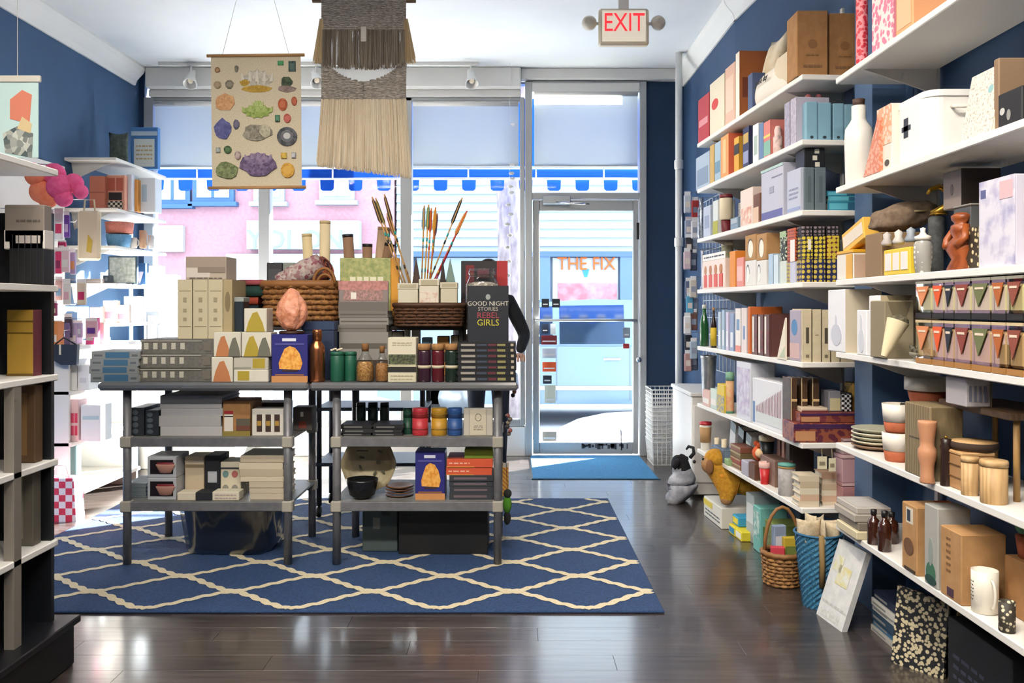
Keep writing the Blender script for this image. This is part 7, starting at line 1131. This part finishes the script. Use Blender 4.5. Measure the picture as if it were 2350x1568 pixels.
# lattice crate and red bag on the floor
t = thing('lattice_crate', 'blue grey lattice crate of printed boxes on the floor by the window', 'crate', (X(236, 6.2), 6.2, 0)); m = B()
for i in range(7): m.tube([(-.11 + .036 * i, 0, .12), (-.11 + .036 * i, 0, .36)], .005, 4)
stuff(m.build('lattice', pm('#6b7a94'), t)); B().box(-.12, .12, 0, .3, .1, .125, .004).build('crate_base', pm('#4f6080'), t)
for sx in (-1, 1): B().box(sx * .12 - .008, sx * .12 + .008, 0, .3, .0, .38, .003).build('side_frame', pm('#5a6a88'), t)
B().box(-.1, .1, .05, .27, .125, .33, .005).build('printed_box', pm('#dfe2ea', '#8a94b8', 'noise', 25), t)
t = thing('paper_carrier', 'white and red lattice printed carrier bag on the floor beside the bookcase', 'bag', (X(135, 5.0), 5.0, 0)); B().prism([(-.12, 0), (.1, 0), (.085, .25), (-.105, .25)], 0, .1).build('bag', pm('#d8304a', '#f0dcdc', 'check', 26, rough=.6), t, fix=True); B().tube([(-.06, .02, .25), (-.03, .02, .32), (.03, .02, .32), (.05, .02, .25)], .004, 5).build('handle', pm('#c9c4bc'), t)
# window ledge with pale goods
t = thing('display_plinth', 'white display plinth in front of the shop window', 'plinth', (-2.42, 6.62, 0)); B().box(-.52, .32, 0, .5, 0, .93, .006).build('plinth_body', wtm, t); B().box(-.53, .33, -.01, .51, .93, .955, .004).build('plinth_top', wtm, t)
lbox('framed_photo', 'small grey picture frame standing on the white plinth', 'frame', 6.65, .955, 335, 364, 716, .02, '#6d7076', ((.15, .85, .12, .88, '#b4b6b8'), (.3, .7, .3, .7, '#8d9094'))); lbox('display_carton', 'tall white carton beside the grey picture frame', 'box', 6.75, .955, 372, 404, 630, .1, '#e8eaec', ((.2, .8, .2, .5, '#cfdce6'),)); lbox('display_carton', 'pale blue white carton behind the grey picture frame', 'box', 6.95, .955, 330, 368, 610, .1, '#dfe8f0', ((.2, .8, .5, .8, '#c4d6e6'),))
t = thing('potted_fern', 'small dark leafy plant on the plinth beside the cream books', 'plant', (X(450, 6.9), 6.9, .955)); B().lathe([(.05, 0), (.065, .1), (.055, .1), (0, .09)], 16).build('pot', 'wt', t)
for i in range(14):
    a = i * 2.4; L_ = .1 + .04 * (i % 3); q = [Vector((.01 * math.cos(a), .01 * math.sin(a), .09)), Vector((L_ * .5 * math.cos(a), L_ * .5 * math.sin(a), .09 + L_ * .8)), Vector((L_ * math.cos(a), L_ * math.sin(a), .09 + L_ * .7))]; n = Vector((-math.sin(a), math.cos(a), 0)) * .016
    m = B(); m.add([tuple(q[0] - n * .3), tuple(q[1] - n), tuple(q[2]), tuple(q[1] + n), tuple(q[0] + n * .3)], [(0, 1, 3, 4), (1, 2, 3)]); m.build('leaf', pm('#2f4a34', rough=.5), t)
# ---- bookcase at the left edge
t = thing('black_bookcase', 'tall black bookcase with white shelves at the left edge', 'bookcase', (-1.56, 1.75, 0)); BZ = [1.70, 1.305, 1.003, .715, .44]
B().box(-.31, .0, 1.20, 1.22, .16, 1.55).build('end_panel', pm('#15171b', rough=.4), t); B().box(-.32, -.30, 0, 1.22, .16, 1.95).build('back_panel', pm('#15171b', rough=.5), t); B().box(-.33, .05, -.02, 1.26, 0, .14, .006).build('plinth', pm('#101114', rough=.4), t); B().box(-.33, .065, -.02, 1.275, .14, .165, .004).build('plinth_moulding', pm('#17181c', rough=.35), t)
for z in BZ: B().box(-.30, .012, 0, 1.225, z - .022, z, .003).build('shelf_board', wtm, t)
for z, h in ((BZ[1], .0),): B().box(.012, .016, .8, 1.2, z - .02, z - .002).build('price_strip', pm('#dcd8d0'), t)
B().box(-.02, .012, .96, 1.0, .165, .98).build('upright_post', pm('#7d766c', rough=.6), t)
YBc = 2.88
for i, (z, tp, c, pr, lab, b) in enumerate(((BZ[1], 532, '#121214', tuple((.1 + .18 * k, .12 + .18 * k, .05, .95, pm('#22222a')) for k in range(5)), 'row of black ribbed boxes on the bookcase', 100), (BZ[4], 1075, '#5c564a', ((.3, .6, .1, .9, pm('#7a7462')),), 'grey green spotted box on the bottom bookcase shelf', 76), (BZ[3], 885, '#5a4026', ((.2, .7, .1, .9, pm('#7a5a34')),), 'tall brown box on the bookcase', 80))): lbox('shelf_box', lab, 'box', YBc, z, 20, b, tp, .05, c, pr)
zz = BZ[2]
for i in range(3): p = T(YBc, zz).at(15, 76, 765 - 27 * i); carton('yellow_box', 'mustard yellow box, %s of three on the bookcase' % ('bottom', 'middle', 'top')[i], 'box', p, .05, pm('#a8832c', rough=.6), (('s', 0, 1, 0, 1, pm('#6b3038')), (0, 1, .0, .06, '#6b521c')), 'mustard boxes on the bookcase'); zz += p.h
lbox('shelf_box', 'taupe cloth box with faint print on the upper bookcase shelf', 'box', YBc, BZ[1] + .14, 10, 101, 470, .05, '#857a70', (('l', .3, .9, .5, .65, '#5f564e', 1),)); 
lbox('black_riser', 'white printed shelf tray under the taupe cloth box', 'tray', YBc, BZ[1] + .118, 8, 102, 527, .06, '#d6cec6', ((.3, .9, .3, .7, '#b9b0a8'),))
# hanging print on the far left
YQ = 3.6; t = thing('flamingo_print', 'pale hanging art print with coral and dark shapes at the left edge', 'print', (X(40, YQ), YQ, Z(362, YQ))); w_ = X(86, YQ) - X(-10, YQ); h_ = Z(178, YQ) - Z(362, YQ); B().box(-w_ / 2, w_ / 2, 0, .003, 0, h_).build('paper', pm('#b9d3d0', rough=.8), t); B().box(-w_ / 2 - .01, w_ / 2 + .01, -.006, .008, h_ - .02, h_ + .008, .003).build('wooden_rail', pm('#c9c4b8'), t)
B().prism([(-.03, .16), (.05, .14), (.06, .26), (.02, .28), (-.03, .24)], -.0015, 0).build('painted_shape', pm('#d07a60'), t); B().prism([(-.05, .02), (.06, .0), (.065, .1), (.0, .13), (-.06, .1)], -.0015, 0).build('painted_shape', pm('#3a4a4c', '#cfd0c4', 'cells', 40), t); B().prism([(.0, .12), (.055, .1), (.06, .14), (.02, .17)], -.0018, 0).build('painted_shape', pm('#cfb88a'), t); B().tube([(0, 0, h_), (.0, 0, 3.19 - t.location.z)], .0015, 4).build('hanging_string', pm('#c9c4b8'), t)
# ================================================================== PERSON BEHIND THE TABLES
t = thing('person', 'person in a black jacket standing behind the tables with one arm bent', 'person', (-.17, 6.3, 0))
Vp = [(0, 0, .86), (0, 0, 1.0), (0, 0, 1.15), (0, 0, 1.26), (0, -.01, 1.33), (0, -.02, 1.40), (0, -.02, 1.47),
      (.15, 0, 1.27), (.265, .02, 1.03), (.225, -.14, .92), (-.15, 0, 1.27), (-.22, .02, 1.03), (-.16, -.17, .95),
      (.085, 0, .8), (.09, -.01, .45), (.09, .01, .09), (.1, -.1, .03), (-.085, 0, .8), (-.09, -.01, .45), (-.09, .01, .09), (-.1, -.1, .03)]
Ep = [(0, 1), (1, 2), (2, 3), (3, 4), (4, 5), (5, 6), (3, 7), (7, 8), (8, 9), (3, 10), (10, 11), (11, 12), (0, 13), (13, 14), (14, 15), (15, 16), (0, 17), (17, 18), (18, 19), (19, 20)]
rp = [(.14, .1), (.125, .09), (.15, .1), (.12, .085), (.05, .05), (.062, .07), (.07, .085), (.062, .062), (.05, .05), (.036, .036), (.062, .062), (.05, .05), (.036, .036), (.085, .085), (.06, .06), (.04, .04), (.035, .035), (.085, .085), (.06, .06), (.04, .04), (.035, .035)]
def pp_(c):
    if c.z > 1.33: return 2
    if c.z > .84 or abs(c.x) > .17: return 0
    return 1 if c.z > .1 else 3
sk = pm('#c79a80', rough=.6)
skin('body', Vp, Ep, rp, [pm('#15171c', rough=.8), pm('#262c3c', rough=.9), sk, 'blk'], t, pp_)
hd = B().ball((0, -.02, 1.45), (.075, .095, .115), 0, 20, 14).build('head', sk, t); B().ball((0, .005, 1.485), (.088, .1, .1), 0, 18, 12).build('hair', pm('#2c2018', rough=.8), t); B().ball((0, .05, 1.42), (.085, .06, .12), 0, 16, 10).build('hair', pm('#2c2018', rough=.8), t)
B().ball((0, -.118, 1.44), (.012, .018, .022), 0, 8, 6).build('nose', sk, hd); B().ball((0, -.108, 1.395), (.026, .008, .007), 0, 10, 6).build('mouth', pm('#9c5a50'), hd)
for k in (-1, 1): B().ball((k * .03, -.104, 1.462), (.012, .007, .008), 0, 10, 6).build('eye', pm('#26201c', rough=.2), hd); B().ball((k * .076, -.01, 1.445), (.012, .02, .03), 0, 8, 6).build('ear', sk, hd)
for k, (hx, hy, hz) in ((1, (.222, -.16, .905)), (-1, (-.155, -.19, .94))):
    h = B().ball((hx, hy - .02, hz - .012), (.036, .045, .018), 0, 12, 8).build('hand', sk, t)
    for i in range(4): f = -.027 + .018 * i; L_ = (.062, .075, .07, .055)[i]; B().tube([(hx + f, hy - .045, hz - .012), (hx + f * 1.15, hy - .045 - L_ * .5, hz - .014), (hx + f * 1.2, hy - .045 - L_ * .85, hz - .035), (hx + f * 1.2, hy - .04 - L_ * .9, hz - .05)], [.0095, .009, .008, .0065], 8).build('finger', sk, h)
    B().tube([(hx - k * .025, hy - .0, hz - .012), (hx - k * .048, hy - .03, hz - .018), (hx - k * .05, hy - .055, hz - .028)], [.012, .0105, .008], 8).build('thumb', sk, h)
B().lathe([(.07, 0), (.095, .02), (.09, .05), (.065, .06)], 18, 0, -.01).build('scarf', pm('#e6e2e4', '#c95aa0', 'noise', 20, rough=.95, th=.6), t, (0, 0, 1.30))
